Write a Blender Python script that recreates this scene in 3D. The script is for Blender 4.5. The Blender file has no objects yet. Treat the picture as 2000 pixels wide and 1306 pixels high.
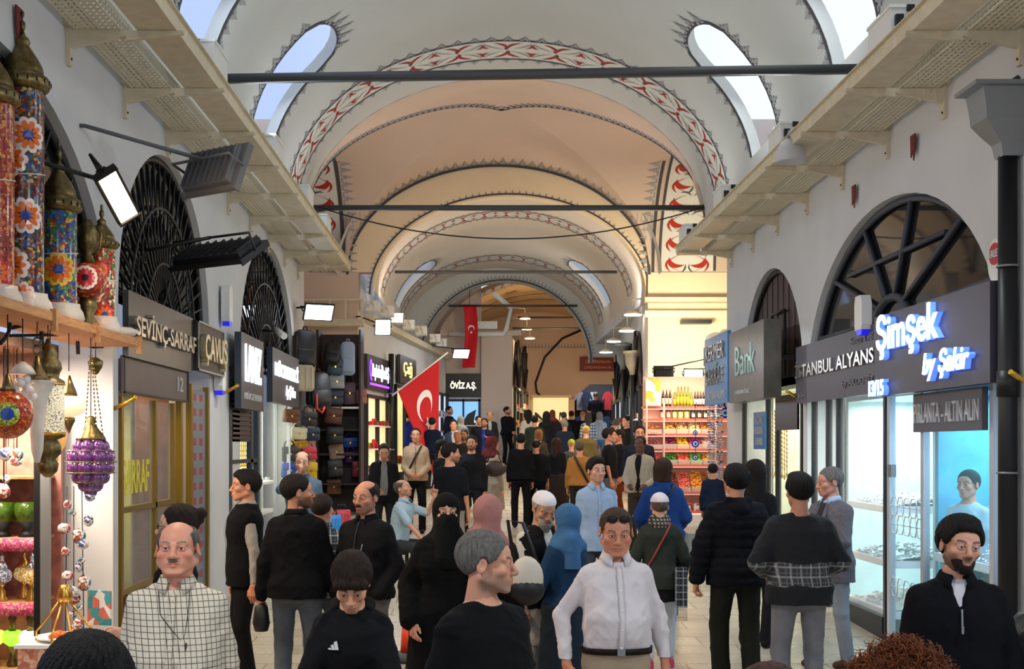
import bpy, math, random
import numpy as np
from mathutils import Vector, Matrix
from mathutils.geometry import tessellate_polygon
# ---------------------------------------------------------------- camera, sky, exposure
S = bpy.context.scene
COL = S.collection
F, CX, CY, EYE = 2400.0, 930.0, 870.0, 2.3      # focal length in pixels, vanishing point, eye height
cam = bpy.data.cameras.new('camera'); cam.sensor_width = 36; cam.lens = 36 * F / 2000
cam.shift_x = (1000 - CX) / 2000; cam.shift_y = (CY - 653) / 2000; cam.clip_start = .05; cam.clip_end = 200
co = bpy.data.objects.new('camera', cam); COL.objects.link(co)
co.location = (0, 0, EYE); co.rotation_euler = (math.pi / 2, 0, 0); S.camera = co
S.view_settings.view_transform = 'Standard'; S.view_settings.look = 'None'
S.view_settings.exposure = 0.28; S.view_settings.gamma = 1; S.view_settings.use_curve_mapping = False
W = bpy.data.worlds.new('sky'); S.world = W; W.use_nodes = True
nt = W.node_tree; nt.nodes.clear()
tc = nt.nodes.new('ShaderNodeTexCoord'); sx = nt.nodes.new('ShaderNodeSeparateXYZ'); mr = nt.nodes.new('ShaderNodeMapRange')
mx = nt.nodes.new('ShaderNodeMix'); mx.data_type = 'RGBA'; bg = nt.nodes.new('ShaderNodeBackground'); wo = nt.nodes.new('ShaderNodeOutputWorld')
nt.links.new(tc.outputs['Generated'], sx.inputs[0]); nt.links.new(sx.outputs['X'], mr.inputs[0])
mr.inputs[1].default_value = -.15; mr.inputs[2].default_value = .2
nt.links.new(mr.outputs[0], mx.inputs['Factor'])
mx.inputs['A'].default_value = (.43, .55, .86, 1); mx.inputs['B'].default_value = (.80, .90, .96, 1)   # blue patch of sky on one side, bright cloud on the other
nt.links.new(mx.outputs['Result'], bg.inputs[0]); bg.inputs[1].default_value = 1.0; nt.links.new(bg.outputs[0], wo.inputs[0])

def lamp(kind, loc, power, col=(1, 1, 1), size=.3, to=None, size_y=None, spot=None, name='lamp_light'):
    l = bpy.data.lights.new(name, kind); l.energy = power; l.color = col
    if kind == 'AREA':
        l.size = size
        if size_y: l.shape = 'RECTANGLE'; l.size_y = size_y
    else: l.shadow_soft_size = size
    if spot: l.spot_size = math.radians(spot); l.spot_blend = .5
    o = bpy.data.objects.new(name, l); COL.objects.link(o); o.location = loc
    if to is not None: o.rotation_euler = (Vector(to) - Vector(loc)).to_track_quat('-Z', 'Y').to_euler()
    return o
COOL = (.86, .93, 1); WARM = (1, .74, .48); NEUT = (1, .96, .88)
# daylight falling in through the skylight slots
for y in (8.75, 12.75, 16.75):
    lamp('AREA', (-2.35, y, 7.4), 15, (.8, .88, 1), .9, (.6, y, 1), 1.3)
    lamp('AREA', (3.35, y, 7.4), 15, (.92, .96, 1), .9, (.4, y, 1), 1.3)
# uplight boxes on the outer cable trays light the vault
for y in (2, 6, 9.7, 13.1, 16.2, 19.0):
    lamp('AREA', (3.3, y, 5.75), 10, (.97, .98, .96), .3, (1.6, y + .2, 9)); lamp('AREA', (-2.35, y, 5.75), 10, COOL, .3, (-.4, y + .2, 9))
# bare area lamps added to light the walk way, some near floods on arms
for (x, y, z, pw, c) in ((-2.2, 3.5, 4.6, 60, NEUT), (3.1, 3.5, 4.6, 60, COOL), (-2.1, 8.3, 4.3, 55, WARM), (3.0, 9.5, 4.4, 40, COOL), (-2.0, 13.5, 4.2, 55, NEUT), (3.0, 14.5, 4.4, 45, COOL), (-1.7, 20.6, 4.3, 70, COOL),
                         (3.2, 20.0, 4.2, 45, WARM)):
    lamp('AREA', (x, y, z), pw, c, .35, (.5 + (x < 0) * .3, y + .8, 1.0))
# warm lights under the crossings
for (x, y, z, pw, c, to) in ((3.7, 22.2, 5.6, 40, (1, .92, .86), (0, 25, 9)), (-2.6, 22.2, 5.6, 32, (1, .92, .87), (1, 25, 9)), (3.5, 28.6, 5.6, 24, (1, .92, .84), (1, 32, 9)), (-1.9, 29.5, 5.5, 24, (1, .84, .70), (1, 32, 9)),
                             (2.8, 35, 5.5, 20, NEUT, (0, 37, 9)), (2.5, 42.5, 5.2, 70, (1, .72, .42), (2.5, 48, 8)), (2.2, 46, 5, 75, (1, .74, .5), (3.5, 50.5, 1)), (1.0, 33, 5.6, 90, NEUT, (1, 34, 0)), (-.8, 27, 4.3, 90, COOL, (.5, 27, 0)), (2.9, 27, 4.5, 80, WARM, (1.0, 27, 0))):
    lamp('AREA', (x, y, z), pw, c, .4, to)

# ---------------------------------------------------------------- helpers
R = math.radians
rnd = random.Random(7)
def C(h, a=1):
    h = h.lstrip('#'); v = [int(h[i:i + 2], 16) / 255 for i in (0, 2, 4)]
    return tuple((c / 12.92 if c <= .04045 else ((c + .055) / 1.055) ** 2.4) for c in v) + (a,)
def at(px, py, p):
    return Vector(((px - CX) / p, F / p, EYE + (CY - py) / p))
def floor_z(y): return y / 30.0 + .022 * max(0, y - 22)

MATS = {}
def mat(name, col='#808080', rough=.5, metal=0, emit=None, es=0, noise=0, nscale=6, bump=0, bscale=30, alpha=1, trans=0, spec=.5, stretch=None, coat=0, ior=1.45):
    if name in MATS: return MATS[name]
    m = bpy.data.materials.new(name); m.use_nodes = True; n = m.node_tree.nodes; l = m.node_tree.links; b = n['Principled BSDF']
    c = C(col) if isinstance(col, str) else tuple(col) + ((1,) if len(col) == 3 else ())
    b.inputs['Base Color'].default_value = c; b.inputs['Roughness'].default_value = rough; b.inputs['Metallic'].default_value = metal
    b.inputs['Alpha'].default_value = alpha; b.inputs['Transmission Weight'].default_value = trans; b.inputs['Specular IOR Level'].default_value = spec
    b.inputs['Coat Weight'].default_value = coat; b.inputs['IOR'].default_value = ior
    if emit: b.inputs['Emission Color'].default_value = C(emit); b.inputs['Emission Strength'].default_value = es
    if noise or bump:
        t = n.new('ShaderNodeTexCoord'); mp = n.new('ShaderNodeMapping'); l.new(t.outputs['Object'], mp.inputs[0])
        if stretch: mp.inputs['Scale'].default_value = stretch
    if noise:
        nz = n.new('ShaderNodeTexNoise'); nz.inputs['Scale'].default_value = nscale; nz.inputs['Detail'].default_value = 4; l.new(mp.outputs[0], nz.inputs['Vector'])
        r = n.new('ShaderNodeMapRange'); r.inputs[1].default_value = .3; r.inputs[2].default_value = .7; l.new(nz.outputs[0], r.inputs[0])
        k = n.new('ShaderNodeMix'); k.data_type = 'RGBA'; l.new(r.outputs[0], k.inputs['Factor'])
        k.inputs['A'].default_value = tuple(v * (1 - noise) for v in c[:3]) + (1,); k.inputs['B'].default_value = tuple(min(1, v * (1 + noise * .5)) for v in c[:3]) + (1,)
        l.new(k.outputs['Result'], b.inputs['Base Color'])
    if bump:
        nb = n.new('ShaderNodeTexNoise'); nb.inputs['Scale'].default_value = bscale; nb.inputs['Detail'].default_value = 3; l.new(mp.outputs[0], nb.inputs['Vector'])
        bp = n.new('ShaderNodeBump'); bp.inputs['Strength'].default_value = bump; bp.inputs['Distance'].default_value = .01; l.new(nb.outputs[0], bp.inputs['Height']); l.new(bp.outputs[0], b.inputs['Normal'])
    MATS[name] = m; return m
def math_node(n, l, op, a, b=None):
    m = n.new('ShaderNodeMath'); m.operation = op
    for i, v in enumerate((a, b)):
        if v is None: continue
        if isinstance(v, (int, float)): m.inputs[i].default_value = v
        else: l.new(v, m.inputs[i])
    return m.outputs[0]
def mix_node(n, l, f, a, b):
    k = n.new('ShaderNodeMix'); k.data_type = 'RGBA'
    if isinstance(f, (int, float)): k.inputs['Factor'].default_value = f
    else: l.new(f, k.inputs['Factor'])
    for s, v in (('A', a), ('B', b)):
        if isinstance(v, tuple): k.inputs[s].default_value = v
        else: l.new(v, k.inputs[s])
    return k.outputs['Result']
def check_mat(name, base, line, step=.022, wid=.16, bands=None, line2=None, rough=.85):
    """woven check: thin lines every `step` metres along the width and the height of the garment; bands=(z0,z1,plain) keeps it to a hem band"""
    if name in MATS: return MATS[name]
    m = mat(name, base, rough); n = m.node_tree.nodes; l = m.node_tree.links; b = n['Principled BSDF']
    t = n.new('ShaderNodeTexCoord'); s = n.new('ShaderNodeSeparateXYZ'); l.new(t.outputs['Object'], s.inputs[0])
    ax = math_node(n, l, 'ADD', s.outputs['X'], math_node(n, l, 'MULTIPLY', s.outputs['Y'], .35)); out = C(base)
    fx = math_node(n, l, 'LESS_THAN', math_node(n, l, 'FRACT', math_node(n, l, 'DIVIDE', ax, step)), wid)
    fz = math_node(n, l, 'LESS_THAN', math_node(n, l, 'FRACT', math_node(n, l, 'DIVIDE', s.outputs['Z'], step)), wid)
    f = math_node(n, l, 'MULTIPLY', math_node(n, l, 'ADD', fx, fz), .5 if line2 else 1)
    c = mix_node(n, l, math_node(n, l, 'MINIMUM', f, 1.0), C(base), C(line))
    if line2:
        gx = math_node(n, l, 'LESS_THAN', math_node(n, l, 'FRACT', math_node(n, l, 'DIVIDE', ax, step * .5)), .12)
        gz = math_node(n, l, 'LESS_THAN', math_node(n, l, 'FRACT', math_node(n, l, 'DIVIDE', s.outputs['Z'], step * .5)), .12)
        c = mix_node(n, l, math_node(n, l, 'MAXIMUM', gx, gz), c, C(line2))
    if bands:
        z0, z1, plain = bands
        nz = n.new('ShaderNodeTexNoise'); nz.inputs['Scale'].default_value = 7
        zz = math_node(n, l, 'ADD', s.outputs['Z'], math_node(n, l, 'MULTIPLY', math_node(n, l, 'SUBTRACT', nz.outputs[0], .5), .05))
        q = math_node(n, l, 'MULTIPLY', math_node(n, l, 'GREATER_THAN', zz, z0), math_node(n, l, 'LESS_THAN', zz, z1))
        c = mix_node(n, l, q, C(plain), c)
    l.new(c, b.inputs['Base Color'])
    return m

LOC = {}
def tag(o, label=None, cat=None, group=None, kind=None):
    if label: o['label'] = label
    if cat: o['category'] = cat
    if group: o['group'] = group
    if kind: o['kind'] = kind
    return o
def T(name, label, cat, loc=(0, 0, 0), group=None, rz=0):
    o = bpy.data.objects.new(name, None); COL.objects.link(o); o.empty_display_size = .1
    o.location = loc; o.rotation_euler = (0, 0, rz); LOC[o.name] = Vector(loc) if rz == 0 else Vector((0, 0, 0))
    return tag(o, label, cat, group)
def link_mesh(name, me, parent=None, loc=None):
    o = bpy.data.objects.new(name, me); COL.objects.link(o)
    if parent is not None: o.parent = parent
    if loc is not None: o.location = loc
    return o
def frame(org, xd, nrm=None):
    """matrix: local x along xd (horizontal), local y up, local z out of the face"""
    x = Vector(xd).normalized(); y = Vector((0, 0, 1)); z = x.cross(y)
    return Matrix(((x.x, y.x, z.x, org[0]), (x.y, y.y, z.y, org[1]), (x.z, y.z, z.z, org[2]), (0, 0, 0, 1)))
class MB:
    def __init__(s, M=None): s.v = []; s.f = []; s.m = []; s.sm = []; s.M = M; s.cur = 0
    def add(s, vs, fs, smooth=False, mi=None):
        o = len(s.v); M = s.M
        s.v.extend([tuple(M @ Vector(v)) for v in vs] if M is not None else [tuple(v) for v in vs])
        mi = s.cur if mi is None else mi
        for f in fs: s.f.append([i + o for i in f]); s.m.append(mi); s.sm.append(smooth)
        return s
    def box(s, a, b, mi=None):
        (x0, y0, z0), (x1, y1, z1) = a, b
        x0, x1 = min(x0, x1), max(x0, x1); y0, y1 = min(y0, y1), max(y0, y1); z0, z1 = min(z0, z1), max(z0, z1)
        return s.add([(x0, y0, z0), (x1, y0, z0), (x1, y1, z0), (x0, y1, z0), (x0, y0, z1), (x1, y0, z1), (x1, y1, z1), (x0, y1, z1)],
                     [(0, 3, 2, 1), (4, 5, 6, 7), (0, 1, 5, 4), (1, 2, 6, 5), (2, 3, 7, 6), (3, 0, 4, 7)], False, mi)
    def tube(s, pts, r, n=8, mi=None, closed=False):
        pts = [Vector(p) for p in pts]; rs = r if isinstance(r, (list, tuple)) else [r] * len(pts); vs = []; fs = []; N = len(pts); u = None
        for i, p in enumerate(pts):
            if closed: d = pts[(i + 1) % N] - pts[i - 1]
            else: d = pts[min(i + 1, N - 1)] - pts[max(i - 1, 0)]
            d.normalize()
            if u is None: u = d.orthogonal()
            u = (u - d * u.dot(d)); u = u.normalized() if u.length > 1e-6 else d.orthogonal().normalized(); w = d.cross(u)
            for k in range(n):
                a = 2 * math.pi * k / n; vs.append(p + (u * math.cos(a) + w * math.sin(a)) * rs[i])
        for i in range(N if closed else N - 1):
            j = (i + 1) % N
            for k in range(n): fs.append((i * n + k, i * n + (k + 1) % n, j * n + (k + 1) % n, j * n + k))
        s.add(vs, fs, True, mi)
        if not closed:
            o = len(s.v) - len(vs)
            for e in (list(range(n))[::-1], list(range((N - 1) * n, N * n))): s.f.append([o + k for k in e]); s.m.append(s.cur if mi is None else mi); s.sm.append(False)
        return s
    def lathe(s, prof, c=(0, 0, 0), n=20, mi=None, flute=0, nf=8, sy=1):
        vs = []; fs = []; N = len(prof)
        for (r, z) in prof:
            for k in range(n):
                a = 2 * math.pi * k / n; q = r * (1 + flute * math.cos(nf * a)); vs.append((c[0] + q * math.cos(a), c[1] + q * math.sin(a) * sy, c[2] + z))
        for i in range(N - 1):
            for k in range(n): fs.append((i * n + k, i * n + (k + 1) % n, (i + 1) * n + (k + 1) % n, (i + 1) * n + k))
        s.add(vs, fs, True, mi); o = len(s.v) - len(vs)
        for e in (list(range(n))[::-1], list(range((N - 1) * n, N * n))): s.f.append([o + k for k in e]); s.m.append(s.cur if mi is None else mi); s.sm.append(False)
        return s
    def ball(s, c, r, n=12, mi=None, sc=(1, 1, 1)):
        prof = [(max(1e-4, math.sin(math.pi * i / (n // 2 + 2))), -math.cos(math.pi * i / (n // 2 + 2))) for i in range(n // 2 + 3)]
        vs = []; fs = []
        for (q, z) in prof:
            for k in range(n): a = 2 * math.pi * k / n; vs.append((c[0] + r * q * math.cos(a) * sc[0], c[1] + r * q * math.sin(a) * sc[1], c[2] + r * z * sc[2]))
        for i in range(len(prof) - 1):
            for k in range(n): fs.append((i * n + k, i * n + (k + 1) % n, (i + 1) * n + (k + 1) % n, (i + 1) * n + k))
        return s.add(vs, fs, True, mi)
    def prism(s, poly, w0, w1, mi=None):
        """polygon in local x,y, extruded along local z"""
        n = len(poly); tris = tessellate_polygon([[Vector((p[0], p[1], 0)) for p in poly]])
        vs = [(p[0], p[1], w0) for p in poly] + [(p[0], p[1], w1) for p in poly]
        ar = sum(poly[i][0] * poly[(i + 1) % n][1] - poly[(i + 1) % n][0] * poly[i][1] for i in range(n))
        fs = []
        for t in tris:
            a, b, c = [poly[i] for i in t]; cr = (b[0] - a[0]) * (c[1] - a[1]) - (b[1] - a[1]) * (c[0] - a[0])
            t = tuple(t) if cr > 0 else tuple(t[::-1])
            fs.append(tuple(i + n for i in t)); fs.append(t[::-1])
        for i in range(n):
            j = (i + 1) % n; fs.append((i, j, j + n, i + n) if ar > 0 else (j, i, i + n, j + n))
        return s.add(vs, fs, False, mi)
    def build(s, name, mats, parent=None, loc=None):
        me = bpy.data.meshes.new(name)
        off = Vector(loc) if loc is not None else (LOC.get(parent.name, Vector((0, 0, 0))) if parent is not None else Vector((0, 0, 0)))
        me.from_pydata([(v[0] - off.x, v[1] - off.y, v[2] - off.z) for v in s.v], [], s.f)
        for m in (mats if isinstance(mats, (list, tuple)) else [mats]): me.materials.append(m)
        me.polygons.foreach_set('material_index', s.m); me.polygons.foreach_set('use_smooth', s.sm); me.update()
        o = link_mesh(name, me, parent, loc if parent is None else None)
        if parent is not None: LOC[o.name] = off
        return o
def struct(name, mb, mats): return tag(mb.build(name, mats), kind='structure')
def copy_tree(o, parent=None):
    c = o.copy(); COL.objects.link(c)
    if parent is not None: c.parent = parent
    for ch in list(o.children): copy_tree(ch, c)
    return c
def lettering(s, M, u0, v0, width, height, m, parent, depth=.012, shear=0, name='lettering', bold=.0, off=0):
    cu = bpy.data.curves.new('t', 'FONT'); cu.body = s; cu.size = 1; cu.extrude = .0; cu.shear = shear; cu.offset = bold; cu.resolution_u = 3
    o = bpy.data.objects.new('t', cu); COL.objects.link(o)
    dg = bpy.context.evaluated_depsgraph_get(); me = bpy.data.meshes.new_from_object(o.evaluated_get(dg)); bpy.data.objects.remove(o); bpy.data.curves.remove(cu)
    vs = [v.co.copy() for v in me.vertices]
    if not vs: return None
    x0 = min(v.x for v in vs); x1 = max(v.x for v in vs); y0 = min(v.y for v in vs); y1 = max(v.y for v in vs)
    f = lambda v, w: (u0 + (v.x - x0) / (x1 - x0) * width, v0 + (v.y - y0) / (y1 - y0) * height, w)
    n = len(vs); mb = MB(M); ed = {}
    fs = [tuple(p.vertices) for p in me.polygons]
    for q in fs:
        for i in range(len(q)):
            e = (q[i], q[(i + 1) % len(q)]); k = (min(e), max(e)); ed.setdefault(k, []).append(e)
    side = [e[0] for e in ed.values() if len(e) == 1]
    mb.add([f(v, off + depth) for v in vs] + [f(v, off) for v in vs], fs + [(b, a, a + n, b + n) for a, b in side])
    bpy.data.meshes.remove(me)
    return mb.build(name, m, parent)
# ---------------------------------------------------------------- setting materials
m_wall = mat('painted_wall', '#c6c6c8', .8, noise=.06, nscale=1.5, bump=.15, bscale=12)
m_vault = mat('vault_plaster', '#c0c2bf', .85, noise=.03, nscale=1.2)
m_peach = mat('peach_lit_plaster', '#cbb5a4', .85, noise=.05, nscale=1)  # peach tint of the warm lamps put into the plaster colour
m_cream = mat('cream_plaster', '#e6d2b2', .85, noise=.04, nscale=1)
m_pline = mat('dark_paint', '#46464c', .8); m_red = mat('red_paint', '#a8281e', .8); m_lace = mat('grey_paint', '#98989b', .85); m_pale = mat('pale_band_paint', '#d2d3cd', .85)
m_iron = mat('black_iron', '#1d1e21', .5, .3); m_steel = mat('grey_steel_bar', '#4a4b4d', .6, .2)
m_beige = mat('cream_enamel', '#cfc3a8', .5, noise=.12, nscale=9); m_white = mat('white_plastic', '#dcdcd8', .4)
m_black = mat('black_plastic', '#101114', .45); m_dark = mat('dark_panel', '#3b383b', .45, noise=.1, nscale=4)
def tray_mat():
    m = mat('perforated_enamel', '#d3cab2', .5); n = m.node_tree.nodes; l = m.node_tree.links; b = n['Principled BSDF']
    t = n.new('ShaderNodeTexCoord'); s = n.new('ShaderNodeSeparateXYZ'); l.new(t.outputs['Object'], s.inputs[0])
    xz = math_node(n, l, 'ADD', s.outputs['X'], s.outputs['Z'])
    a = math_node(n, l, 'LESS_THAN', math_node(n, l, 'FRACT', math_node(n, l, 'DIVIDE', s.outputs['Y'], .07)), .62)
    c = math_node(n, l, 'LESS_THAN', math_node(n, l, 'FRACT', math_node(n, l, 'DIVIDE', xz, .045)), .34)
    f = math_node(n, l, 'MULTIPLY', a, c)
    l.new(math_node(n, l, 'SUBTRACT', 1.0, math_node(n, l, 'MULTIPLY', f, .97)), b.inputs['Alpha']); return m
m_tray = tray_mat()
def floor_mat():
    m = mat('stone_floor', '#b9ad98', .35); n = m.node_tree.nodes; l = m.node_tree.links; b = n['Principled BSDF']
    t = n.new('ShaderNodeTexCoord'); br = n.new('ShaderNodeTexBrick'); l.new(t.outputs['Object'], br.inputs[0]); br.offset = .5
    br.inputs['Scale'].default_value = 1; br.inputs['Brick Width'].default_value = .62; br.inputs['Row Height'].default_value = .42; br.inputs['Mortar Size'].default_value = .006
    br.inputs['Color1'].default_value = C('#c4b79f'); br.inputs['Color2'].default_value = C('#b0a38c'); br.inputs['Mortar'].default_value = C('#5c5348')
    nz = n.new('ShaderNodeTexNoise'); nz.inputs['Scale'].default_value = 3; nz.inputs['Detail'].default_value = 6
    l.new(t.outputs['Object'], nz.inputs['Vector'])
    c = mix_node(n, l, math_node(n, l, 'MULTIPLY', nz.outputs[0], .35), br.outputs['Color'], C('#8d806c')); l.new(c, b.inputs['Base Color'])
    l.new(math_node(n, l, 'ADD', math_node(n, l, 'MULTIPLY', nz.outputs[0], .3), .15), b.inputs['Roughness']); return m
m_floor = floor_mat()
# ---------------------------------------------------------------- floor, rising slowly away from the camera
mb = MB(); ys = [-6, 0, 8, 16, 22, 30, 40, 58]
vs = []
for y in ys: vs += [(-9, y, floor_z(y)), (12, y, floor_z(y)), (12, y, floor_z(y) - .3), (-9, y, floor_z(y) - .3)]
fs = []
for i in range(len(ys) - 1):
    a = 4 * i; b = a + 4; fs += [(a, a + 1, b + 1, b), (a + 3, b + 3, b + 2, a + 2), (a + 1, a + 2, b + 2, b + 1), (a, b, b + 3, a + 3)]
fs += [(0, 3, 2, 1), (28, 29, 30, 31)]
mb.add(vs, fs); struct('floor', mb, m_floor)

# ---------------------------------------------------------------- vaults
XC, HW, ZS, RI = .5, 3.45, 6.15, 2.5
Y1, Y2 = 21.2, 27.7
def v1(t, y, o=0): return (XC + (HW - o) * math.cos(t), y, ZS + (RI - o) * math.sin(t))
XC2, HW2, ZS2, RI2, Y3 = .75, 3.1, 5.9, 2.17, 40.0
def v2(t, y, o=0): return (XC2 + (HW2 - o) * math.cos(t), y, ZS2 + (RI2 - o) * math.sin(t))
TB, TE, TC = R(6), R(38), R(8)
def vault(mb, V, ya, yb, slots, half, nt_=16):
    """half = 0 right half, 1 left half; slots = list of (y0, y1)"""
    fl = (lambda t: math.pi - t) if half else (lambda t: t)
    ys = [ya]; tt = [TE]
    for (a, b) in slots:
        ys.append(a); tt.append(TE)
        for k in range(1, 12):
            u = -1 + 2 * k / 12; ys.append((a + b) / 2 + u * (b - a) / 2); tt.append(TE + TC * math.sqrt(1 - u * u))
        ys.append(b); tt.append(TE)
    ys.append(yb); tt.append(TE)
    ins = lambda i: any(a - 1e-6 <= ys[i] and ys[i + 1] <= b + 1e-6 for a, b in slots)
    for i in range(len(ys) - 1):
        segs = [([0, TB / 2, TB],) * 2, None]
        lo = [TB * k / 2 for k in range(3)]
        A = [tt[i] + (math.pi / 2 - tt[i]) * k / nt_ for k in range(nt_ + 1)]; B = [tt[i + 1] + (math.pi / 2 - tt[i + 1]) * k / nt_ for k in range(nt_ + 1)]
        mid = [TB + (TE - TB) * k / 8 for k in range(9)]
        for (P, Q) in [(lo, lo), (A, B)] + ([] if ins(i) else [(mid, mid)]):
            n = len(P); vs = [V(fl(t), ys[i]) for t in P] + [V(fl(t), ys[i + 1]) for t in Q]
            fs = [(k, k + 1, n + k + 1, n + k) if half == 0 else (k, n + k, n + k + 1, k + 1) for k in range(n - 1)]
            mb.add(vs, fs, True, 0)
    outs = []
    for (a, b) in slots:
        out = [(TB + (TE - TB) * k / 8, a) for k in range(9)] + [(TE + TC * math.sqrt(1 - (-1 + 2 * k / 12) ** 2), a + (b - a) * k / 12) for k in range(1, 12)] + [(TE - (TE - TB) * k / 8, b) for k in range(9)]
        out = [(fl(t), y) for t, y in out]; outs.append(out); n = len(out)
        vs = [V(t, y) for t, y in out] + [V(t, y, -.14) for t, y in out]
        mb.add(vs, [(k, (k + 1) % n, n + (k + 1) % n, n + k) for k in range(n)], True, 0)
    return outs
def strip(mb, V, path, w, mi, off=.012):
    """painted line: path of (t, y) on the surface, half width w in metres"""
    vs = []; fs = []; n = len(path); SC = 3.0
    for i, (t, y) in enumerate(path):
        a = path[max(i - 1, 0)]; b = path[min(i + 1, n - 1)]; dx = (b[0] - a[0]) * SC; dy = b[1] - a[1]; L = math.hypot(dx, dy) or 1
        nx, ny = -dy / L * w, dx / L * w
        vs += [V(t + nx / SC, y + ny, off), V(t - nx / SC, y - ny, off)]
    for i in range(n - 1): fs.append((2 * i, 2 * i + 1, 2 * i + 3, 2 * i + 2))
    mb.add(vs, fs, False, mi)
def glyph(mb, V, t, y, dt, dy, polys, s, mi, off=.014):
    """flat motif: polys in (along, outward) units of s, at (t, y), outward direction (dt, dy) (metres)"""
    L = math.hypot(dt, dy) or 1; ot, oy = dt / L, dy / L; at_, ay = oy, -ot
    for P in polys:
        vs = [V(t + (a * at_ + b * ot) * s / 3.0, y + (a * ay + b * oy) * s, off) for a, b in P]
        mb.add(vs, [tuple(range(len(vs)))], False, mi)
LEAF = [[(-.5, 0), (-.42, .25), (-.2, .15), (-.12, 0)], [(.5, 0), (.42, .25), (.2, .15), (.12, 0)], [(-.16, 0), (-.32, .5), (-.14, .62), (0, .3)], [(.16, 0), (.32, .5), (.14, .62), (0, .3)], [(-.09, .35), (-.12, .8), (0, 1.2), (.12, .8), (.09, .35)]]
def curved(p0, p1, bulge, w, n=6):
    """a curved leaf: polygon pointed at both ends"""
    (x0, y0), (x1, y1) = p0, p1; dx, dy = x1 - x0, y1 - y0; L = math.hypot(dx, dy); nx, ny = -dy / L, dx / L; a = []; b = []
    for k in range(n + 1):
        u = k / n; c = bulge * 4 * u * (1 - u); h = w * math.sin(math.pi * min(1, u * 1.0)) ** .7
        x, y = x0 + dx * u + nx * c, y0 + dy * u + ny * c; a.append((x + nx * h, y + ny * h)); b.append((x - nx * h, y - ny * h))
    return a + b[::-1][1:-1]
def poly_on(mb, V, t, y, poly, mi, off=.016, s=1.0):
    """polygon given in (arc metres, y metres) about (t, y)"""
    vs = [V(t + a * s / 3.0, y + b * s, off) for a, b in poly]; n = len(vs); h = n // 2
    fs = [(0, 1, n - 1)] + [(k, k + 1, n - k - 1, n - k) for k in range(1, h)] if n > 4 else [tuple(range(n))]
    mb.add(vs, fs, False, mi)
def red_band(mb, V, y0, y1, t0=R(4), t1=R(176), cells=13, mi_bg=4):
    w = (y1 - y0); ym = (y0 + y1) / 2; N = 90
    path = lambda y: [(t0 + (t1 - t0) * k / N, y) for k in range(N + 1)]
    strip(mb, V, path(ym), w / 2, mi_bg, .006)
    for y in (y0, y1): strip(mb, V, path(y), .022, 1, .014)
    L = (t1 - t0) * 3.0 / cells
    for c in range(cells):
        t = t0 + (t1 - t0) * (c + .5) / cells
        for sa in (-1, 1):
            for sb in (-1, 1):
                poly_on(mb, V, t, ym, curved((0, sb * .03), (sa * L * .30, sb * w * .40), sa * sb * .07, .026), 2)
                poly_on(mb, V, t, ym, curved((sa * L * .05, sb * w * .05), (sa * L * .5, sb * w * .42), sa * sb * -.05, .008), 1, .018)
                poly_on(mb, V, t, ym, curved((sa * L * .34, sb * w * .1), (sa * L * .46, sb * w * .34), sa * sb * -.06, .020), 2, .02)
        for sb in (-1, 1): poly_on(mb, V, t, ym, curved((0, sb * .02), (0, sb * .16), .03, .014), 1, .018)
    for k in range(cells * 3):
        t = t0 + (t1 - t0) * (k + .5) / (cells * 3)
        glyph(mb, V, t, y1 + .02, 0, 1, LEAF, .16, 3); glyph(mb, V, t, y0 - .02, 0, -1, LEAF, .16, 3)
def slot_border(mb, V, outs, step=2):
    for out in outs:
        cy = sum(y for t, y in out) / len(out); ct = sum(t for t, y in out) / len(out)
        o2 = [(t + (.03 / 3 if t > ct else -.03 / 3) * 0, y + (.04 if y > cy else -.04)) for t, y in out]
        strip(mb, V, o2, .035, 1)
        pts = []
        for i in range(len(out) - 1):
            (a, b), (c, d) = out[i], out[i + 1]; k = max(1, int(math.hypot((c - a) * 3, d - b) / .2))
            for q in range(k): pts.append((a + (c - a) * q / k, b + (d - b) * q / k))
        for (t, y) in pts:
            top = abs(math.pi / 2 - t) < math.pi / 2 - TE - R(1)
            dt = (math.pi / 2 - t) * 3 * (1 if top else 0); dy = (y - cy) * (1.0 if not top else 1.2)
            top2 = top and pts.index((t, y)) % 2
            if top2: continue
            glyph(mb, V, t, y + (.07 if y > cy else -.07) * (0 if top else 1), dt, dy, LEAF, .2 if not top else .22, 3)
mv = MB(); SL1 = [(0.0, 1.5), (4.0, 5.5), (8.0, 9.5), (12.0, 13.5), (16.0, 17.5)]
outs = vault(mv, v1, -6, Y1, SL1, 0) + vault(mv, v1, -6, Y1, SL1, 1)
slot_border(mv, v1, outs[2:5] + outs[7:])
red_band(mv, v1, 19.25, 20.15)
PM = [m_vault, m_pline, m_red, m_lace, m_pale, m_peach]
mv.add([(XC - HW, -6, ZS), (XC - HW, Y1, ZS), (XC - HW, Y1, ZS - .6), (XC - HW, -6, ZS - .6)], [(0, 1, 2, 3)], False, 0)
mv.add([(XC + HW, -6, ZS), (XC + HW, Y1, ZS), (XC + HW, Y1, ZS - .6), (XC + HW, -6, ZS - .6)], [(3, 2, 1, 0)], False, 0)
struct('ceiling', mv, PM)
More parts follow.
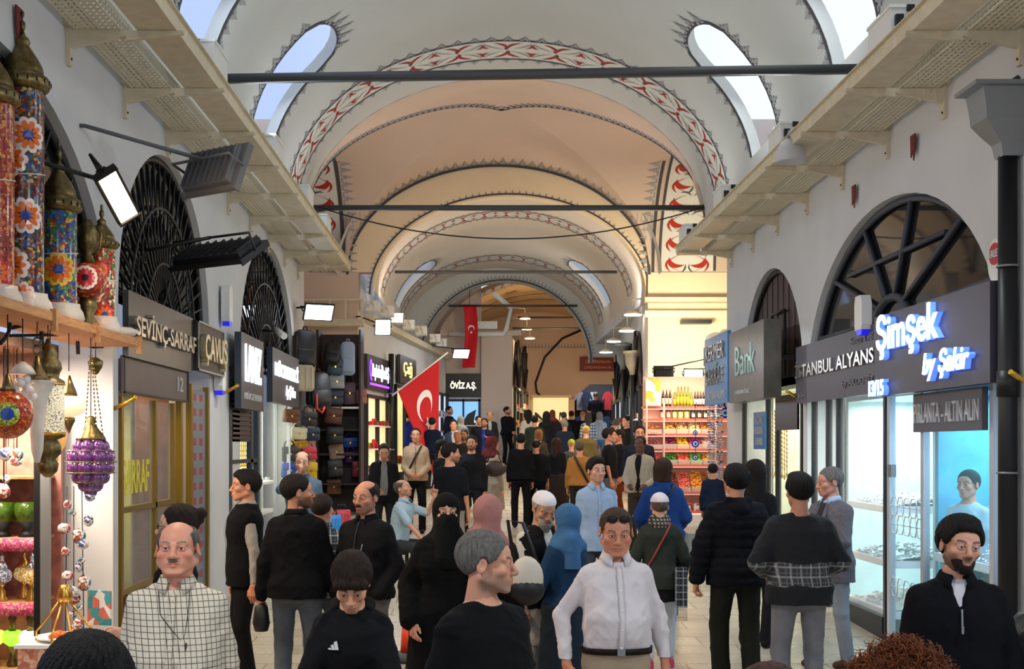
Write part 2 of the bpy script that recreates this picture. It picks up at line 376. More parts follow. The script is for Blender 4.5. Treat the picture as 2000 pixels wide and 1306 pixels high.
# groin vault over the first crossing: four webs meeting in the diagonals, side webs run on over the cross aisles
YM, HY = (Y1 + Y2) / 2, (Y2 - Y1) / 2
def dome(u, v): return .34 * (max(0, 1 - u * u) * max(0, 1 - v * v)) ** 2
def web(u, v):  # u across, v along, in -1..1
    d = max(0, 1 - min(1, min(abs(u), abs(v)) if True else 0) ** 2)
    q = min(abs(u), abs(v)); q = max(abs(u), abs(v)) if False else q
    return (XC + HW * u, YM + HY * v, ZS + RI * math.sqrt(max(0, 1 - q * q)) + dome(u, v))
mg = MB(); N = 20
for (ax, sg) in (('v', -1), ('v', 1), ('u', -1), ('u', 1)):
    vs = []; fs = []
    for i in range(N + 1):
        m = max(.002, i / N)
        for k in range(N + 1):
            w_ = math.sin((-1 + 2 * k / N) * math.pi / 2)
            u, v = (w_ * m, sg * m) if ax == 'v' else (sg * m, w_ * m); vs.append(web(u, v))
    for i in range(N):
        for k in range(N): a = i * (N + 1) + k; fs.append((a, a + 1, a + N + 2, a + N + 1))
    mg.add(vs, fs, True, 5)
def vs_side(t, x, o=0): return (x, YM - (HY - o) * math.cos(t), ZS + (RI - o) * math.sin(t))   # side barrels
for (xa, xb) in ((XC + HW, 10.5), (-7.5, XC - HW)):
    vs = [vs_side(math.pi * k / 32, x) for x in (xa, xb) for k in range(33)]
    mg.add(vs, [(k, k + 1, 34 + k, 33 + k) for k in range(32)], True, 5)
# painted edges along the diagonals and at the arch mouths, tulip panels on the far haunches of the side barrels
def grn(s1, s2):
    return lambda t, y, o=0: (XC + s1 * (HW * y), YM + s2 * (HY * y), ZS + (RI) * math.sqrt(max(0, 1 - y * y)) - .02 - o + t)
for s1 in (-1, 1):
    for s2 in (-1, 1):
        pts = [(XC + s1 * HW * y, YM + s2 * HY * y, ZS + RI * math.sqrt(max(0, 1 - y * y)) + dome(y, y) - .015) for y in [math.sin(math.pi / 2 * k / 24) for k in range(25)]]
        if s2 < 0:
            mg.tube(pts, .022, 4, 1)
            for k in range(1, 46):
                y = math.sin(math.pi / 2 * k / 46); p = Vector((XC + s1 * HW * y, YM + s2 * HY * y, ZS + RI * math.sqrt(1 - y * y) + dome(y, y) - .03)); g = .17
                vs = []
                tg = Vector((s1 * HW * math.cos(math.pi / 2 * k / 46), s2 * HY * math.cos(math.pi / 2 * k / 46), -RI * y)).normalized()
                up = Vector((-s1 * tg.z * 0 + 0, 0, 1)); n_ = (up - tg * up.dot(tg)).normalized(); out_ = Vector((0, -1, 0)); out_ = (out_ - tg * out_.dot(tg)).normalized() * .9 + n_ * .1
                for P in LEAF:
                    mg.add([p + tg * (a * g) + out_ * (b * g) for a, b in P], [tuple(range(len(P)))], False, 3)
def tulips(V, xc, mi_w=.42):
    for x in (xc - .62, xc + .62): strip(mg, V, [(math.pi - R(2 + 76 * k / 20), x) for k in range(21)], .03, 1, .014)
    strip(mg, V, [(math.pi - R(2 + 76 * k / 20), xc) for k in range(21)], .58, 4, .006)
    for c in range(7):
        t = math.pi - R(6 + 10.2 * c)
        for sb in (-1, 1):
            poly_on(mg, V, t, xc, curved((-.26, sb * .06), (.26, sb * .06), sb * .36, .016, 10), 2)
            poly_on(mg, V, t, xc, curved((-.2, sb * .02), (-.3, sb * .3), sb * .06, .02), 1)
            poly_on(mg, V, t, xc, curved((.05, sb * .05), (-.16, sb * .42), sb * -.14, .06), 2)
            poly_on(mg, V, t, xc, curved((-.14, sb * .38), (.25, sb * .36), sb * .10, .028), 2)
            poly_on(mg, V, t, xc, curved((.02, sb * .04), (.26, sb * .14), sb * -.04, .02), 1)
tulips(vs_side, 4.75); tulips(vs_side, -3.62)
for (x, sg) in ((3.98, -1), (-2.98, 1)):
    strip(mg, vs_side, [(math.pi - R(1 + 60 * k / 20), x) for k in range(21)], .035, 1, .014)
    for k in range(15): glyph(mg, vs_side, math.pi - R(3 + 4 * k), x + sg * .06, 0, sg, LEAF, .22, 3)
# far web edge (arch mouth), with its row of palmettes
def farweb(t, y, o=0): return (XC + HW * math.cos(t), Y2 - .02 - y, ZS + (RI) * math.sin(t) + 0 * o)
strip(mg, lambda t, y, o=0: v1(t, Y2 - .05 - y * .0, .05 + y), [(math.pi * k / 60, 0) for k in range(61)], .03, 1, 0)
pal = lambda t, y, o=0: (XC + (HW + y) * math.cos(t), Y2 - .25 - y * .6, ZS + (RI + y) * math.sin(t) - .1 - .25 * abs(math.sin(t)) * 0)
for k in range(50):
    t = math.pi * (k + .5) / 50; x, z = XC + (HW - .06) * math.cos(t), ZS + (RI - .02) * math.sin(t)
    for P in LEAF:   # painted on the web just before the mouth
        vs = []
        for a, b in P:
            yy = Y2 - .04 - b * .40; vv = (yy - YM) / HY; tt_ = t + a * .19 / 3; uu = math.cos(tt_) * 1.0
            q = min(abs(uu), abs(vv)); vs.append((XC + HW * uu, yy, ZS + RI * math.sqrt(max(0, 1 - q * q)) + dome(uu, vv) - .02))
        mg.add(vs, [tuple(range(len(P)))], False, 3)
for (y0_, y1_, hw_, ri_, xc_, zs_) in ((Y1 - .3, Y1 + .5, HW + .12, RI + .12, XC, ZS), (Y2 - .5, Y2 + .6, HW + .16, RI + .2, XC, ZS)):  # rings added outside the vault joints to block the sky
    mg.add([(xc_ + hw_ * math.cos(math.pi * k / 40), y, zs_ + ri_ * math.sin(math.pi * k / 40)) for y in (y0_, y1_) for k in range(41)], [(k, k + 1, 42 + k, 41 + k) for k in range(40)], True, 0)
struct('ceiling', mg, PM)
# transverse arch at the far side of the crossing, then vault 2
def arch_wall(mb, y, th, x0, x1, z0, z1, xc, hw, zs, ri, mi=0, n=40, zb=None):
    """solid wall with an arched opening; opening reaches down to zb (or the wall bottom)"""
    zb = z0 if zb is None else zb
    P = [(x0, z0), (xc - hw, z0)] + [(xc - hw * math.cos(math.pi * k / n), zs + ri * math.sin(math.pi * k / n)) for k in range(n + 1)] + [(xc + hw, z0), (x1, z0), (x1, z1), (x0, z1)]
    mb.M = Matrix(((1, 0, 0, 0), (0, 0, 1, y), (0, 1, 0, 0), (0, 0, 0, 1))); mb.prism(P, 0, th, mi); mb.M = None
ma = MB(); arch_wall(ma, Y2, .35, XC - HW - .5, XC + HW + .5, ZS + .06, ZS + RI + .6, XC2, HW2 - .02, ZS2 - .2, RI2 + .05, 0)
def face_arc(t, y, o=0): return (XC2 + (HW2 + y) * math.cos(t), Y2 - .015, ZS2 - .2 + (RI2 + .05 + y) * math.sin(t))
strip(ma, face_arc, [(math.pi * k / 60, .05) for k in range(61)], .018, 1)
for k in range(66): glyph(ma, face_arc, math.pi * (k + .5) / 66, .06, 0, 1, LEAF, .07, 3)
struct('trim_1', ma, [m_cream] + PM[1:])
mv = MB(); SL2 = [(34.6, 36.4)]
TB, TE, TC = R(12), R(44), R(8)
outs = vault(mv, v2, Y2 + .3, Y3, SL2, 0) + vault(mv, v2, Y2 + .3, Y3, SL2, 1)
slot_border(mv, v2, outs); red_band(mv, v2, 30.2, 31.0, cells=17); red_band(mv, v2, 37.2, 38.2, cells=13)
struct('ceiling', mv, [mat('vault_plaster_far', '#cfc4b6', .85, noise=.03, nscale=1.2)] + PM[1:])
ma = MB(); arch_wall(ma, Y3, .5, -3.2, 4.6, 5.2, 9, .95, 2.75, 5.0, 2.65, 0)
def fa2(t, y, o=0): return (.95 + (2.75 + y) * math.cos(t), Y3 - .015, 5.0 + (2.65 + y) * math.sin(t))
for k in range(70): glyph(ma, fa2, math.pi * (k + .5) / 70, .06, 0, 1, LEAF, .14, 3)
strip(ma, fa2, [(math.pi * k / 60, .04) for k in range(61)], .025, 1)
struct('trim_2', ma, [m_vault] + PM[1:])
# orange lit third vault, far wall
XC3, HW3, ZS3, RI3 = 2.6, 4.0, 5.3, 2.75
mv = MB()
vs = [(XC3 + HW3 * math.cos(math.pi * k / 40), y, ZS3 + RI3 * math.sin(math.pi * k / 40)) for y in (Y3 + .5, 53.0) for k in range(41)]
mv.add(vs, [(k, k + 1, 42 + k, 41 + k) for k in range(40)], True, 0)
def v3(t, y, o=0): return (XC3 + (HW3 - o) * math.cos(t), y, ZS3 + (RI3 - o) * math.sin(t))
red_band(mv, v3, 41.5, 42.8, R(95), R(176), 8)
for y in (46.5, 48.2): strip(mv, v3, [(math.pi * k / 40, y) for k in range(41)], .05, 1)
struct('ceiling', mv, [mat('orange_lit_plaster', '#c9a87c', .85)] + PM[1:])  # orange lamp light is painted into this plaster colour
mw = MB(Matrix(((1, 0, 0, 0), (0, 0, 1, 53.0), (0, 1, 0, 0), (0, 0, 0, 1))))
mw.prism([(-3, 0), (4.25, 0), (4.25, 1.55), (4.25, 4.4), (4.9, 4.95), (5.95, 4.95), (5.95, 0), (11, 0), (11, 8.4), (-3, 8.4)], 0, .4)
mw.M = None
for k in range(36): 
    x = 2.0 + k * .14
    mw.add([(x + a * .13, 52.98, 6.85 - .35 + b * .2) for P in LEAF for a, b in P], [tuple(range(sum(len(q) for q in LEAF[:i]), sum(len(q) for q in LEAF[:i + 1]))) for i in range(5)], False, 1)
struct('wall_back', mw, [m_peach, m_lace])
# ---------------------------------------------------------------- side walls with their arched shop openings
def side_wall(name, X, sgn, ya, yb, z0, z1, arches, th=.45, m=None):
    """sgn +1: wall on the right (faces -x). arches = (yc, half width, spring z, rise)"""
    M = Matrix(((0, 0, sgn, X), (1, 0, 0, 0), (0, 1, 0, 0), (0, 0, 0, 1))); mb = MB(M); P = [(ya, z0)]
    for (yc, hw, zs, ri) in sorted(arches):
        P += [(yc - hw, z0)] + [(yc - hw * math.cos(math.pi * k / 28), zs + ri * math.sin(math.pi * k / 28)) for k in range(29)] + [(yc + hw, z0)]
    P += [(yb, z0), (yb, z1), (ya, z1)]
    mb.prism(P, 0, th); return struct(name, mb, m or m_wall)
RA = [(12.1, 2.74, 3.0, 1.70), (16.75, 1.72, 3.1, 1.6), (4.0, 2.6, 3.0, 1.65)]
LA = [(7.7, 2.45, 3.1, 1.75), (12.05, 1.75, 3.55, 1.55), (17.9, 2.3, 3.45, 1.75), (2.4, 2.0, 3.1, 1.7)]
side_wall('wall_right', 4.0, 1, -6, 19.6, -.2, 6.3, RA)
side_wall('wall_left', -3.0, -1, -6, 21.4, -.2, 6.3, LA)
mb = MB(); mb.box((4.0, 19.6, 5.6), (4.6, Y1, 6.4)); mb.box((4.45, 19.15, 0), (9, 19.6, 6.3)); mb.box((9, 19.2, 0), (9.3, 30, 8.9)); struct('wall_right', mb, m_wall)
mb = MB(); mb.box((-7.6, 20.9, 0), (-3.45, 21.4, 6.3)); mb.box((-7.9, 20.9, 0), (-7.6, 28.2, 8.9)); struct('wall_left', mb, m_wall)
mb = MB(); mb.box((3.87, Y2 - .03, .7), (10, Y2 + .4, 6.2)); struct('wall_back', mb, m_cream)
mb = MB(); mb.box((-7.7, Y2 - .03, .7), (-2.66, Y2 + .4, 6.2)); struct('wall_back', mb, m_peach)
def slab(mb, a, b, z0, z1, th):
    """vertical slab along plan segment a-b, thickness th to the left of a->b"""
    d = Vector((b[0] - a[0], b[1] - a[1])); n = Vector((-d.y, d.x)).normalized() * th
    p = [(a[0], a[1]), (b[0], b[1]), (b[0] + n.x, b[1] + n.y), (a[0] + n.x, a[1] + n.y)]
    ar = sum(p[i][0] * p[(i + 1) % 4][1] - p[(i + 1) % 4][0] * p[i][1] for i in range(4))
    if ar < 0: p = p[::-1]
    vs = [(x, y, z0) for x, y in p] + [(x, y, z1) for x, y in p]
    mb.add(vs, [(3, 2, 1, 0), (4, 5, 6, 7)] + [(i, (i + 1) % 4, 4 + (i + 1) % 4, 4 + i) for i in range(4)])
mb = MB(); slab(mb, (-2.66, Y2 + .4), (-1.0, 41), .9, 5.3, 1.6); slab(mb, (-2.66, Y2 + .4), (-2.66, 41), 5.3, 6.3, 1.2); struct('wall_left', mb, m_wall)
mb = MB(); slab(mb, (4.6, 41), (3.87, Y2 + .4), .9, 5.6, 1.4); slab(mb, (6.15, 53), (4.6, 41), .9, 5.6, 1.4); mb.box((3.85, Y2 + .4, 5.6), (5.5, 41, 6.3)); struct('wall_right', mb, m_wall)
mb = MB(); mb.box((-4, 41, .9), (.17, 41.5, 8.5)); mb.box((.17, 40.8, .9), (1.2, 41.6, 6.0)); slab(mb, (1.2, 41.6), (2.2, 53), 1, 6.0, 1.0); mb.box((-1.2, 40.75, 5.95), (1.5, 41.1, 6.12)); struct('trim_3', mb, mat('pier_plaster', '#cbb9ae', .85, noise=.04, nscale=1))
# iron tie bars of the vaults
for (y, x0, x1, z0, z1, lab) in ((12.4, -2.5, 4.0, 6.0, 6.1, 'long dark iron tie bar spanning the near vault high above the cable trays'), (21.2, -2.85, 4.05, 6.4, 6.4, 'dark iron tie bar at the mouth of the first crossing below the painted red arch'),
        (31.0, -2.05, 3.55, 6.68, 6.68, 'dark iron tie bar in front of the second pair of skylights'), (40.0, -.9, 3.3, 6.85, 6.85, 'thin dark tie bar in the last painted arch'), (44, 1.3, 5.2, 6.5, 6.5, 'lower thin tie bar in the orange lit far vault'), (47, 1.6, 5.8, 7.2, 7.2, 'upper thin tie bar in the orange lit far vault')):
    mb = MB(); h = .05 if y < 30 else .04; p = Vector((x0, y, z0)); q = Vector((x1, y, z1))
    mb.tube([p, q], h * 1.15, 4); tag(mb.build('tie_bar', m_steel), lab, 'metal bar', 'iron tie bars of the vaults')
mb = MB(); P_ = [Vector((-2.7 + 6.6 * u, 21.0, 6.38 - 1.05 * 4 * u * (1 - u) * .52)) for u in [k / 24 for k in range(25)]]; mb.tube(P_, .012, 5)
tag(mb.build('sagging_cable', m_black), 'thin dark cable sagging across the first crossing below its tie bar', 'cable')
# ---------------------------------------------------------------- cable trays, brackets, uplight boxes
ORD = ['first', 'second', 'third', 'fourth', 'fifth', 'sixth', 'seventh', 'eighth', 'ninth', 'tenth', 'eleventh', 'twelfth', 'thirteenth', 'last']
def trays(sgn, X, ya, yb, side):
    """X wall plane, sgn +1 right wall (tray lies at smaller x)"""
    q = lambda d: X - sgn * d
    t = T('cable_tray', f'long cream perforated cable tray on brackets close to the {side} wall', 'cable tray', (X, ya, 5.3), 'cable trays')
    mb = MB(); mb.box((q(.08), ya, 5.335), (q(.40), yb, 5.34)); mb.box((q(.40), ya, 5.335), (q(.405), yb, 5.44)); mb.box((q(.075), ya, 5.335), (q(.08), yb, 5.44)); mb.build('perforated_tray', m_tray, t)
    mb = MB()
    for d in (.40, .08): mb.box((q(d - .006), ya, 5.43), (q(d + .006), yb, 5.447))
    mb.build('tray_lip', m_beige, t)
    u = T('cable_tray', f'solid cream outer cable tray of the {side} wall carrying white boxes', 'cable tray', (X, ya, 5.3), 'cable trays')
    mb = MB(); mb.box((q(.53), ya, 5.335), (q(.80), yb, 5.345)); mb.box((q(.80), ya, 5.335), (q(.81), yb, 5.45)); mb.box((q(.52), ya, 5.335), (q(.53), yb, 5.45)); mb.box((q(.80), ya, 5.45), (q(.84), yb, 5.46)); mb.build('tray_channel', m_beige, u)
    y = ya + .75; first = None; k = 0
    while y < yb - .2:
        mb = MB(); c = Vector((X, y, 5.1))
        if first is None:
            b = T('tray_bracket', 'x', 'bracket', tuple(c), 'tray brackets')
            for (z0, z1) in ((5.27, 5.33),):
                mb.prism([(0, 0), (0, 0)], 0, 0) if False else None
                mb.add([(q(0), y - .02, 5.20), (q(.46), y - .02, 5.30), (q(.46), y - .02, 5.333), (q(0), y - .02, 5.333), (q(0), y + .02, 5.20), (q(.46), y + .02, 5.30), (q(.46), y + .02, 5.333), (q(0), y + .02, 5.333)],
                       [(0, 1, 2, 3), (7, 6, 5, 4), (0, 4, 5, 1), (1, 5, 6, 2), (2, 6, 7, 3), (3, 7, 4, 0)])
            mb.add([(q(.44), y - .02, 5.26), (q(.86), y - .02, 5.31), (q(.86), y - .02, 5.333), (q(.44), y - .02, 5.333), (q(.44), y + .02, 5.26), (q(.86), y + .02, 5.31), (q(.86), y + .02, 5.333), (q(.44), y + .02, 5.333)],
                   [(0, 1, 2, 3), (7, 6, 5, 4), (0, 4, 5, 1), (1, 5, 6, 2), (2, 6, 7, 3), (3, 7, 4, 0)])
            mb.build('arm', m_beige, b)
            mb = MB(); mb.box((q(0), y - .03, 5.08), (q(.035), y + .03, 5.42)); mb.box((q(.036), y - .09, 5.36), (q(0), y + .09, 5.5)); mb.build('wall_strut', m_beige, b)
            for z in (5.13, 5.42): MB().tube([(q(.03), y, z), (q(.042), y, z)], .010, 6).build('bolt', m_iron, b)
            first = b
        else: b = copy_tree(first); b.location = (X, y, 5.1)
        b['label'] = f'{ORD[k]} cream steel bracket from the camera under the {side} cable trays'
        b['group'] = f'tray brackets on the {side} wall'
        y += 1.45; k += 1
    return t
trays(1, 4.0, 1, 19.6, 'right'); trays(-1, -3.0, 1, 21.4, 'left')
def uplight(x, y, z, lab):
    b = T('uplight_box', lab, 'light fixture', (x, y, z), 'white uplight boxes on the trays')
    s = 1 if x > 0 else -1
    mb = MB(); mb.box((x - .15, y - .27, z), (x + .15, y + .27, z + .2)); mb.box((x - .16, y - .28, z + .2), (x + .16, y + .28, z + .225)); mb.build('housing', m_white, b)
    mb = MB(); mb.box((x - .12, y - .31, z + .06), (x - .06, y - .27, z + .14)); mb.tube([(x, y - .28, z + .15), (x + .05, y - .34, z + .12), (x + .06, y - .3, z + .02)], .012, 6); mb.box((x - .03, y - .29, z + .17), (x + .03, y - .275, z + .22)); mb.build('clip', m_black, b)
    return b
RL = ['nearest', 'second', 'third', 'fourth', 'fifth', 'farthest']
for i, y in enumerate((9.7, 13.1, 16.2, 19.0)): uplight(3.33, y, 5.46, f'white uplight box on the right outer tray, {RL[i]} of those in view')
for i, y in enumerate((10.5, 13.6, 16.2, 18.2)): uplight(-2.33, y, 5.46, f'white uplight box on the left outer tray, {RL[i]} of those in view')
# rain water pipe with its funnel box on the right wall
t = T('rain_pipe', 'thick black rain pipe with a grey zinc funnel head beside the glowing white sign', 'pipe', (3.91, 9.05, .3))
mb = MB(); mb.tube([(3.915, 9.05, .3), (3.915, 9.05, 4.45)], .068, 20); mb.tube([(3.915, 9.05, 2.66), (3.915, 9.05, 2.85)], .078, 20); mb.build('pipe', m_black, t)
mb = MB()
for z in (3.62, 2.1): mb.tube([(3.915 + .074 * math.cos(a), 9.05 + .074 * math.sin(a), z) for a in [math.pi * k / 8 for k in range(16)]], .009, 6, closed=True)
mb.build('clamp', mat('zinc', '#8d9092', .4, .6), t)
mb = MB()
pr = [(.075, 4.42), (.085, 4.52), (.12, 4.60), (.15, 4.68), (.155, 4.78), (.165, 4.90), (.20, 4.91), (.20, 4.94)]
vs = []
for r, z in pr: vs += [(3.99 - 2 * r if False else 4.0 - r * 2, 9.05 - r, z), (4.0, 9.05 - r, z), (4.0, 9.05 + r, z), (4.0 - r * 2, 9.05 + r, z)]
mb.add(vs, [(4 * i + k, 4 * i + (k + 1) % 4, 4 * i + 4 + (k + 1) % 4, 4 * i + 4 + k) for i in range(len(pr) - 1) for k in range(4)] + [(3, 2, 1, 0), tuple(28 + k for k in range(4))]); mb.build('funnel_box', MATS['zinc'], t)
mb = MB(); mb.tube([(3.96, 9.08, 4.94), (4.05, 9.08, 5.0)], .06, 8); mb.build('hole', m_black, t)

# ---------------------------------------------------------------- lunette windows
m_glassd = mat('dark_window_glass', '#14161a', .04, spec=.9)
m_glass = mat('clear_glass', '#ffffff', .0, alpha=.10, spec=.6); m_glass_c = mat('cyan_glass', '#8fd4e6', .02, alpha=.16)
def lunette(lab, X, sgn, yc, hw, zs, ri, z0, style, cat='arched window', d=.09):
    M = Matrix(((0, 0, sgn, X), (1, 0, 0, 0), (0, 1, 0, 0), (0, 0, 0, 1)))   # local: (y, z, depth into the wall)
    t = T('arched_window', lab, cat, (X + sgn * d, yc, z0), 'arched windows over the shops')
    E = lambda a, k=1.0: (yc - hw * k * math.cos(a), zs + ri * k * math.sin(a))
    P = [(yc - hw * .99, z0)] + [E(math.pi * k / 28, .99) for k in range(29)] + [(yc + hw * .99, z0)]
    mb = MB(M); mb.prism(P, d + .03, d + .06)
    mb.build('boarding' if style == 'boards' else 'glass_pane', mat('brown_boards', '#4a3734', .6, noise=.3, nscale=3, stretch=(1, 1, .3)) if style == 'boards' else m_glassd, t)
    mb = MB(M); mb.tube([(E(math.pi * k / 28, .975)[0], E(math.pi * k / 28, .975)[1], d) for k in range(29)], .035, 6)
    if style == 'bars':
        cz = 3.45; r = .5
        mb.tube([(yc - r * math.cos(math.pi * k / 12), cz + r * .62 * math.sin(math.pi * k / 12), d) for k in range(13)], .045, 6)
        for a in (22, 48, 78, 108, 135, 160):
            a = R(a); e = E(a, .97); mb.tube([(yc - r * math.cos(a), cz + r * .62 * math.sin(a), d), (e[0], e[1], d)], .032, 4)
        mb.tube([(E(R(50), .8)[0], E(R(50), .8)[1] + .12, d), (E(R(130), .8)[0], E(R(130), .8)[1] + .12, d)], .028, 4)
    elif style == 'boards':
        for k in range(-5, 6): mb.tube([(yc + k * .3, z0, d + .02), (yc + k * .3, zs + ri * math.sqrt(max(0, 1 - (k * .3 / hw) ** 2)) * .97, d + .02)], .006, 4)
        for sx_ in (-.35, .35): mb.tube([(yc + sx_ - .2, z0, d - .02), (yc + sx_ - .2, zs + ri * .62, d - .02)], .022, 4)
        mb.tube([(yc - .55, zs + ri * .62, d - .02), (yc + .15, zs + ri * .62, d - .02)], .022, 4)
    else:
        cz = zs - .1; r0 = .38
        for k in range(25):
            a = math.pi * (k + .5) / 25; e = E(a, .95); s0 = (yc - r0 * math.cos(a), cz + r0 * math.sin(a)); mb.tube([(s0[0], s0[1], d - .03), (e[0], e[1], d - .03)], .014, 4)
            if style == 'fan' and k % 2:
                mc = ((s0[0] + e[0]) / 2, (s0[1] + e[1]) / 2); mb.tube([(mc[0] + .07 * math.cos(b), mc[1] + .12 * math.sin(b), d - .05) for b in [math.pi * q / 5 for q in range(10)]], .009, 4, closed=True)
        for kk in (.38, .7): mb.tube([(yc - (hw * kk) * math.cos(math.pi * k / 20), cz + (zs + ri - cz) * kk * math.sin(math.pi * k / 20), d - .04) for k in range(21)], .016, 4)
        for s_ in (-1, 1):   # scroll work
            mb.tube([(yc + s_ * (.12 + .2 * math.sin(b) * (1 - b / 9)), cz - .05 + .09 * b, d - .06) for b in [q * .45 for q in range(14)]], .014, 4)
    mb.build('boarding_frame' if style == 'boards' else 'window_frame' if style == 'bars' else 'iron_grille', mat('blue_grey_frame', '#3a3e48', .5) if style == 'bars' else m_iron, t)
    return t
lunette('big arched window with dark glass and radiating grey bars above the glowing sign', 4.0, 1, 12.1, 2.74, 3.0, 1.70, 3.3, 'bars')
lunette('arched window filled with dark brown boards beside the blue sign', 4.0, 1, 16.75, 1.72, 3.1, 1.6, 3.2, 'boards')
lunette('arched window with black fan grille above the two tall metal letter signs', -3.0, -1, 12.05, 1.75, 3.55, 1.55, 3.62, 'fan')
lunette('arched window with black fan bars above the white lit signs', -3.0, -1, 17.9, 2.3, 3.45, 1.75, 3.5, 'fan2')
lunette('arched window with ironwork behind the tall mosaic lamps at the left edge', -3.0, -1, 7.7, 2.45, 3.1, 1.75, 3.25, 'fan')

# ---------------------------------------------------------------- shops on the right
def room(n, x0, x1, y0, y1, z0, z1, m, light=None, lc=(1, 1, 1), nl=1):
    """shop interior: shell with the street side open"""
    mb = MB(); s = 1 if x1 > x0 else -1; a = .08
    mb.box((x1, y0 - a, z0 - a), (x1 + s * a, y1 + a, z1 + a)); mb.box((x0, y0 - a, z0 - a), (x1, y0, z1 + a)); mb.box((x0, y1, z0 - a), (x1, y1 + a, z1 + a)); mb.box((x0, y0, z1), (x1, y1, z1 + a)); mb.box((x0, y0, z0 - a), (x1, y1, z0))
    struct('trim_%d' % n, mb, m)
    if light:
        for k in range(nl):
            yy = y0 + (y1 - y0) * (k + .5) / nl; lamp('AREA', ((x0 + x1) / 2, yy, z1 - .04), light / nl, lc, abs(x1 - x0) * .6, ((x0 + x1) / 2, yy, z0), (y1 - y0) / nl * .7)
m_int = mat('shop_lining', '#cfe6ea', .35, noise=.05); m_inty = mat('olive_lining', '#a8a468', .5, noise=.25, nscale=3); m_intw = mat('white_lining', '#e4ead8', .4, noise=.12, nscale=4)
room(4, 4.46, 5.5, 9.45, 11.85, .45, 2.78, mat('cyan_lining', '#5aa9c8', .3, noise=.2, nscale=3), 60, (.62, .86, 1), 2)
room(5, 4.46, 5.5, 12.0, 14.72, .5, 2.82, m_int, 60, (.9, 1, .97), 2)
room(6, 4.46, 5.4, 15.1, 18.45, .6, 3.1, m_intw, 45, (1, .98, .8), 2)
def posts(name, lab, cat, X, segs, z0, z1, m, parent=None, w=.05, rails=(), th=.06, group=None):
    t = T(name, lab, cat, (X, segs[0], z0), group)
    for y in segs:
        mb = MB(); mb.box((X - th / 2, y - w / 2, z0), (X + th / 2, y + w / 2, z1)); mb.build('post', m, t)
    for z in rails:
        mb = MB(); mb.box((X - th / 2, segs[0] + w / 2, z - .025), (X + th / 2, segs[-1] - w / 2, z + .025)); mb.build('rail', m, t)
    return t
m_alu = mat('white_aluminium', '#c8cad0', .35, .3)
t = posts('shop_window', 'white framed glass shop front of the jewellery shop under the glowing white sign', 'shop window', 4.02, (9.52, 11.0, 11.9), .33, 2.78, m_alu, w=.07, rails=(.36,), group='jewellery shop fronts')
mb = MB(); mb.box((4.02, 9.56, .62), (4.03, 10.96, 2.78)); mb.box((4.02, 11.04, .4), (4.03, 11.86, 2.78)); mb.build('glass', m_glass_c, t)
mb = MB(); mb.box((3.98, 9.56, .34), (4.05, 10.96, .62)); mb.build('base_panel', m_dark, t)
mb = MB(); mb.box((3.95, 11.70, 2.0), (4.0, 11.8, 2.12)); mb.build('lock', MATS['zinc'], t)
mb = MB()   # frosted star pattern on the door
for z in (1.55, 1.72, .95):
    for k in range(5):
        y = 11.1 + k * .17
        mb.tube([(4.01, y + .1 * math.cos(a), z + .1 * math.sin(a)) for a in [math.pi / 3 * q for q in range(6)]], .006, 4, closed=True)
        mb.tube([(4.01, y - .085, z), (4.01, y + .085, z)], .005, 4)
mb.build('etched_pattern', m_white, t)
t = posts('shop_window', 'tall glass shop front with a dark frame under the metal letter sign', 'shop window', 4.02, (12.02, 13.6, 14.0, 14.6), .33, 2.84, mat('dark_aluminium', '#2c3034', .4, .4), w=.06, rails=(.4,), group='jewellery shop fronts')
mb = MB(); mb.box((4.02, 12.05, .62), (4.03, 13.57, 2.84)); mb.box((4.02, 13.63, .4), (4.03, 14.57, 2.84)); mb.build('glass', m_glass, t)
mb = MB(); mb.box((3.98, 12.05, .38), (4.05, 13.57, .62)); mb.build('base_panel', m_black, t)
t = posts('shop_window', 'narrow glass shop front with a black marble frame under the blue sign', 'shop window', 4.02, (15.1, 16.35, 16.9, 18.4), .45, 3.0, m_black, w=.08, rails=(.9,), group='jewellery shop fronts')
mb = MB(); mb.box((4.02, 15.1, .6), (4.03, 18.4, 3.0)); mb.build('glass', m_glass, t)
t = tag(MB().box((3.97, 15.2, 2.5), (4.0, 16.3, 2.95)).build('marble_panel', mat('black_marble', '#1a1a1c', .2, noise=.9, nscale=9)), 'black marble panel under the dark gold sign', 'panel')
# shelves, trays with jewellery, necklace busts
m_tray2 = mat('white_tray', '#f0f0ee', .4); m_silver = mat('silver', '#dfe4ea', .2, .9); m_gold = mat('gold', '#d9a83e', .25, .95)
n_shelf = 0
SH = [(4.08, 12.1, 13.5, 1.70, 'top'), (4.08, 12.1, 13.5, 1.16, 'middle'), (4.08, 12.1, 13.5, .66, 'lowest')]
def glass_shelf(x0, x1, y0, y1, z, lab):
    return tag(MB().box((x0, y0, z - .07), (x1, y1, z)).build('display_shelf', m_tray2), lab, 'shelf', 'jewellery display shelves')
def jewel_pile(x0, x1, y0, y1, z, n, h, lab, m):
    mb = MB()
    for k in range(n):
        x = rnd.uniform(x0, x1); y = rnd.uniform(y0, y1); zz = z + rnd.uniform(.0, h) * (x - x0) / (x1 - x0); r = rnd.uniform(.012, .03); a0 = rnd.uniform(0, 3)
        mb.tube([(x + r * math.cos(a), y + r * math.sin(a), zz + .01 + .3 * r * math.sin(a + a0)) for a in [math.pi / 3 * q for q in range(6)]], .0045, 4, closed=True)
        if k % 3 == 0: mb.ball((x, y, zz + .012), .012, 6)
    mb.add([(x0, y0, z + .001), (x1, y0, z + h * .8), (x1, y1, z + h * .8), (x0, y1, z + .001)], [(0, 1, 2, 3)])
    return tag(mb.build('jewellery_heap', m), lab, 'jewellery', kind='stuff')
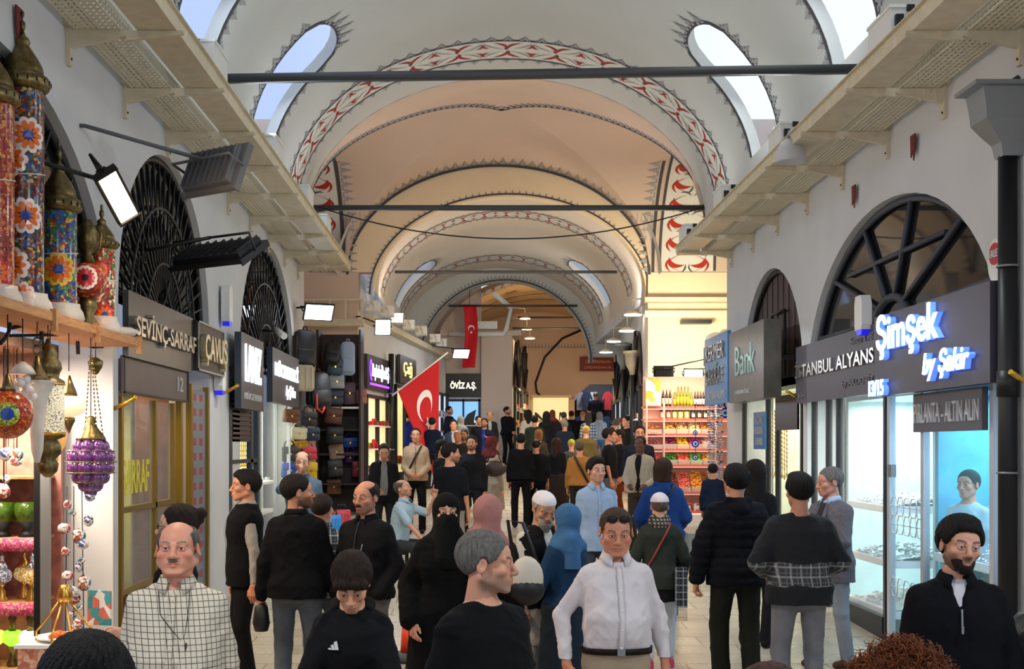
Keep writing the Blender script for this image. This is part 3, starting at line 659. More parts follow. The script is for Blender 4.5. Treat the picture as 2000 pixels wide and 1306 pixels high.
for (x0, y0, y1, z, w) in SH:
    glass_shelf(x0, 4.75, y0, y1, z, f'{w} white display shelf in the window under the metal letter sign')
    jewel_pile(4.12, 4.7, y0 + .05, y1 - .05, z, 240, .12, f'rows of silver jewellery lying on the {w} white shelf under the metal letter sign', m_silver if w != 'lowest' else m_tray2)
glass_shelf(4.08, 4.7, 9.56, 10.95, 1.35, 'white display shelf in the cyan lit window beside the rain pipe')
jewel_pile(4.1, 4.65, 9.6, 10.9, 1.35, 300, .3, 'glittering heap of silver jewellery in the window beside the rain pipe', m_silver)
glass_shelf(4.9, 5.4, 9.6, 11.8, 1.72, 'rear white shelf carrying the necklace busts in the cyan lit window')
m_bust = mat('bust_cloth', '#d3e2ea', .6)
first = None
PR = [(.075, 0), (.11, .04), (.125, .10), (.12, .16), (.085, .21), (.04, .245), (.03, .29), (.033, .33), (.02, .335)]
for k, (x, y, z, s) in enumerate([(5.05, 9.95, 1.72, 1), (5.05, 10.3, 1.72, 1), (5.05, 10.65, 1.72, 1), (5.05, 11.0, 1.72, 1), (5.05, 11.3, 1.72, 1), (5.05, 11.6, 1.72, 1), (4.6, 11.2, .8, 1), (4.6, 11.55, .8, 1)]):
    if first is None:
        b = T('necklace_bust', 'x', 'necklace bust', (x, y, z), 'necklace busts in the cyan window')
        mb = MB(); mb.lathe(PR, (x, y, z), 16, sy=1.25); mb.build('bust', m_bust, b)
        mb = MB(); mb.tube([(x - .02 + .1 * math.cos(a) * .9, y + .10 * math.sin(a), z + .19 + .07 * math.cos(a)) for a in [math.pi / 6 * q for q in range(12)]], .008, 5, closed=True); mb.build('necklace', m_silver, b); first = b
    else: b = copy_tree(first); b.location = (x, y, z)
    b['label'] = 'pale necklace bust on the rear shelf of the cyan lit window' if z > 1 else 'pale necklace bust low behind the etched glass door'
    b['group'] = 'necklace busts on the rear shelf' if z > 1 else 'necklace busts behind the door'
# hanging chains and curtains inside
mb = MB()
for k in range(14):
    y = 12.15 + k * .1; mb.tube([(5.2 + .03 * math.sin(k * 2), y, 2.8), (5.22, y + .02, 1.75)], .035, 6)
tag(mb.build('shop_curtain', mat('sand_curtain', '#b8ab82', .7)), 'sand coloured curtain hanging at the rear of the window under the metal letter sign', 'curtain')
def chains(n, X, y0, y1, z0, z1, lab, grp, m, s=.03):
    f = None
    for k in range(n):
        y = y0 + (y1 - y0) * k / max(1, n - 1)
        if f is None:
            mb = MB(); L = z1 - z0
            for q in range(int(L / .06)): mb.ball((X, y, z1 - q * .06), .016, 6)
            mb.tube([(X, y, z1), (X, y, z0)], .006, 4); mb.ball((X, y, z0), s, 8, sc=(.5, 1, 1.3)); f = mb.build('gold_chain', m, None, (X, y, z1)); o = f
        else: o = f.copy(); COL.objects.link(o); o.location = (X, y, z1 + .04 * math.sin(k * 5))
        tag(o, lab, 'chain', grp)
chains(16, 4.3, 15.2, 16.25, 1.9, 2.6, 'gold chain hanging in a row in the window under the dark gold sign', 'gold chains under the dark gold sign', m_gold)
chains(10, 4.3, 17.0, 18.2, 1.9, 2.8, 'gold chain hanging in the window under the blue sign', 'gold chains under the blue sign', m_gold)
glass_shelf(4.1, 4.8, 15.2, 16.3, 1.3, 'white display shelf in the window under the dark gold sign'); jewel_pile(4.12, 4.7, 15.25, 16.25, 1.3, 200, .35, 'sloping display of silver jewellery under the dark gold sign', m_silver)
# ceiling pendant inside the cyan shop
t = T('pendant_lamp', 'frosted glass pendant lamp glowing inside the cyan lit jewellery shop', 'lamp', (4.9, 10.25, 2.3)); mb = MB(); mb.lathe([(.02, .06), (.09, .03), (.10, 0), (.05, -.05), (.01, -.06)], (4.9, 10.25, 2.25), 16); mb.build('lamp_shade', mat('lit_shade', '#fff2dd', .4, emit='#ffe2b8', es=2.5), t); mb = MB(); mb.tube([(4.9, 10.25, 2.31), (4.9, 10.25, 2.78)], .006, 5); mb.build('cord', m_black, t)

# ---------------------------------------------------------------- signs
FR = lambda X, y, z: frame((X, y, z), (0, -1, 0))   # on the right wall: u runs towards the camera
FL = lambda X, y, z: frame((X, y, z), (0, 1, 0))
def sign(lab, M, w, h, th, m, texts, rim=None, gap=0):
    t = T('shop_sign', lab, 'sign', (0, 0, 0))
    mb = MB(M); mb.box((0, 0, 0), (w, h, th)); mb.build('panel', m, t)
    if gap:
        for u in (.15, w - .2): mb = MB(M); mb.box((u, h / 2, -gap), (u + .05, h / 2 + .05, 0)); mb.build('wall_bracket', m_iron, t)
    if rim: mb = MB(M); [mb.box(a, b) for a, b in (((0, 0, th), (w, .02, th + .01)), ((0, h - .02, th), (w, h, th + .01)), ((0, 0, th), (.02, h, th + .01)), ((w - .02, 0, th), (w, h, th + .01)))]; mb.build('rim', rim, t)
    for (s, u, v, tw, hh, tm, kw) in texts: lettering(s, M, u, v, tw, hh, tm, t, off=th, **kw)
    return t
m_lit = mat('lit_white_letters', '#ffffff', .4, emit='#e4edff', es=2.6); m_litb = mat('lit_blue_sides', '#7fa8ff', .4, emit='#4a78ff', es=.9)
m_steelL = mat('polished_steel_letters', '#b9b6b0', .22, .9); m_pale_l = mat('pale_letters', '#b8b8ba', .5)
m_sgn = mat('charcoal_sign', '#45414a', .4)
t = sign('charcoal sign with glowing white Şimşek lettering above the jewellery shop', FR(3.93, 11.82, 2.77), 2.66, .76, .10, m_sgn, [])
M = FR(3.83, 11.82, 2.77)
for (s, u, v, w, h, sh) in (('Şimşek', .22, .33, 1.55, .42, 0), ('by Şakir', 1.42, .07, .98, .25, .25), ('13/15', .0, .0, .42, .15, 0)):
    lettering(s, M, u, v, w, h, m_litb, t, depth=.05, shear=sh, bold=.028, name='letter_side'); lettering(s, M, u, v, w, h, m_lit, t, depth=.008, shear=sh, off=.05, bold=.018)
sign('charcoal sign with polished İSTANBUL ALYANS letters beside the glowing sign', FR(3.95, 14.95, 2.81), 3.1, .68, .06, m_sgn,
     [('İSTANBUL ALYANS', .06, .30, 2.95, .20, m_steelL, dict(depth=.03, bold=.015)), ('by AKDENİZ', 1.9, .09, 1.05, .11, mat('dull_letters', '#77747a', .5), {}), ('Since 1983', 2.2, .53, .8, .08, MATS['dull_letters'], {}), ('J-51', .12, .05, .3, .07, MATS['dull_letters'], {})])
sign('grey fascia panel reading PIRLANTA - ALTIN ALIN under the glowing sign', FR(3.98, 11.05, 2.42), 1.5, .34, .05, mat('grey_fascia', '#57545c', .5), [('PIRLANTA - ALTIN ALIN', .04, .08, 1.42, .17, m_pale_l, {})])
m_bsign = mat('blue_sign', '#2f79b5', .3)
sign('bright blue sign with raised steel letters at the corner of the right wall', FR(3.62, 19.2, 2.92), 1.75, 1.02, .05, m_bsign, [('KERMER', .2, .66, 1.35, .24, m_steelL, dict(depth=.03)), ('SARRAF', .2, .30, 1.35, .24, m_steelL, dict(depth=.03)), ('ALTIN ALIM', .2, .07, 1.3, .12, m_pale_l, {}), ('•', .75, .57, .3, .06, mat('green_dot', '#1f9a6a', .4), {})], gap=.37)
sign('dark gold sign box with raised Bank lettering beside the blue sign', FR(3.80, 17.4, 2.90), 2.1, .98, .22, mat('brushed_bronze', '#57524a', .3, .5, noise=.3, nscale=5), [('Bank', .45, .35, 1.2, .4, mat('pale_green_metal', '#9ab8ae', .25, .7), {}), ('SARRAFİYE', .4, .1, .9, .07, m_pale_l, {})], gap=.2)
sign('small blue placard with three lines of lettering behind the shop glass', FR(3.97, 17.5, 2.25), .7, .52, .02, m_bsign, [('ALTIN', .15, .36, .4, .1, m_pale_l, {}), ('HURDA', .1, .21, .5, .1, m_pale_l, {}), ('ALINIR', .13, .06, .45, .1, m_pale_l, {})], gap=.05)
def siren(lab, M, w=.2, h=.42):
    t = T('alarm_siren', lab, 'alarm siren', (0, 0, 0), 'white alarm sirens')
    mb = MB(M); mb.prism([(.02, 0), (w - .02, 0), (w, .05), (w, h - .08), (w - .04, h), (.03, h), (0, h - .08), (0, .05)], 0, .1); mb.build('siren_housing', m_white, t)
    mb = MB(M); mb.prism([(.05, -.05), (w - .05, -.05), (w - .02, 0), (.02, 0)], .01, .09); mb.build('blue_beacon', mat('blue_plastic', '#2430c8', .3, emit='#2020ff', es=.4), t)
siren('white alarm siren with a blue light in front of the big dark arched window', FR(3.9, 12.35, 3.45), .24, .34); siren('white alarm siren with a blue light on the left pillar beside the white lit sign', FL(-2.97, 14.3, 3.75)); siren('lower white alarm siren with a blue light on the left pillar', FL(-2.99, 14.0, 2.93), .2, .5)
t = T('round_badge', 'round white badge with red printing beside the rain pipe', 'badge', (0, 0, 0)); mb = MB(FR(3.995, 9.42, 3.72)); mb.prism([(.0 + .13 * math.cos(a), .17 * math.sin(a)) for a in [math.pi / 12 * k for k in range(24)]], 0, .02); mb.build('disc', m_white, t); mb = MB(FR(3.995, 9.42, 3.72)); mb.prism([(.0 + .1 * math.cos(a), .05 + .085 * math.sin(a)) for a in [math.pi / 10 * k for k in range(20)]], .02, .025); mb.build('red_disc', mat('red_enamel', '#b8202a', .3), t)
lettering('KALE', FR(3.995, 9.42, 3.72), -.08, .02, .16, .06, m_white, t, off=.025)
t = tag(MB().ball((3.93, 9.36, 3.48), .05, 12).build('red_light', MATS['red_enamel']), 'small red light dome at the top corner of the glowing sign', 'light')
# flag holders of brass and small leftovers of red cloth
for (x, y, z, s, lab) in ((3.98, 8.75, 2.72, -1, 'brass flag holder on the right wall beside the rain pipe'), (3.97, 14.95, 2.86, -1, 'brass flag holder at the end of the metal letter sign'), (-3.02, 10.2, 2.6, 1, 'brass flag holder on the cream pier behind the purple lamp'), (-2.98, 14.35, 2.9, 1, 'brass flag holder on the left pillar beside the white lit sign')):
    tag(MB().tube([(x, y, z), (x + s * .12, y - .05, z + .05), (x + s * .22, y - .1, z + .1)], [.02, .018, .02], 8).build('flag_holder', m_gold), lab, 'flag holder', 'brass flag holders')
for (x, y, z, lab) in ((3.97, 11.15, 5.02, 'torn red cloth scrap hanging under the right trays, nearer one'), (3.97, 12.9, 4.93, 'torn red cloth scrap hanging under the right trays, farther one'), (-2.97, 8.0, 5.05, 'torn red cloth scrap hanging under the left trays')):
    tag(MB(FR(x, y, z)).prism([(-.06, .1), (.06, .1), (.05, -.02), (.02, -.14), (0, -.04), (-.05, -.1)], 0, .012).build('cloth_scrap', mat('old_red_cloth', '#6e2a28', .8)), lab, 'cloth scrap', 'red cloth scraps')
# ---------------------------------------------------------------- shops on the left
room(7, -3.46, -4.6, 10.35, 12.3, .4, 2.75, m_inty, 28, (1, .86, .5), 1)
room(8, -3.46, -4.6, 12.45, 13.85, .4, 3.1, mat('brown_lining', '#6b4a35', .6, noise=.3), 20, (1, .72, .4), 1)
room(9, -3.46, -4.6, 15.0, 17.0, .5, 3.2, mat('grey_lining', '#59606a', .5), 24, COOL, 1)
room(10, -3.46, -4.6, 17.1, 19.9, .55, 3.3, m_intw, 60, (.92, 1, .88), 2)
m_brass = mat('brass_frame', '#8a7233', .35, .7)
t = posts('shop_window', 'brass framed shop window with yellow SARRAF lettering under the tall steel letters', 'shop window', -3.02, (10.4, 11.5, 12.2), .38, 2.72, m_brass, w=.06, rails=(1.05, 1.75), group='goldsmith shop fronts')
mb = MB(); mb.box((-3.03, 10.43, 1.05), (-3.02, 12.17, 2.72)); mb.build('glass', m_glass, t); mb = MB(); mb.box((-3.06, 10.43, .38), (-2.98, 12.17, 1.02)); mb.build('base_panel', mat('reddish_panel', '#5a2520', .4), t)
lettering('SARRAF', FL(-3.01, 10.45, 1.88), 0, 0, .85, .30, mat('yellow_letters', '#c9c23a', .5), t, depth=.004, bold=.01)
t = posts('shop_window', 'open brass framed shop doorway with a narrow window of red patterned film', 'shop window', -3.02, (12.5, 12.95, 13.75), .38, 2.95, m_brass, w=.08, group='goldsmith shop fronts')
def film_mat():
    m = mat('patterned_film', '#5f6a74', .4); n = m.node_tree.nodes; l = m.node_tree.links; t = n.new('ShaderNodeTexCoord'); s = n.new('ShaderNodeSeparateXYZ'); l.new(t.outputs['Object'], s.inputs[0])
    a = math_node(n, l, 'LESS_THAN', math_node(n, l, 'FRACT', math_node(n, l, 'DIVIDE', s.outputs['Y'], .3)), .55); c = math_node(n, l, 'LESS_THAN', math_node(n, l, 'FRACT', math_node(n, l, 'DIVIDE', s.outputs['Z'], .16)), .5)
    k = mix_node(n, l, math_node(n, l, 'MULTIPLY', a, c), C('#66727c'), C('#8c2a38')); l.new(k, n['Principled BSDF'].inputs['Base Color']); return m
mb = MB(); mb.box((-3.04, 13.0, .4), (-3.02, 13.7, 2.9)); mb.build('film_window', film_mat(), t)
t = posts('shop_window', 'dark framed shop front with a shutter panel under the first white lit sign', 'shop window', -3.02, (15.0, 16.4, 16.9), .45, 3.1, mat('petrol_frame', '#22303a', .4), w=.16, rails=(2.1, 2.9), group='goldsmith shop fronts')
mb = MB(); mb.box((-3.05, 15.0, 2.35), (-3.0, 16.3, 3.1)); [mb.box((-3.0, 15.05, 2.38 + k * .06), (-2.98, 16.25, 2.41 + k * .06)) for k in range(11)]; mb.build('shutter', mat('shutter_brown', '#3a2c2c', .5), t)
t = posts('shop_window', 'greenish lit glass shop front under the second white lit sign', 'shop window', -3.02, (17.1, 18.5, 19.8), .5, 3.2, m_alu, w=.07, rails=(.9,), group='goldsmith shop fronts')
mb = MB(); mb.box((-3.03, 17.1, .6), (-3.02, 19.8, 3.2)); mb.build('glass', m_glass, t)
for (z, w) in ((1.3, 'lower'), (1.75, 'upper')): tag(MB().box((-4.0, 17.2, z - .04), (-3.2, 19.7, z)).build('display_shelf', m_tray2), f'{w} white shelf behind the greenish glass front', 'shelf', 'shelves behind the greenish glass'); 
jewel = MB()
for k in range(60): y = rnd.uniform(17.3, 19.6); jewel.ball((rnd.uniform(-3.9, -3.25), y, 1.33 + (k % 2) * .45), .03, 6)
tag(jewel.build('jewellery_heap', m_silver), 'small silver pieces scattered on the shelves behind the greenish glass', 'jewellery', kind='stuff')
def chains_l(y0, y1, z0, z1, n, lab, grp):
    f = None
    for k in range(n):
        y = y0 + (y1 - y0) * k / max(1, n - 1)
        if f is None:
            mb = MB(); mb.tube([(-3.5, y, z1), (-3.5, y, z0)], .012, 5); mb.ball((-3.5, y, z0), .03, 6)
            for q in range(12): mb.ball((-3.5, y, z1 - q * (z1 - z0) / 12), .02, 6)
            f = mb.build('gold_chain', m_gold, None, (-3.5, y, z1)); o = f
        else: o = f.copy(); COL.objects.link(o); o.location = (-3.5, y, z1)
        tag(o, lab, 'chain', grp)
chains_l(17.4, 19.4, 2.0, 2.9, 14, 'gold chain hanging in a row behind the greenish glass front', 'gold chains behind the greenish glass')
chains_l(10.6, 11.3, 2.1, 2.6, 6, 'gold chain hanging in the brass framed window', 'gold chains in the brass framed window')
tag(MB().box((-3.9, 10.5, 1.1), (-3.55, 11.6, 1.9)).build('display_case', mat('pale_olive', '#b5ae8a', .5)), 'pale display case standing inside the brass framed window', 'display case')
m_navy = mat('slate_sign', '#33363c', .3, .3, noise=.2)
sign('slate blue sign with tall steel SEVİNÇ SARRAF letters over the brass framed window', FL(-2.97, 10.32, 3.05), 2.35, .56, .05, m_navy, [('SEVİNÇ-SARRAF', .08, .15, 2.2, .26, m_steelL, dict(depth=.05, bold=.02))])
sign('black sign with big raised ÇAVUŞ letters next to the slate blue sign', FL(-2.93, 12.72, 3.08), 1.3, .52, .05, m_black, [('ÇAVUŞ', .1, .05, 1.12, .36, mat('pale_gold_letters', '#d8cfae', .25, .8), dict(depth=.06, bold=.02))], rim=MATS['zinc'])
sign('dark violet grey shutter panel with number 12 below the slate blue sign', FL(-2.99, 10.32, 2.74), 2.3, .32, .03, mat('aubergine_panel', '#3e3a44', .4, noise=.2), [('12', 1.85, .1, .2, .14, m_pale_l, {})], rim=m_iron)
sign('first white lit sign with glowing tall letters on the left wall', FL(-2.9, 14.75, 2.75), 1.55, .92, .08, mat('blue_black_sign', '#2a3340', .35), [('LANIZ', .25, .34, 1.1, .46, m_lit, dict(bold=.03)), ('MÜCEVHER', .2, .12, 1.2, .1, m_pale_l, {})], gap=.1)
sign('second white lit sign with glowing letters on the left wall, farther from the camera', FL(-2.88, 16.9, 2.9), 2.5, .76, .08, mat('blue_black_sign', '#2a3340', .35), [('MÜCEVHERCİ', .2, .38, 2.2, .25, m_lit, dict(bold=.03)), ('by Şölen', 1.2, .08, .9, .22, m_lit, dict(shear=.3))], gap=.12)
t = T('pull_box', 'white security camera on a black mount under the fan window of the left wall', 'security camera', (-2.9, 17.6, 3.9)); mb = MB(); mb.tube([(-3.12, 17.6, 3.95), (-2.85, 17.5, 3.93)], .02, 8); mb.build('mount', m_black, t); mb = MB(); mb.tube([(-2.86, 17.5, 3.95), (-2.7, 17.3, 3.84)], .05, 12); mb.build('camera_body', m_white, t)
t.name = 'security_camera'
# ---------------------------------------------------------------- flood lamps on arms
def flood(lab, pos, aim, arm_from, em, es, size=(.34, .26), body=None, roll=0, grp='flood lamps on arms'):
    t = T('flood_lamp', lab, 'flood lamp', tuple(pos), grp)
    d = (Vector(aim) - Vector(pos)).normalized(); x = d.cross(Vector((0, 0, 1))).normalized(); x = Matrix.Rotation(R(roll), 3, d) @ x; y = x.cross(d); p = Vector(pos)
    M = Matrix(((x.x, y.x, -d.x, p.x), (x.y, y.y, -d.y, p.y), (x.z, y.z, -d.z, p.z), (0, 0, 0, 1))); w, h = size
    body = body or m_black
    mb = MB(M); mb.box((-w / 2, -h / 2, 0), (w / 2, h / 2, .04)); mb.box((-w / 2 + .04, -h / 2 + .04, .04), (w / 2 - .04, h / 2 - .04, .09))
    for k in range(9): mb.box((-w / 2 + .05 + k * (w - .1) / 8 - .004, -h / 2 + .05, .09), (-w / 2 + .05 + k * (w - .1) / 8 + .004, h / 2 - .05, .115))
    mb.box((-w / 2, -h / 2, -.02), (-w / 2 + .015, h / 2, 0)); mb.box((w / 2 - .015, -h / 2, -.02), (w / 2, h / 2, 0)); mb.build('housing', body, t)
    mb = MB(M); mb.box((-w / 2 + .02, -h / 2 + .02, -.008), (w / 2 - .02, h / 2 - .02, -.001)); mb.build('lamp_face', mat('lamp_face_' + em.strip('#'), '#ffffff', .4, emit=em, es=es), t)
    mb = MB(M); mb.tube([(-w / 2 - .01, 0, .03), (-w / 2 - .02, 0, .2), (w / 2 + .02, 0, .2), (w / 2 + .01, 0, .03)], .012, 6); mb.build('yoke', body, t)
    mb = MB(); e = M @ Vector((0, 0, .2)); mb.tube([tuple(e), (arm_from[0] + (e.x - arm_from[0]) * .15, arm_from[1], max(e.z, arm_from[2]) if False else arm_from[2]), arm_from], .016, 6); mb.build('arm', body, t)
    return t
flood('bright warm flood lamp hanging on an arm in front of the left fan window', (-2.42, 8.3, 3.98), (-1.97, 7.95, 3.5), (-3.15, 8.3, 4.25), '#ffe6b0', 7, (.46, .17), roll=-42)
flood('big grey flood lamp seen from behind under the left trays', (-2.08, 9.9, 4.5), (-1.0, 11.4, 3.75), (-3.1, 9.3, 4.72), '#dfe8ff', 2, (.62, .42), mat('grey_cast', '#55565a', .5))
flood('black flat flood lamp seen edge on below the grey one', (-2.3, 11.0, 3.98), (-1.9, 11.6, 2.9), (-3.1, 11.3, 4.1), '#8a90a0', .2, (.9, .4))
flood('glaring bluish white flood lamp at the far end of the left wall', (-2.6, 20.3, 4.50), (-2.0, 19.0, 3.6), (-3.02, 20.5, 4.6), '#dcebff', 9, (.5, .3))
flood('round glaring cold lamp over the bag shop beyond the left wall', (-2.05, 27.0, 4.9), (-1.8, 25.5, 4.4), (-2.7, 27.6, 5.2), '#d6e8ff', 14, (.36, .36))
flood('cold flood lamp on an arm above the waving flag', (-.45, 36.8, 5.05), (-.3, 36.2, 4.4), (-1.5, 37, 5.3), '#eef4ff', 8, (.5, .36))
flood('warm flood lamp lighting the spice stall, left of the pair', (3.75, 24.6, 3.75), (4.0, 26.5, 2.8), (5.3, 24.9, 4.15), '#ffe9c0', 5, (.4, .3), grp='flood lamps of the spice stall')
flood('flood lamp lighting the spice stall, the right one of the pair', (4.35, 24.6, 3.7), (4.2, 23.3, 3.0), (5.3, 24.9, 4.0), '#fff3dd', 7, (.4, .3), grp='flood lamps of the spice stall')
lamp('AREA', (4.3, 24.7, 4.6), 170, (1, .88, .60), .5, (4.6, 27.6, 3.6)); lamp('AREA', (4.0, 23.4, 3.9), 35, (1, .85, .62), .5, (4.3, 25.2, 2.2))
# translucent round flood head on the right tray
t = T('round_flood_head', 'translucent round lamp head mounted on the right tray', 'lamp', (3.25, 12.6, 5.25)); mb = MB(); mb.lathe([(.05, .12), (.1, .08), (.15, 0), (.16, -.1), (.15, -.12)], (3.2, 12.5, 5.3), 20); mb.build('lamp_shade', mat('frosted_plastic', '#cfcfd2', .3, alpha=.75), t)
mb = MB(); mb.tube([(3.2, 12.5, 5.42), (3.22, 12.55, 5.5)], .04, 8); mb.build('socket', MATS['zinc'], t)
# hanging lamps along the far right shops and the three warm bulbs at the left
for i, (x, y, z, r, lab, em) in enumerate([(1.75, 44.0, 6.85, .2, 'round warm lamp glowing on the far left pier, highest of three', '#ffdca0'), (1.85, 44.8, 6.55, .2, 'round warm lamp glowing on the far left pier, middle of three', '#ffdca0'), (2.0, 45.8, 6.3, .2, 'round warm lamp glowing on the far left pier, lowest of three', '#ffdca0'),
        (3.65, 28.6, 5.35, .22, 'flat white hanging lamp at the corner of the spice stall wall, nearest of the row', '#fff6e8'), (3.75, 30.5, 5.15, .22, 'flat white hanging lamp over the far right shops, second of the row', '#fff6e8'), (3.7, 33, 5.1, .2, 'flat white hanging lamp over the far right shops, third of the row', '#f2f6ff'), (3.75, 35.5, 5.0, .2, 'flat white hanging lamp over the far right shops, farthest of the row', '#f2f6ff')]):
    t = T('hanging_lamp', lab, 'lamp', (x, y, z), 'round hanging lamps'); mb = MB(); mb.lathe([(.03, .1), (r * .6, .07), (r, .01), (r, 0)], (x, y, z), 16); mb.build('lamp_shade', m_beige, t); mb = MB(); mb.lathe([(r * .92, 0), (r * .92, -.02), (.01, -.03)], (x, y, z - .001), 16); mb.build('lamp_face', mat('lamp_face_' + em.strip('#'), '#ffffff', .4, emit=em, es=6), t)
    mb = MB(); mb.tube([(x, y, z + .1), (x, y, z + .35), (x + (.5 if x > 3 else -.5), y, z + .4)], .02, 6); mb.build('arm', m_beige, t)
# lamp cluster and trays over the purple sign shops
mb = MB(); slab(mb, (-2.35, 28.2), (-.85, 41), 5.15, 5.3, .5); tag(mb.build('cable_tray', m_beige), 'cream cable tray running over the far left shops', 'cable tray')
mb = MB(); mb.box((-5.2, 27.15, 4.95), (-2.5, 27.5, 5.1)); [mb.box((-5.0 + k * .35, 27.12, 5.1), (-4.96 + k * .35, 27.2, 5.5)) for k in range(8)]; mb.box((-5.2, 27.12, 5.5), (-2.5, 27.2, 5.54)); tag(mb.build('cable_tray', m_beige), 'cream ladder shaped cable tray crossing above the bag rack', 'cable tray')
mb = MB(); mb.box((3.75, 27.3, 5.5), (5.9, 27.6, 5.6)); mb.box((3.75, 27.3, 5.15), (5.9, 27.32, 5.3)); tag(mb.build('cable_tray', m_beige), 'cream cable tray across the top of the glowing cream wall', 'cable tray')
tag(MB().box((4.55, 27.1, 5.0), (5.2, 27.4, 5.08)).build('dark_lamp', m_black), 'dark slim lamp at the top of the glowing cream wall', 'lamp')
BOX = [(-2.35, 28.0, 5.35), (-2.1, 29.0, 5.35), (-1.95, 30.4, 5.32), (-1.75, 32, 5.32), (-1.5, 33.6, 5.32), (-1.2, 36, 5.32), (-1.05, 37.6, 5.32)]
for i, (x, y, z) in enumerate(BOX): uplight(x, y, z, 'cream uplight box above the far left shops, ' + ['first', 'second', 'third', 'fourth', 'fifth', 'sixth', 'last'][i] + ' from the camera').children[0].data.materials[0] = m_beige
# ---------------------------------------------------------------- far shops
def obl(a, b, u):  # frame on an oblique wall from a to b (plan), u metres along
    d = (Vector((b[0] - a[0], b[1] - a[1], 0))).normalized(); return lambda z, off=0: frame((a[0] + d.x * u + d.y * off, a[1] + d.y * u - d.x * off, z), d)
LWa, LWb = (-2.66, 28.1), (-1.0, 41)
def shopfront_far(lab, fr, w, z0, h, mint, es, frm=m_black, rows=3, name='lit_shop_window', grp='far lit shop windows'):
    t = T(name, lab, 'shop window', (0, 0, 0), grp); M = fr(z0, .02)
    mb = MB(M); mb.box((0, 0, -.02), (w, h, 0)); mb.build('back_panel', mint, t)
    mb = MB(M)
    for (a, b) in (((0, 0, 0), (.08, h, .1)), ((w - .08, 0, 0), (w, h, .1)), ((0, h - .08, 0), (w, h, .1)), ((0, 0, 0), (w, .3, .1)), ((w * .5 - .03, 0, 0), (w * .5 + .03, h, .1))): mb.box(a, b)
    mb.build('window_frame', frm, t)
    mb = MB(M)
    for r in range(rows): mb.box((.1, .5 + r * (h - .7) / rows, 0), (w - .1, .53 + r * (h - .7) / rows, .16))
    mb.build('shelf', m_tray2, t)
    for k, (cc, m) in enumerate((('goods', m_gold), ('goods', m_silver), ('goods', MATS['red_enamel']))):
        mb = MB(M)
        for q in range(rows * 5):
            r = q % rows; x = rnd.uniform(.2, w - .2); s_ = rnd.uniform(.05, .13); mb.box((x, .53 + r * (h - .7) / rows, .03), (x + s_, .53 + r * (h - .7) / rows + s_ * rnd.uniform(.8, 1.8), .12))
        mb.build(cc, m, t)
    return t
m_litw = mat('lit_cream_back', '#f2e2b8', .5, emit='#ffe6a8', es=.55); m_litc = mat('lit_cold_back', '#dfeaf0', .5, emit='#cfe4f4', es=.7)
shopfront_far('warm lit shop window below the purple sign', obl(LWa, LWb, .3), 2.6, 1.15, 2.35, m_litw, 1)
shopfront_far('pale yellow shop front behind the black drain pipe', obl(LWa, LWb, 3.8), 2.7, 1.3, 2.6, mat('pale_yellow_back', '#e2d89a', .5, emit='#ffee9a', es=.5), 1, rows=1)
shopfront_far('cold lit shop window behind the waving flag', obl(LWa, LWb, 7.0), 3.4, 1.45, 2.5, m_litc, 1)
shopfront_far('cold lit shop window behind the flag, the farther one', obl(LWa, LWb, 10.6), 2.2, 1.5, 2.5, m_litc, 1)
m_purple = mat('lit_purple', '#7a3cff', .4, emit='#6a30ff', es=4)
t = sign('dark sign with glowing Baykalıoğlu lettering over a purple neon line', obl(LWa, LWb, .2)(3.62, .05), 2.9, .8, .08, mat('brown_sign', '#2c2626', .4), [('Baykalıoğlu A.Ş.', .55, .22, 2.0, .42, m_lit, dict(bold=.02)), ('Q', .25, .2, .25, .5, m_purple, {}), ('_', .3, .1, 2.4, .05, m_purple, dict(name='neon_line'))])
sign('small dark sign with a glowing yellow monogram behind the drain pipe', obl(LWa, LWb, 4.2)(3.95, .05), 2.4, .75, .08, MATS['brown_sign'], [('Çağ', .5, .2, 1.2, .42, mat('lit_yellow', '#ffe070', .4, emit='#ffd860', es=4), {})])
t = T('drain_pipe', 'tall black drain pipe between the purple sign and the yellow shop front', 'pipe', (-2.13, 30.8, 1)); mb = MB(); mb.tube([(-2.13, 30.8, 1.15), (-2.13, 30.8, 4.6)], .07, 10); mb.build('pipe', m_black, t)
mb = MB(); [mb.tube([(-2.13 + .085 * math.cos(a), 30.8 + .085 * math.sin(a), z) for a in [math.pi / 4 * k for k in range(8)]], .015, 5, closed=True) for z in (2.2, 3.6)]; mb.build('clamp', MATS['zinc'], t)
sign('black sign with glowing cream ÖVİZ A.Ş. letters on the far pier', frame((-1.0, 40.95, 3.92), (1, 0, 0)), 1.15, .78, .08, m_black, [('ÖVİZ A.Ş.', .14, .22, .86, .33, mat('lit_cream', '#fff0c8', .4, emit='#ffe8b0', es=4), dict(bold=.02))])
shopfront_far('blue lit shop window with a leaf motif under the ÖVİZ sign', lambda z, off: frame((-1.0, 40.95, z), (1, 0, 0)), 1.15, 1.75, 2.1, mat('lit_blue_back', '#7fb0e0', .5, emit='#7fb8f0', es=.8), 1, rows=2)
tag(MB(frame((-.5, 40.85, 3.0), (1, 0, 0))).add([], []).prism([(.0, 0), (.22, .35), (.5, .5), (.42, .1), (.6, -.2), (.3, -.5), (.05, -.3), (-.1, -.5)], 0, .03).build('leaf_decoration', m_black), 'black leaf shaped decoration inside the blue lit window', 'decoration')
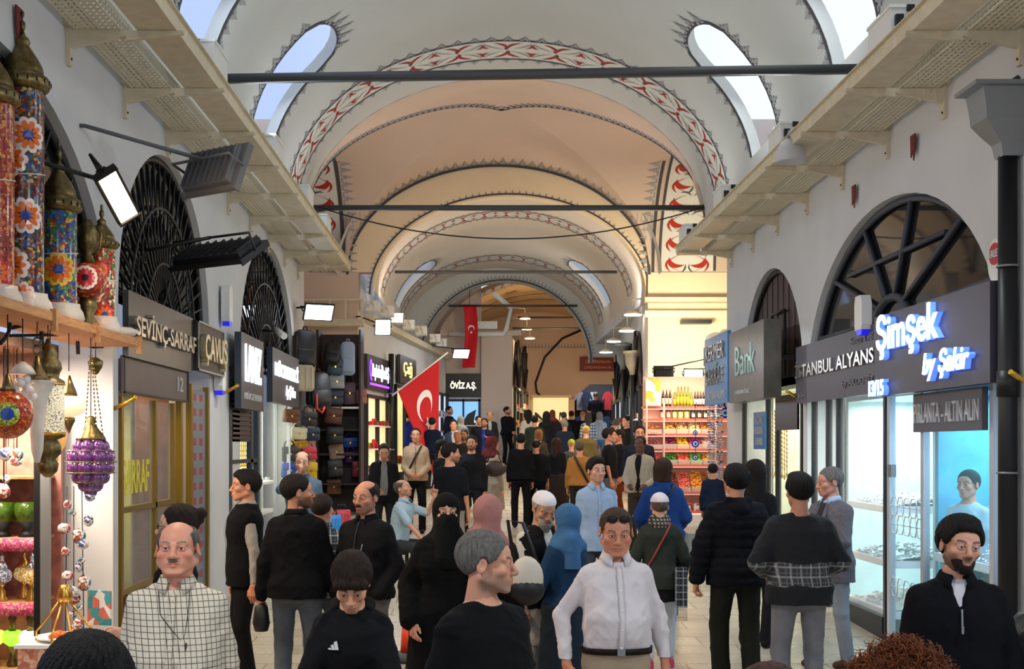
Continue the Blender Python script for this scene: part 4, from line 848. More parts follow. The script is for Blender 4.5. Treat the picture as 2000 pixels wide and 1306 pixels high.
for k, (a, b, u, w, z0, mm, lab) in enumerate([((1.2, 41.6), (2.2, 53), .6, 4.2, 1.9, m_litw, 'warm lit glass cabinet on the oblique wall beyond the far pier, nearer one'), ((1.2, 41.6), (2.2, 53), 5.4, 4.6, 2.1, m_litw, 'warm lit glass cabinet on the oblique wall beyond the far pier, farther one')]):
    fr = obl(a, b, u); shopfront_far(lab, fr, w, z0, 2.4, mm, 1)
    t = T('arched_window', lab.replace('warm lit glass cabinet', 'dark arched window above the cabinets'), 'arched window', (0, 0, 0), 'arched windows over the shops'); M = fr(z0 + 2.5, .03); mb = MB(M)
    mb.prism([(.3, 0)] + [(w / 2 - (w / 2 - .3) * math.cos(math.pi * q / 16), 1.7 * math.sin(math.pi * q / 16)) for q in range(17)], 0, .05); mb.build('glass_pane', m_glassd, t)
    mb = MB(M); [mb.tube([(w / 2, 0, .08), (w / 2 - (w / 2 - .3) * math.cos(math.pi * q / 6), 1.7 * math.sin(math.pi * q / 6), .08)], .04, 4) for q in range(1, 6)]; mb.build('window_frame', m_iron, t)
RWa, RWb = (4.6, 41), (3.87, 28.1)
for k, (u, w, mm, lab) in enumerate([(1.0, 4.6, m_litc, 'cold lit jewellery window in the far right row, farthest of three'), (6.0, 3.4, m_litc, 'cold lit jewellery window in the far right row, middle of three'), (9.8, 2.6, m_litc, 'cold lit jewellery window in the far right row, nearest of three')]):
    shopfront_far(lab, obl(RWa, RWb, u), w, 1.2, 2.5, mm, 1)
    t = T('arched_window', lab.replace('cold lit jewellery window', 'dark arched window above the lit fronts'), 'arched window', (0, 0, 0), 'arched windows over the shops'); M = obl(RWa, RWb, u)(3.75, .03); mb = MB(M)
    mb.prism([(.2, 0)] + [(w / 2 - (w / 2 - .2) * math.cos(math.pi * q / 16), 1.35 * math.sin(math.pi * q / 16)) for q in range(17)], 0, .05); mb.build('glass_pane', mat('brown_glass', '#3a2a22', .3), t)
    mb = MB(M); [mb.tube([(w / 2, 0, .08), (w / 2 - (w / 2 - .2) * math.cos(math.pi * q / 6), 1.35 * math.sin(math.pi * q / 6), .08)], .04, 4) for q in range(1, 6)]; mb.build('window_frame', m_iron, t)
sign('dark red sign with two lines of yellow lettering over the far doorway', frame((4.45, 52.85, 5.5), (1, 0, 0)), 1.45, .62, .08, mat('maroon_sign', '#6d2430', .5), [('LİDERS PAZARLAMA', .25, .34, 1.1, .17, mat('ochre_letters', '#d8a060', .5), {}), ('ÇARŞI BAŞKANLIĞI', .2, .08, 1.15, .17, MATS['ochre_letters'], {})])
t = T('drain_pipe', 'dark drain pipe with a stone grey funnel on the far right shops', 'pipe', (3.78, 29.6, 1.2)); mb = MB(); mb.tube([(3.78, 29.6, 1.2), (3.78, 29.6, 4.0)], .07, 10); mb.build('pipe', m_black, t); mb = MB(); mb.lathe([(.08, 0), (.1, .1), (.18, .25), (.2, .5), (.24, .52), (.24, .58)], (3.78, 29.6, 4.0), 4); mb.build('funnel_box', m_beige, t)
t = T('drain_pipe', 'dark drain pipe with a grey funnel on the far right shops, the farther one', 'pipe', (3.9, 32.5, 1.2)); mb = MB(); mb.tube([(3.9, 32.5, 1.3), (3.9, 32.5, 4.3)], .08, 10); mb.build('pipe', m_black, t); mb = MB(); mb.lathe([(.08, 0), (.1, .1), (.18, .25), (.2, .6), (.24, .62), (.24, .7)], (3.9, 32.5, 4.3), 4); mb.build('funnel_box', MATS['zinc'], t)
# shoe display, far wall, doorway with hanging clothes
t = T('shoe_display', 'lit cream display case with black high heeled shoes on the far wall', 'display case', (2.5, 52.9, 2.6)); mb = MB(); mb.box((2.45, 52.6, 1.6), (3.95, 52.95, 4.35)); mb.build('case', m_litw, t); mb = MB(); mb.box((2.35, 52.3, 3.3), (4.05, 52.95, 3.4)); mb.box((2.35, 52.3, 4.35), (4.05, 52.95, 4.45)); mb.box((2.35, 52.3, 2.5), (4.05, 52.95, 2.6)); mb.build('shelf', m_cream, t)
f = None
for k, (x, z) in enumerate([(2.65, 3.4), (3.05, 3.4), (3.7, 3.4), (2.7, 2.6), (3.3, 2.6), (3.7, 2.6)]):
    if f is None:
        mb = MB(Matrix(((1, 0, 0, x), (0, 0, 1, 52.4), (0, 1, 0, z), (0, 0, 0, 1)))); mb.prism([(a * 1.1, b * 1.25) for a, b in ((-.15, .0), (-.13, .25), (-.1, .27), (0, .2), (.15, .06), (.2, .0), (.1, .0), (0, .08), (-.1, .16), (-.12, 0))], 0, .12); f = mb.build('high_heel_shoe', m_black, None, (x, 52.4, z)); o = f
    else: o = f.copy(); COL.objects.link(o); o.location = (x, 52.4, z)
    tag(o, 'black high heeled shoe in the far lit display case, ' + ('upper' if z > 3 else 'lower') + ' shelf', 'shoe', 'high heeled shoes on the ' + ('upper' if z > 3 else 'lower') + ' shelf')
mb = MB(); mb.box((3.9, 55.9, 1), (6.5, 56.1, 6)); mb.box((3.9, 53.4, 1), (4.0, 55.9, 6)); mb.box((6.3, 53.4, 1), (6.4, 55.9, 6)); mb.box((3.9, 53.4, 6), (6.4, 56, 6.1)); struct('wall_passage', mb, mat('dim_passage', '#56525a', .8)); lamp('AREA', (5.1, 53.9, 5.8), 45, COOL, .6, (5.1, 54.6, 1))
cols = ['#e8e8ee', '#2a3a6a', '#1c1c22', '#b8303a', '#dfe4ea', '#35507a', '#222228', '#8a8a92', '#1e2a44', '#e4e4e4', '#3a3a40', '#c23a44']
for k in range(12):
    x = 4.35 + (k % 6) * .3 + rnd.uniform(-.05, .05); z = 3.0 + (k // 6) * 1.1; y = 55.6 - (k % 3) * .3
    P = [(-.2, .55), (-.08, .62), (.08, .62), (.2, .55), (.34, .3), (.26, .22), (.18, .34), (.19, -.2), (-.19, -.2), (-.18, .34), (-.26, .22), (-.34, .3)]
    mb = MB(Matrix(((.8, 0, 0, x), (0, 0, 1, y), (0, 1, 0, z), (0, 0, 0, 1)))); mb.prism(P, 0, .08)
    o = mb.build('hanging_garment', mat('garment_%d' % k, cols[k], .8), None, (x, y, z))
    tag(o, 'small hanging garment on display in the far doorway', 'garment', 'garments hanging in the far doorway')
mb = MB(frame((4.95, 52.95, 6.3), (1, 0, 0)));
for k in range(8): mb.box((k * .22, 0, 0), (k * .22 + .05, 1.5, .05))
for k in range(6): mb.box((0, k * .28, 0), (1.6, k * .28 + .04, .06))
t = T('window_grille', 'dark barred window high in the orange lit far vault', 'window', (0, 0, 0)); mb.build('bars', m_iron, t); mb = MB(frame((4.95, 52.97, 6.3), (1, 0, 0))); mb.box((-.05, -.05, -.02), (1.65, 1.55, 0)); mb.build('glass_pane', m_glassd, t)
mb = MB(); mb.tube([(5.3, 50.8, 8.2), (4.4, 50.5, 7.6), (2.9, 52.8, 6.6), (2.4, 52.8, 5), (2.5, 52.8, 4.3)] and [(4.6, 52.8, 7.3), (3.7, 52.8, 6.9), (2.95, 52.8, 6.1), (2.55, 52.8, 5.0), (2.6, 52.8, 4.6), (2.8, 52.8, 4.4)], .05, 6); tag(mb.build('loose_cable', m_iron), 'thick dark cable running down the far wall above the shoe display', 'cable')
# air pipe on pier
mb = MB(); mb.tube([(-.9, 40.7, 6.0), (.9, 40.7, 6.0), (1.0, 40.7, 6.15), (1.15, 40.9, 6.9), (.6, 39, 7.1)], .09, 8); tag(mb.build('white_gutter', m_white), 'white drain pipe running round the top of the far pier', 'pipe')
tag(MB().box((-.1, 40.5, 6.15), (.7, 40.8, 6.4)).build('uplight_box', m_white), 'white box lamp above the drain pipe of the far pier', 'light fixture')
# ---------------------------------------------------------------- flags
m_flag = mat('flag_red', '#c8141e', .7); m_flagw = mat('flag_white', '#f2f2f2', .7)
def cres(cx, cy, r, n=18):
    o = [(cx + r * math.cos(a), cy + r * math.sin(a)) for a in [R(40) + R(280) * k / n for k in range(n + 1)]]
    i = [(cx + r * .27 + r * .8 * math.cos(a), cy + r * .8 * math.sin(a)) for a in [R(320 - 3) - R(280 - 6) * k / n for k in range(n + 1)]]
    return o, i
def star(cx, cy, r, rot=0): return [(cx + (r if k % 2 == 0 else r * .4) * math.cos(rot + math.pi * k / 5), cy + (r if k % 2 == 0 else r * .4) * math.sin(rot + math.pi * k / 5)) for k in range(10)]
def flag(lab, S_, w, h, parent=None):
    """S_(u,v) maps the cloth (u along, v across) to space"""
    t = T('national_flag', lab, 'flag', (0, 0, 0), 'red flags with crescent and star'); nu, nv = 30, 20; mb = MB()
    vs = [S_(w * i / nu, h * j / nv, 0) for i in range(nu + 1) for j in range(nv + 1)]; mb.add(vs, [(i * (nv + 1) + j, (i + 1) * (nv + 1) + j, (i + 1) * (nv + 1) + j + 1, i * (nv + 1) + j + 1) for i in range(nu) for j in range(nv)], True); o = mb.build('cloth', m_flag, t)
    sm = o.modifiers.new('s', 'SOLIDIFY'); sm.thickness = .006; sm.offset = 0
    for sd in (-1, 1):
        mb = MB(); oo, ii = cres(w * .36, h * .5, h * .25)
        n = len(oo); mb.add([S_(a, b, sd * .012) for a, b in oo + ii[::-1]], [(k, k + 1, n + k + 1, n + k) for k in range(n - 1)], True)
        s_ = star(w * .36 + h * .31, h * .5, h * .125, math.pi); c0 = (w * .36 + h * .31, h * .5); mb.add([S_(a, b, sd * .012) for a, b in s_ + [c0]], [(k, (k + 1) % 10, 10) for k in range(10)])
        mb.build('crescent_and_star', m_flagw, t)
    return t
# waving flag on a slanted pole, at the drain pipe
pa = Vector((-2.1, 30.7, 3.55)); pb = at(872, 690, 76.0); pd = (pb - pa).normalized(); L = (pb - pa).length; fs0 = L - 1.75
def S1(u, v, o):
    p = pa + pd * (fs0 + v * 1.0); q = max(0, 1.15 - v / 1.5 * .6)
    top = pa + pd * (fs0 + v); hang = Vector((.42 - .26 * v / 1.5, -.08, -1)).normalized()
    sw = .10 * math.sin(u * 3.2 + v * 2.0) * (u / 2.2)
    k = (v / 1.5); x = top + hang * u; x.x += -.35 * k * (u / 2.2) * 1.1; x.y += sw + o; return x
t = flag('large red flag with white crescent and star waving on a slanted pole', S1, 2.3, 1.5)
mb = MB(); mb.tube([tuple(pa), tuple(pa + pd * (L + .05))], .022, 8); mb.build('pole', m_white, t)
def S2(u, v, o): p = at(905, 598, 60.1); return Vector((p.x + v + .05 * math.sin(u * 2), p.y - .1 + .08 * math.sin(v * 7 + u) + o, p.z - u))
t = flag('long narrow red flag hanging straight down from the far pier', S2, 2.0, .42); mb = MB(); p = at(905, 598, 60.1); mb.tube([(p.x - .05, p.y - .1, p.z + .01), (p.x + .5, p.y - .1, p.z + .01)], .02, 6); mb.build('rod', m_iron, t); mb = MB(); mb.tube([(p.x + .2, p.y - .1, p.z), (p.x + .2, 40.1, 7.6)], .01, 5); mb.build('cord', m_iron, t)
# ---------------------------------------------------------------- lamp shop at the left edge
def mosaic(name, cols, scale=45, rough=.2, es=.0):
    m = mat(name, '#808080', rough); n = m.node_tree.nodes; l = m.node_tree.links; b = n['Principled BSDF']
    t = n.new('ShaderNodeTexCoord'); v = n.new('ShaderNodeTexVoronoi'); v.inputs['Scale'].default_value = scale; l.new(t.outputs['Object'], v.inputs['Vector'])
    s = n.new('ShaderNodeSeparateColor'); l.new(v.outputs['Color'], s.inputs[0]); cr = n.new('ShaderNodeValToRGB'); cr.color_ramp.interpolation = 'CONSTANT'; e = cr.color_ramp.elements
    e[0].color = C(cols[0]); e[1].position = 1 / len(cols); e[1].color = C(cols[1])
    for i, c in enumerate(cols[2:]): q = e.new((i + 2) / len(cols)); q.color = C(c)
    l.new(s.outputs[0], cr.inputs[0]); ed = n.new('ShaderNodeTexVoronoi'); ed.feature = 'DISTANCE_TO_EDGE'; ed.inputs['Scale'].default_value = scale; l.new(t.outputs['Object'], ed.inputs['Vector'])
    k = mix_node(n, l, math_node(n, l, 'LESS_THAN', ed.outputs['Distance'], .05 if scale >= 40 else -1), cr.outputs[0], C('#3a3028')); l.new(k, b.inputs['Base Color'])
    if es: l.new(k, b.inputs['Emission Color']); b.inputs['Emission Strength'].default_value = es
    return m
m_oldbrass = mat('antique_brass', '#7a6a44', .35, .85, noise=.4, nscale=30, bump=.2, bscale=60); m_goldl = mat('bright_brass', '#d6a24e', .25, .9)
mos_a = mosaic('mosaic_red', ['#b8402a', '#c96a3a', '#a83028', '#d88a50', '#8a2a22']); mos_b = mosaic('mosaic_dark', ['#20264a', '#5a2a20', '#a8562a', '#30502a', '#8a8a96', '#2a4a8a', '#7a2020', '#c9a050']); mos_c = mosaic('mosaic_blue', ['#2a4a8a', '#4a7ab0', '#c04a2a', '#5a9a4a', '#d8b050', '#355a90', '#3a6aa8'])
mos_e = mosaic('mosaic_redgreen', ['#b02a20', '#d8c8a0', '#3a8a30', '#c04a30', '#e0d0b0', '#902018'])
m_petal = mat('petal_glass', '#e8d8d0', .2); m_orange = mat('orange_glass', '#e06a20', .2); m_blueg = mat('blue_glass', '#20409a', .2); m_yel = mat('yellow_glass', '#e8c040', .2); m_wrap = mat('plastic_wrap', '#f0ece4', .25, alpha=.55, bump=.8, bscale=25)
m_pinkg = mat('ruby_glass', '#c02a30', .2)
def flower(mb, x, y, z0, r, ang, zc, s, outer, n=10):
    """daisy of glass pieces on a cylinder of radius r about (x, y)"""
    def q(a, b, o): t = ang + a / r; return (x + (r + o) * math.cos(t), y + (r + o) * math.sin(t), zc + b)
    for k in range(n):
        a = 2 * math.pi * k / n
        for (r0, r1, w, mi, o) in ((.35, 1.0, .30, 0, .003), (.2, .78, .16, 1, .005)):
            P = [(r0, 0), ((r0 + r1) / 2, w), (r1 * .93, w * .6), (r1, 0), (r1 * .93, -w * .6), ((r0 + r1) / 2, -w)]
            mb.add([q(s * (u * math.cos(a) - v * math.sin(a)), s * (u * math.sin(a) + v * math.cos(a)), o) for u, v in P], [tuple(range(6))], False, mi if mi else outer)
    mb.add([q(s * .26 * math.cos(2 * math.pi * k / 12), s * .26 * math.sin(2 * math.pi * k / 12), .007) for k in range(12)], [tuple(range(12))], False, 2)
def big_lamp(lab, x, y, z, r, h, body, flowers, cap=.3):
    t = T('mosaic_lamp', lab, 'lamp', (x, y, z), 'tall mosaic lamps on the shelf')
    mb = MB(); mb.lathe([(r * .9, 0), (r, .03), (r, h - .02), (r * .96, h)], (x, y, z), 28); mb.build('mosaic_body', body, t)
    for (a, zc, s, o) in flowers:
        mb = MB(); flower(mb, x, y, z, r, R(a), z + zc, s, o); mb.build('flower_inlay', [m_petal, m_orange, m_blueg, m_pinkg, m_yel], t)
    mb = MB(); k = cap / .3
    mb.lathe([(r * q, e * k) for q, e in ((1, -.01), (1.2, 0), (1.3, .02), (1.3, .045), (1.18, .065), (1, .075), (.98, .09), (.92, .12), (.7, .165), (.45, .205), (.3, .23), (.36, .245), (.32, .262), (.15, .28), (.08, .3))], (x, y, z + h), 28); mb.build('pierced_cap', m_oldbrass, t)
    mb = MB(); [mb.box((x + r * 1.3 * math.cos(a) - .004, y + r * 1.3 * math.sin(a) - .004, z + h + .022 * k), (x + r * 1.3 * math.cos(a) + .004, y + r * 1.3 * math.sin(a) + .004, z + h + .045 * k)) for a in [math.pi / 9 * q for q in range(18)]]; tag(mb.build('cap_slots', m_black, t), kind='stuff')
    mb = MB(); mb.ball((x, y, z + h + .33 * k), .02, 8, sc=(1, 1, 1.8)); mb.ball((x, y, z + h + .39 * k), .012, 6, sc=(1, 1, 2)); mb.build('finial', m_oldbrass, t)
    mb = MB(); mb.tube([(x + (r + .004) * math.cos(a), y + (r + .004) * math.sin(a), z + h * .62 + .02 * math.sin(a)) for a in [math.pi / 10 * k for k in range(20)]], .004, 4, closed=True); mb.build('binding_wire', m_white, t)
    mb = MB(); rs = random.Random(int(x * 100)); mb.lathe([(r * 1.25, 0.002), (r * 1.4, .02), (r * 1.3, .07), (r * 1.15, .10), (r * 1.12, .13)], (x, y, z - .0), 18, flute=.08, nf=7); mb.build('plastic_wrap', m_wrap, t)
    return t
big_lamp('tall orange red mosaic lamp cut off by the left edge', -3.0, 7.62, 3.16, .13, 1.26, mos_a, [(-60, .2, .1, 3)], .36)
big_lamp('tall dark mosaic lamp with orange daisies and a pierced brass cap', -2.96, 8.02, 3.16, .135, 1.46, mos_b, [(-100, .30, .12, 0), (-62, .62, .12, 0), (-105, .98, .12, 0), (-55, 1.14, .12, 0), (-75, .1, .1, 0)], .38)
big_lamp('medium blue mosaic lamp with one white rosette and a pierced brass cap', -2.92, 8.6, 3.16, .122, .78, mos_c, [(-72, .36, .12, 4)], .36)
big_lamp('shorter red and green flowered mosaic lamp at the end of the shelf', -2.88, 9.45, 3.16, .10, .66, mos_e, [(-80, .48, .075, 3), (-60, .14, .08, 3), (-110, .28, .07, 0)], .24)
t = T('mosaic_vase', 'round red mosaic vase with brass neck standing between two mosaic lamps', 'vase', (-2.86, 9.05, 3.16)); x, y, z = -2.86, 9.05, 3.16
mb = MB(); mb.lathe([(.05, .22), (.11, .27), (.14, .36), (.11, .44), (.05, .48)], (x, y, z), 22); mb.build('mosaic_body', mos_a, t); mb = MB(); flower(mb, x, y, z, .138, R(-80), z + .36, .09, 0, 14); mb.build('flower_inlay', [m_petal, m_pinkg, m_black], t)
mb = MB(); mb.lathe([(.06, 0), (.07, .05), (.04, .1), (.07, .16), (.06, .22)], (x, y, z), 18); mb.build('brass_foot', m_oldbrass, t); mb = MB(); mb.lathe([(.05, .48), (.035, .55), (.07, .6), (.085, .66), (.07, .74), (.03, .8)], (x, y, z), 18); mb.build('brass_neck', m_oldbrass, t)
mb = MB()
for s in (-1, 1): mb.tube([(x + s * .04, y, z + .54), (x + s * .09, y, z + .6), (x + s * .1, y, z + .7), (x + s * .06, y, z + .76)], .01, 6)
mb.build('handle', m_oldbrass, t)
t = T('lamp_shelf', 'rough wooden shelf board carrying the tall mosaic lamps', 'shelf', (-3.1, 8, 3.1)); mb = MB(); mb.box((-3.2, 6.4, 3.10), (-2.72, 9.95, 3.16)); mb.build('board', mat('raw_wood', '#b8875a', .7, noise=.3, nscale=8, stretch=(8, 1, 8)), t)
[MB().box((-2.74, y, 3.04), (-2.70, y + .04, 3.18)).build('cleat', MATS['raw_wood'], t) for y in (7.9, 8.8, 9.9)]
tag(MB().lathe([(.01, 0), (.12, .01), (.16, .05), (.1, .08), (.02, .09)], (-2.86, 9.78, 3.16), 16, flute=.15, nf=5).build('wrapped_parcel', m_wrap, None, (-2.86, 9.78, 3.16)), 'crumpled plastic wrapped parcel at the tip of the wooden shelf', 'parcel')
# hanging pieces under the shelf
def cord(mb, x, y, z0, z1=3.1): mb.tube([(x, y, z0), (x, y, z1)], .004, 4)
def hang(name, lab, x, y, z, parts, cat='hanging lamp', top=.25):
    t = T(name, lab, cat, (x, y, z), 'lamps hanging under the wooden shelf')
    for (pn, m, fn) in parts: mb = MB(); fn(mb); mb.build(pn, m, t)
    mb = MB(); cord(mb, x, y, z + top); mb.build('cord', m_iron, t); return t
x, y, z = -2.86, 7.5, 2.49
hang('mosaic_globe_lamp', 'round red orange mosaic globe lamp with a blue and green eye at the left edge', x, y, z, [('globe', mosaic('mosaic_orange', ['#b83a1e', '#d8602a', '#c04a20', '#e07a3a', '#9a2a18'], 60), lambda mb: mb.ball((x, y, z), .15, 24)),
    ('eye_inlay', [m_blueg, mosaic('mosaic_lime', ['#a8c030', '#70a030', '#d0c850'], 60)], lambda mb: [mb.add([(x + .151 * math.sin(a) * math.cos(b) * math.cos(.35) + .151 * math.cos(a) * math.sin(.35), y - .151 * math.cos(a) * math.cos(.35) + .151 * math.sin(a) * math.cos(b) * math.sin(.35), z + .151 * math.sin(a) * math.sin(b)) for a in aa for b in [math.pi / 9 * k for k in range(18)]], [(k, (k + 1) % 18, 18 + (k + 1) % 18, 18 + k) for k in range(18)], True, mi) for aa, mi in (((.0, .26), 0), ((.26, .5), 1))]), ('cap', m_oldbrass, lambda mb: mb.lathe([(.05, .14), (.04, .17), (.01, .25)], (x, y, z), 14))])
x, y, z = -2.84, 7.95, 2.55
hang('glass_cone_lamp', 'fluted clear glass cone lamp with a flared rim beside the brass lamp', x, y, z, [('glass_cone', mat('frosted_glass', '#e2ddd6', .2, alpha=.75), lambda mb: mb.lathe([(.015, -.36), (.035, -.28), (.045, -.1), (.06, .05), (.10, .15), (.12, .17)], (x, y, z), 24, flute=.08, nf=12)), ('cap', m_oldbrass, lambda mb: mb.lathe([(.075, .17), (.065, .2), (.03, .26), (.015, .33)], (x, y, z), 16)), ('ring', m_oldbrass, lambda mb: [mb.tube([(x + .025 * math.cos(a), y, z + .37 + dz + .03 * math.sin(a)) for a in [math.pi / 6 * k for k in range(12)]], .006, 5, closed=True) for dz in (0, .05)])], top=.44)
def hexmat():
    m = mosaic('honeycomb_glass', ['#efe2c0', '#f4ead0'], 55, .4, .35); return m
x, y, z = -2.84, 8.15, 2.55
hang('brass_lantern', 'white honeycomb cylinder lantern with a pierced brass dome and base', x, y, z, [('cylinder_shade', hexmat(), lambda mb: mb.lathe([(.1, -.17), (.105, -.16), (.105, .16), (.1, .17)], (x, y, z), 26)), ('dome', m_oldbrass, lambda mb: mb.lathe([(.11, .15), (.105, .18), (.07, .2), (.075, .23), (.09, .26), (.085, .3), (.06, .33), (.062, .36), (.05, .39), (.02, .43), (.012, .46)], (x, y, z), 22)), ('base', m_oldbrass, lambda mb: mb.lathe([(.11, -.16), (.11, -.19), (.06, -.21), (.085, -.25), (.085, -.3), (.05, -.34), (.07, -.37), (.06, -.42), (.02, -.46)], (x, y, z), 22)), ('rim', m_goldl, lambda mb: (mb.lathe([(.112, -.18), (.114, -.17), (.112, -.16)], (x, y, z), 26), mb.lathe([(.108, .15), (.113, .155), (.108, .165)], (x, y, z), 26)))], top=.46)
x, y, z = -2.90, 8.75, 2.58
hang('oval_globe_lamp', 'creamy white oval glass globe lamp with a brass cone top', x, y, z, [('globe', mat('milk_glass', '#f2e6cc', .3, emit='#ffe6b8', es=.5), lambda mb: mb.ball((x, y, z), .12, 20, sc=(1, 1, .66))), ('cap', m_oldbrass, lambda mb: mb.lathe([(.06, .075), (.055, .1), (.03, .16), (.01, .22)], (x, y, z), 16)), ('base', m_oldbrass, lambda mb: mb.lathe([(.04, -.08), (.045, -.1), (.02, -.15), (.005, -.19)], (x, y, z), 14))])
x, y, z = -2.93, 8.45, 2.33
hang('amber_swirl_lamp', 'amber swirled glass lamp half hidden behind the brass lantern', x, y, z, [('glass', mat('amber_glass', '#e0a860', .15, emit='#ffb860', es=.35), lambda mb: mb.lathe([(.02, -.16), (.06, -.13), (.05, -.1), (.1, -.03), (.11, .05), (.08, .12), (.04, .16)], (x, y, z), 20, flute=.07, nf=9))], top=.16)
x, y, z = -2.86, 9.12, 2.16
def bubbles(mb):
    for (zz, rr, n, r) in ((.13, .085, 7, .055), (.06, .12, 9, .062), (-.02, .12, 9, .06), (-.09, .085, 7, .058), (-.15, .04, 4, .055), (-.2, 0, 1, .05)):
        for k in range(n): a = 2 * math.pi * k / n + zz * 9; mb.ball((x + rr * math.cos(a), y + rr * math.sin(a), z + zz), r, 9)
hang('purple_bubble_lamp', 'purple blown glass bubble lamp caged in wire, hanging in front of the cream pier', x, y, z, [('blown_glass', mat('purple_glass', '#66307a', .08, coat=1, spec=.9), bubbles), ('wire_cage', m_oldbrass, lambda mb: [mb.tube([(x + r * math.cos(a), y + r * math.sin(a), z + zz) for a in [math.pi / 8 * k for k in range(16)]], .005, 5, closed=True) for zz, r in ((.1, .17), (.02, .185), (-.06, .175), (-.13, .12))]),
    ('crown_cap', m_oldbrass, lambda mb: mb.lathe([(.105, .18), (.1, .2), (.05, .27), (.03, .3), (.035, .34), (.015, .36)], (x, y, z), 20, flute=.1, nf=10)), ('chain', m_oldbrass, lambda mb: [mb.tube([(x + s * (.09 - k * .004) * (1 if s else 1), y, z + .22 + k * .03), (x + s * (.087 - k * .004), y, z + .24 + k * .03)], .006, 5) for k in range(20) for s in (-.5, .5, 1)])], top=.36)
x, y, z = -2.85, 9.2, 2.9
hang('brass_bell_cap', 'small dark brass bell hanging from a hook at the shelf end', x, y, z, [('bell', m_oldbrass, lambda mb: mb.lathe([(.005, -.07), (.02, -.06), (.05, -.01), (.058, .03), (.05, .035), (.015, .06)], (x, y, z), 16))], 'bell', .06)
x, y, z = -2.86, 7.75, 2.72
hang('crystal_cluster', 'cluster of clear crystal pieces under an umbrella shaped glass cap', x, y, z, [('crystals', mat('crystal', '#e8e4e2', .08, alpha=.8), lambda mb: [mb.ball((x + .05 * math.cos(k * 2.4) * (.5 + k % 3 * .4), y + .05 * math.sin(k * 2.4), z - .02 * k * .7), .028, 7) for k in range(14)]), ('glass_cap', mat('frosted_glass', '#e2ddd6'), lambda mb: mb.lathe([(.08, .03), (.06, .07), (.015, .11)], (x, y, z), 16, flute=.08, nf=8))], top=.11)
lamp('AREA', (-3.2, 8.6, 2.98), 26, (1, .84, .66), .3, (-3.1, 9.2, 1), 1.2); lamp('AREA', (-3.7, 9.3, 2.7), 60, (1, .84, .64), .4, (-3.6, 9.9, 1.0), .6)
room(11, -3.46, -5.2, 6.0, 10.15, .25, 3.05, mat('lamp_shop_lining', '#8a6a58', .5, noise=.3), 30, (1, .82, .62), 1)
t = T('display_case', 'glass front display case with dark upright full of small lamps at the left edge', 'display case', (-3.9, 9.9, .35)); mb = MB(); mb.box((-3.42, 9.5, .35), (-3.38, 9.54, 2.6)); mb.build('upright', m_black, t); mb = MB(); mb.box((-3.37, 9.5, .35), (-3.3, 9.54, 2.4)); mb.build('metal_upright', MATS['zinc'], t)
mb = MB(); mb.box((-4.6, 10.0, .35), (-3.38, 10.05, 2.6)); mb.build('back_panel', mat('pink_back', '#a86a60', .5, noise=.4, nscale=12), t)
for z in (2.06, 1.58, 1.08, .56): mb = MB(); mb.box((-4.6, 9.55, z - .02), (-3.43, 10.0, z)); mb.build('shelf', MATS['raw_wood'], t)
m_pinkcloth = mosaic('pink_brocade', ['#e0308a', '#e8508a', '#d83a6a', '#f080a0', '#e0a090'], 70, .7)
for z in (1.58, 1.08, .56): mb = MB(); mb.add([(-4.6 + k * .039, 9.54 - .006 * math.sin(k * 1.7), z - (.10 if j else 0)) for j in (0, 1) for k in range(31)], [(k, k + 1, 32 + k, 31 + k) for k in range(30)], True); o = mb.build('cloth_trim', m_pinkcloth, t); so = o.modifiers.new('s', 'SOLIDIFY'); so.thickness = .004
def small_lamp(kind, x, y, z, s, m, lab, grp):
    t = T('table_lamp', lab, 'lamp', (x, y, z), grp)
    mb = MB(); mb.lathe([(.05 * s, 0), (.055 * s, .01 * s), (.03 * s, .04 * s), (.035 * s, .07 * s), (.015 * s, .11 * s), (.03 * s, .14 * s)], (x, y, z), 12); mb.build('foot', m_goldl, t)
    mb = MB(); mb.lathe([(.03 * s, .14 * s), (.075 * s, .17 * s), (.085 * s, .21 * s), (.07 * s, .25 * s), (.03 * s, .27 * s)], (x, y, z), 14); mb.build('glass_globe', m, t)
    mb = MB(); mb.lathe([(.045 * s, .26 * s), (.05 * s, .28 * s), (.03 * s, .32 * s), (.015 * s, .34 * s), (.02 * s, .36 * s), (.003, .41 * s)], (x, y, z), 12); mb.build('pointed_cap', m_goldl if kind else m_silver, t)
gl = [mosaic('globe_gold', ['#f0c050', '#e8e0c0', '#d8a030'], 90, .15, .3), mosaic('globe_silver', ['#a8a8b8', '#e8e8f0', '#606880'], 90, .15, .2), mosaic('globe_pink', ['#a02a80', '#d860b0', '#601848'], 90, .15, .3), mosaic('globe_multi', ['#d8602a', '#3060b0', '#e0c050', '#c03050'], 90, .15, .2)]
n3 = ['gold', 'silver', 'violet', 'many coloured']
for k in range(9):
    x = -3.50 - k * .118; small_lamp(k % 2, x, 9.68 + .15 * (k % 2), 1.08, .95, gl[(k // 2) % 4], f'brass table lamp, {n3[(k // 2) % 4]} mosaic globe, {"front" if k % 2 == 0 else "rear"} row of the middle pink shelf', 'table lamps on the middle shelf')
glw = [('yellow', mat('glow_yellow', '#ffe070', .4, emit='#ffd84a', es=1.6)), ('green', mat('glow_green', '#90d840', .4, emit='#80d030', es=1.6)), ('white', mat('glow_white', '#fff4d8', .4, emit='#fff0d0', es=1.6))]
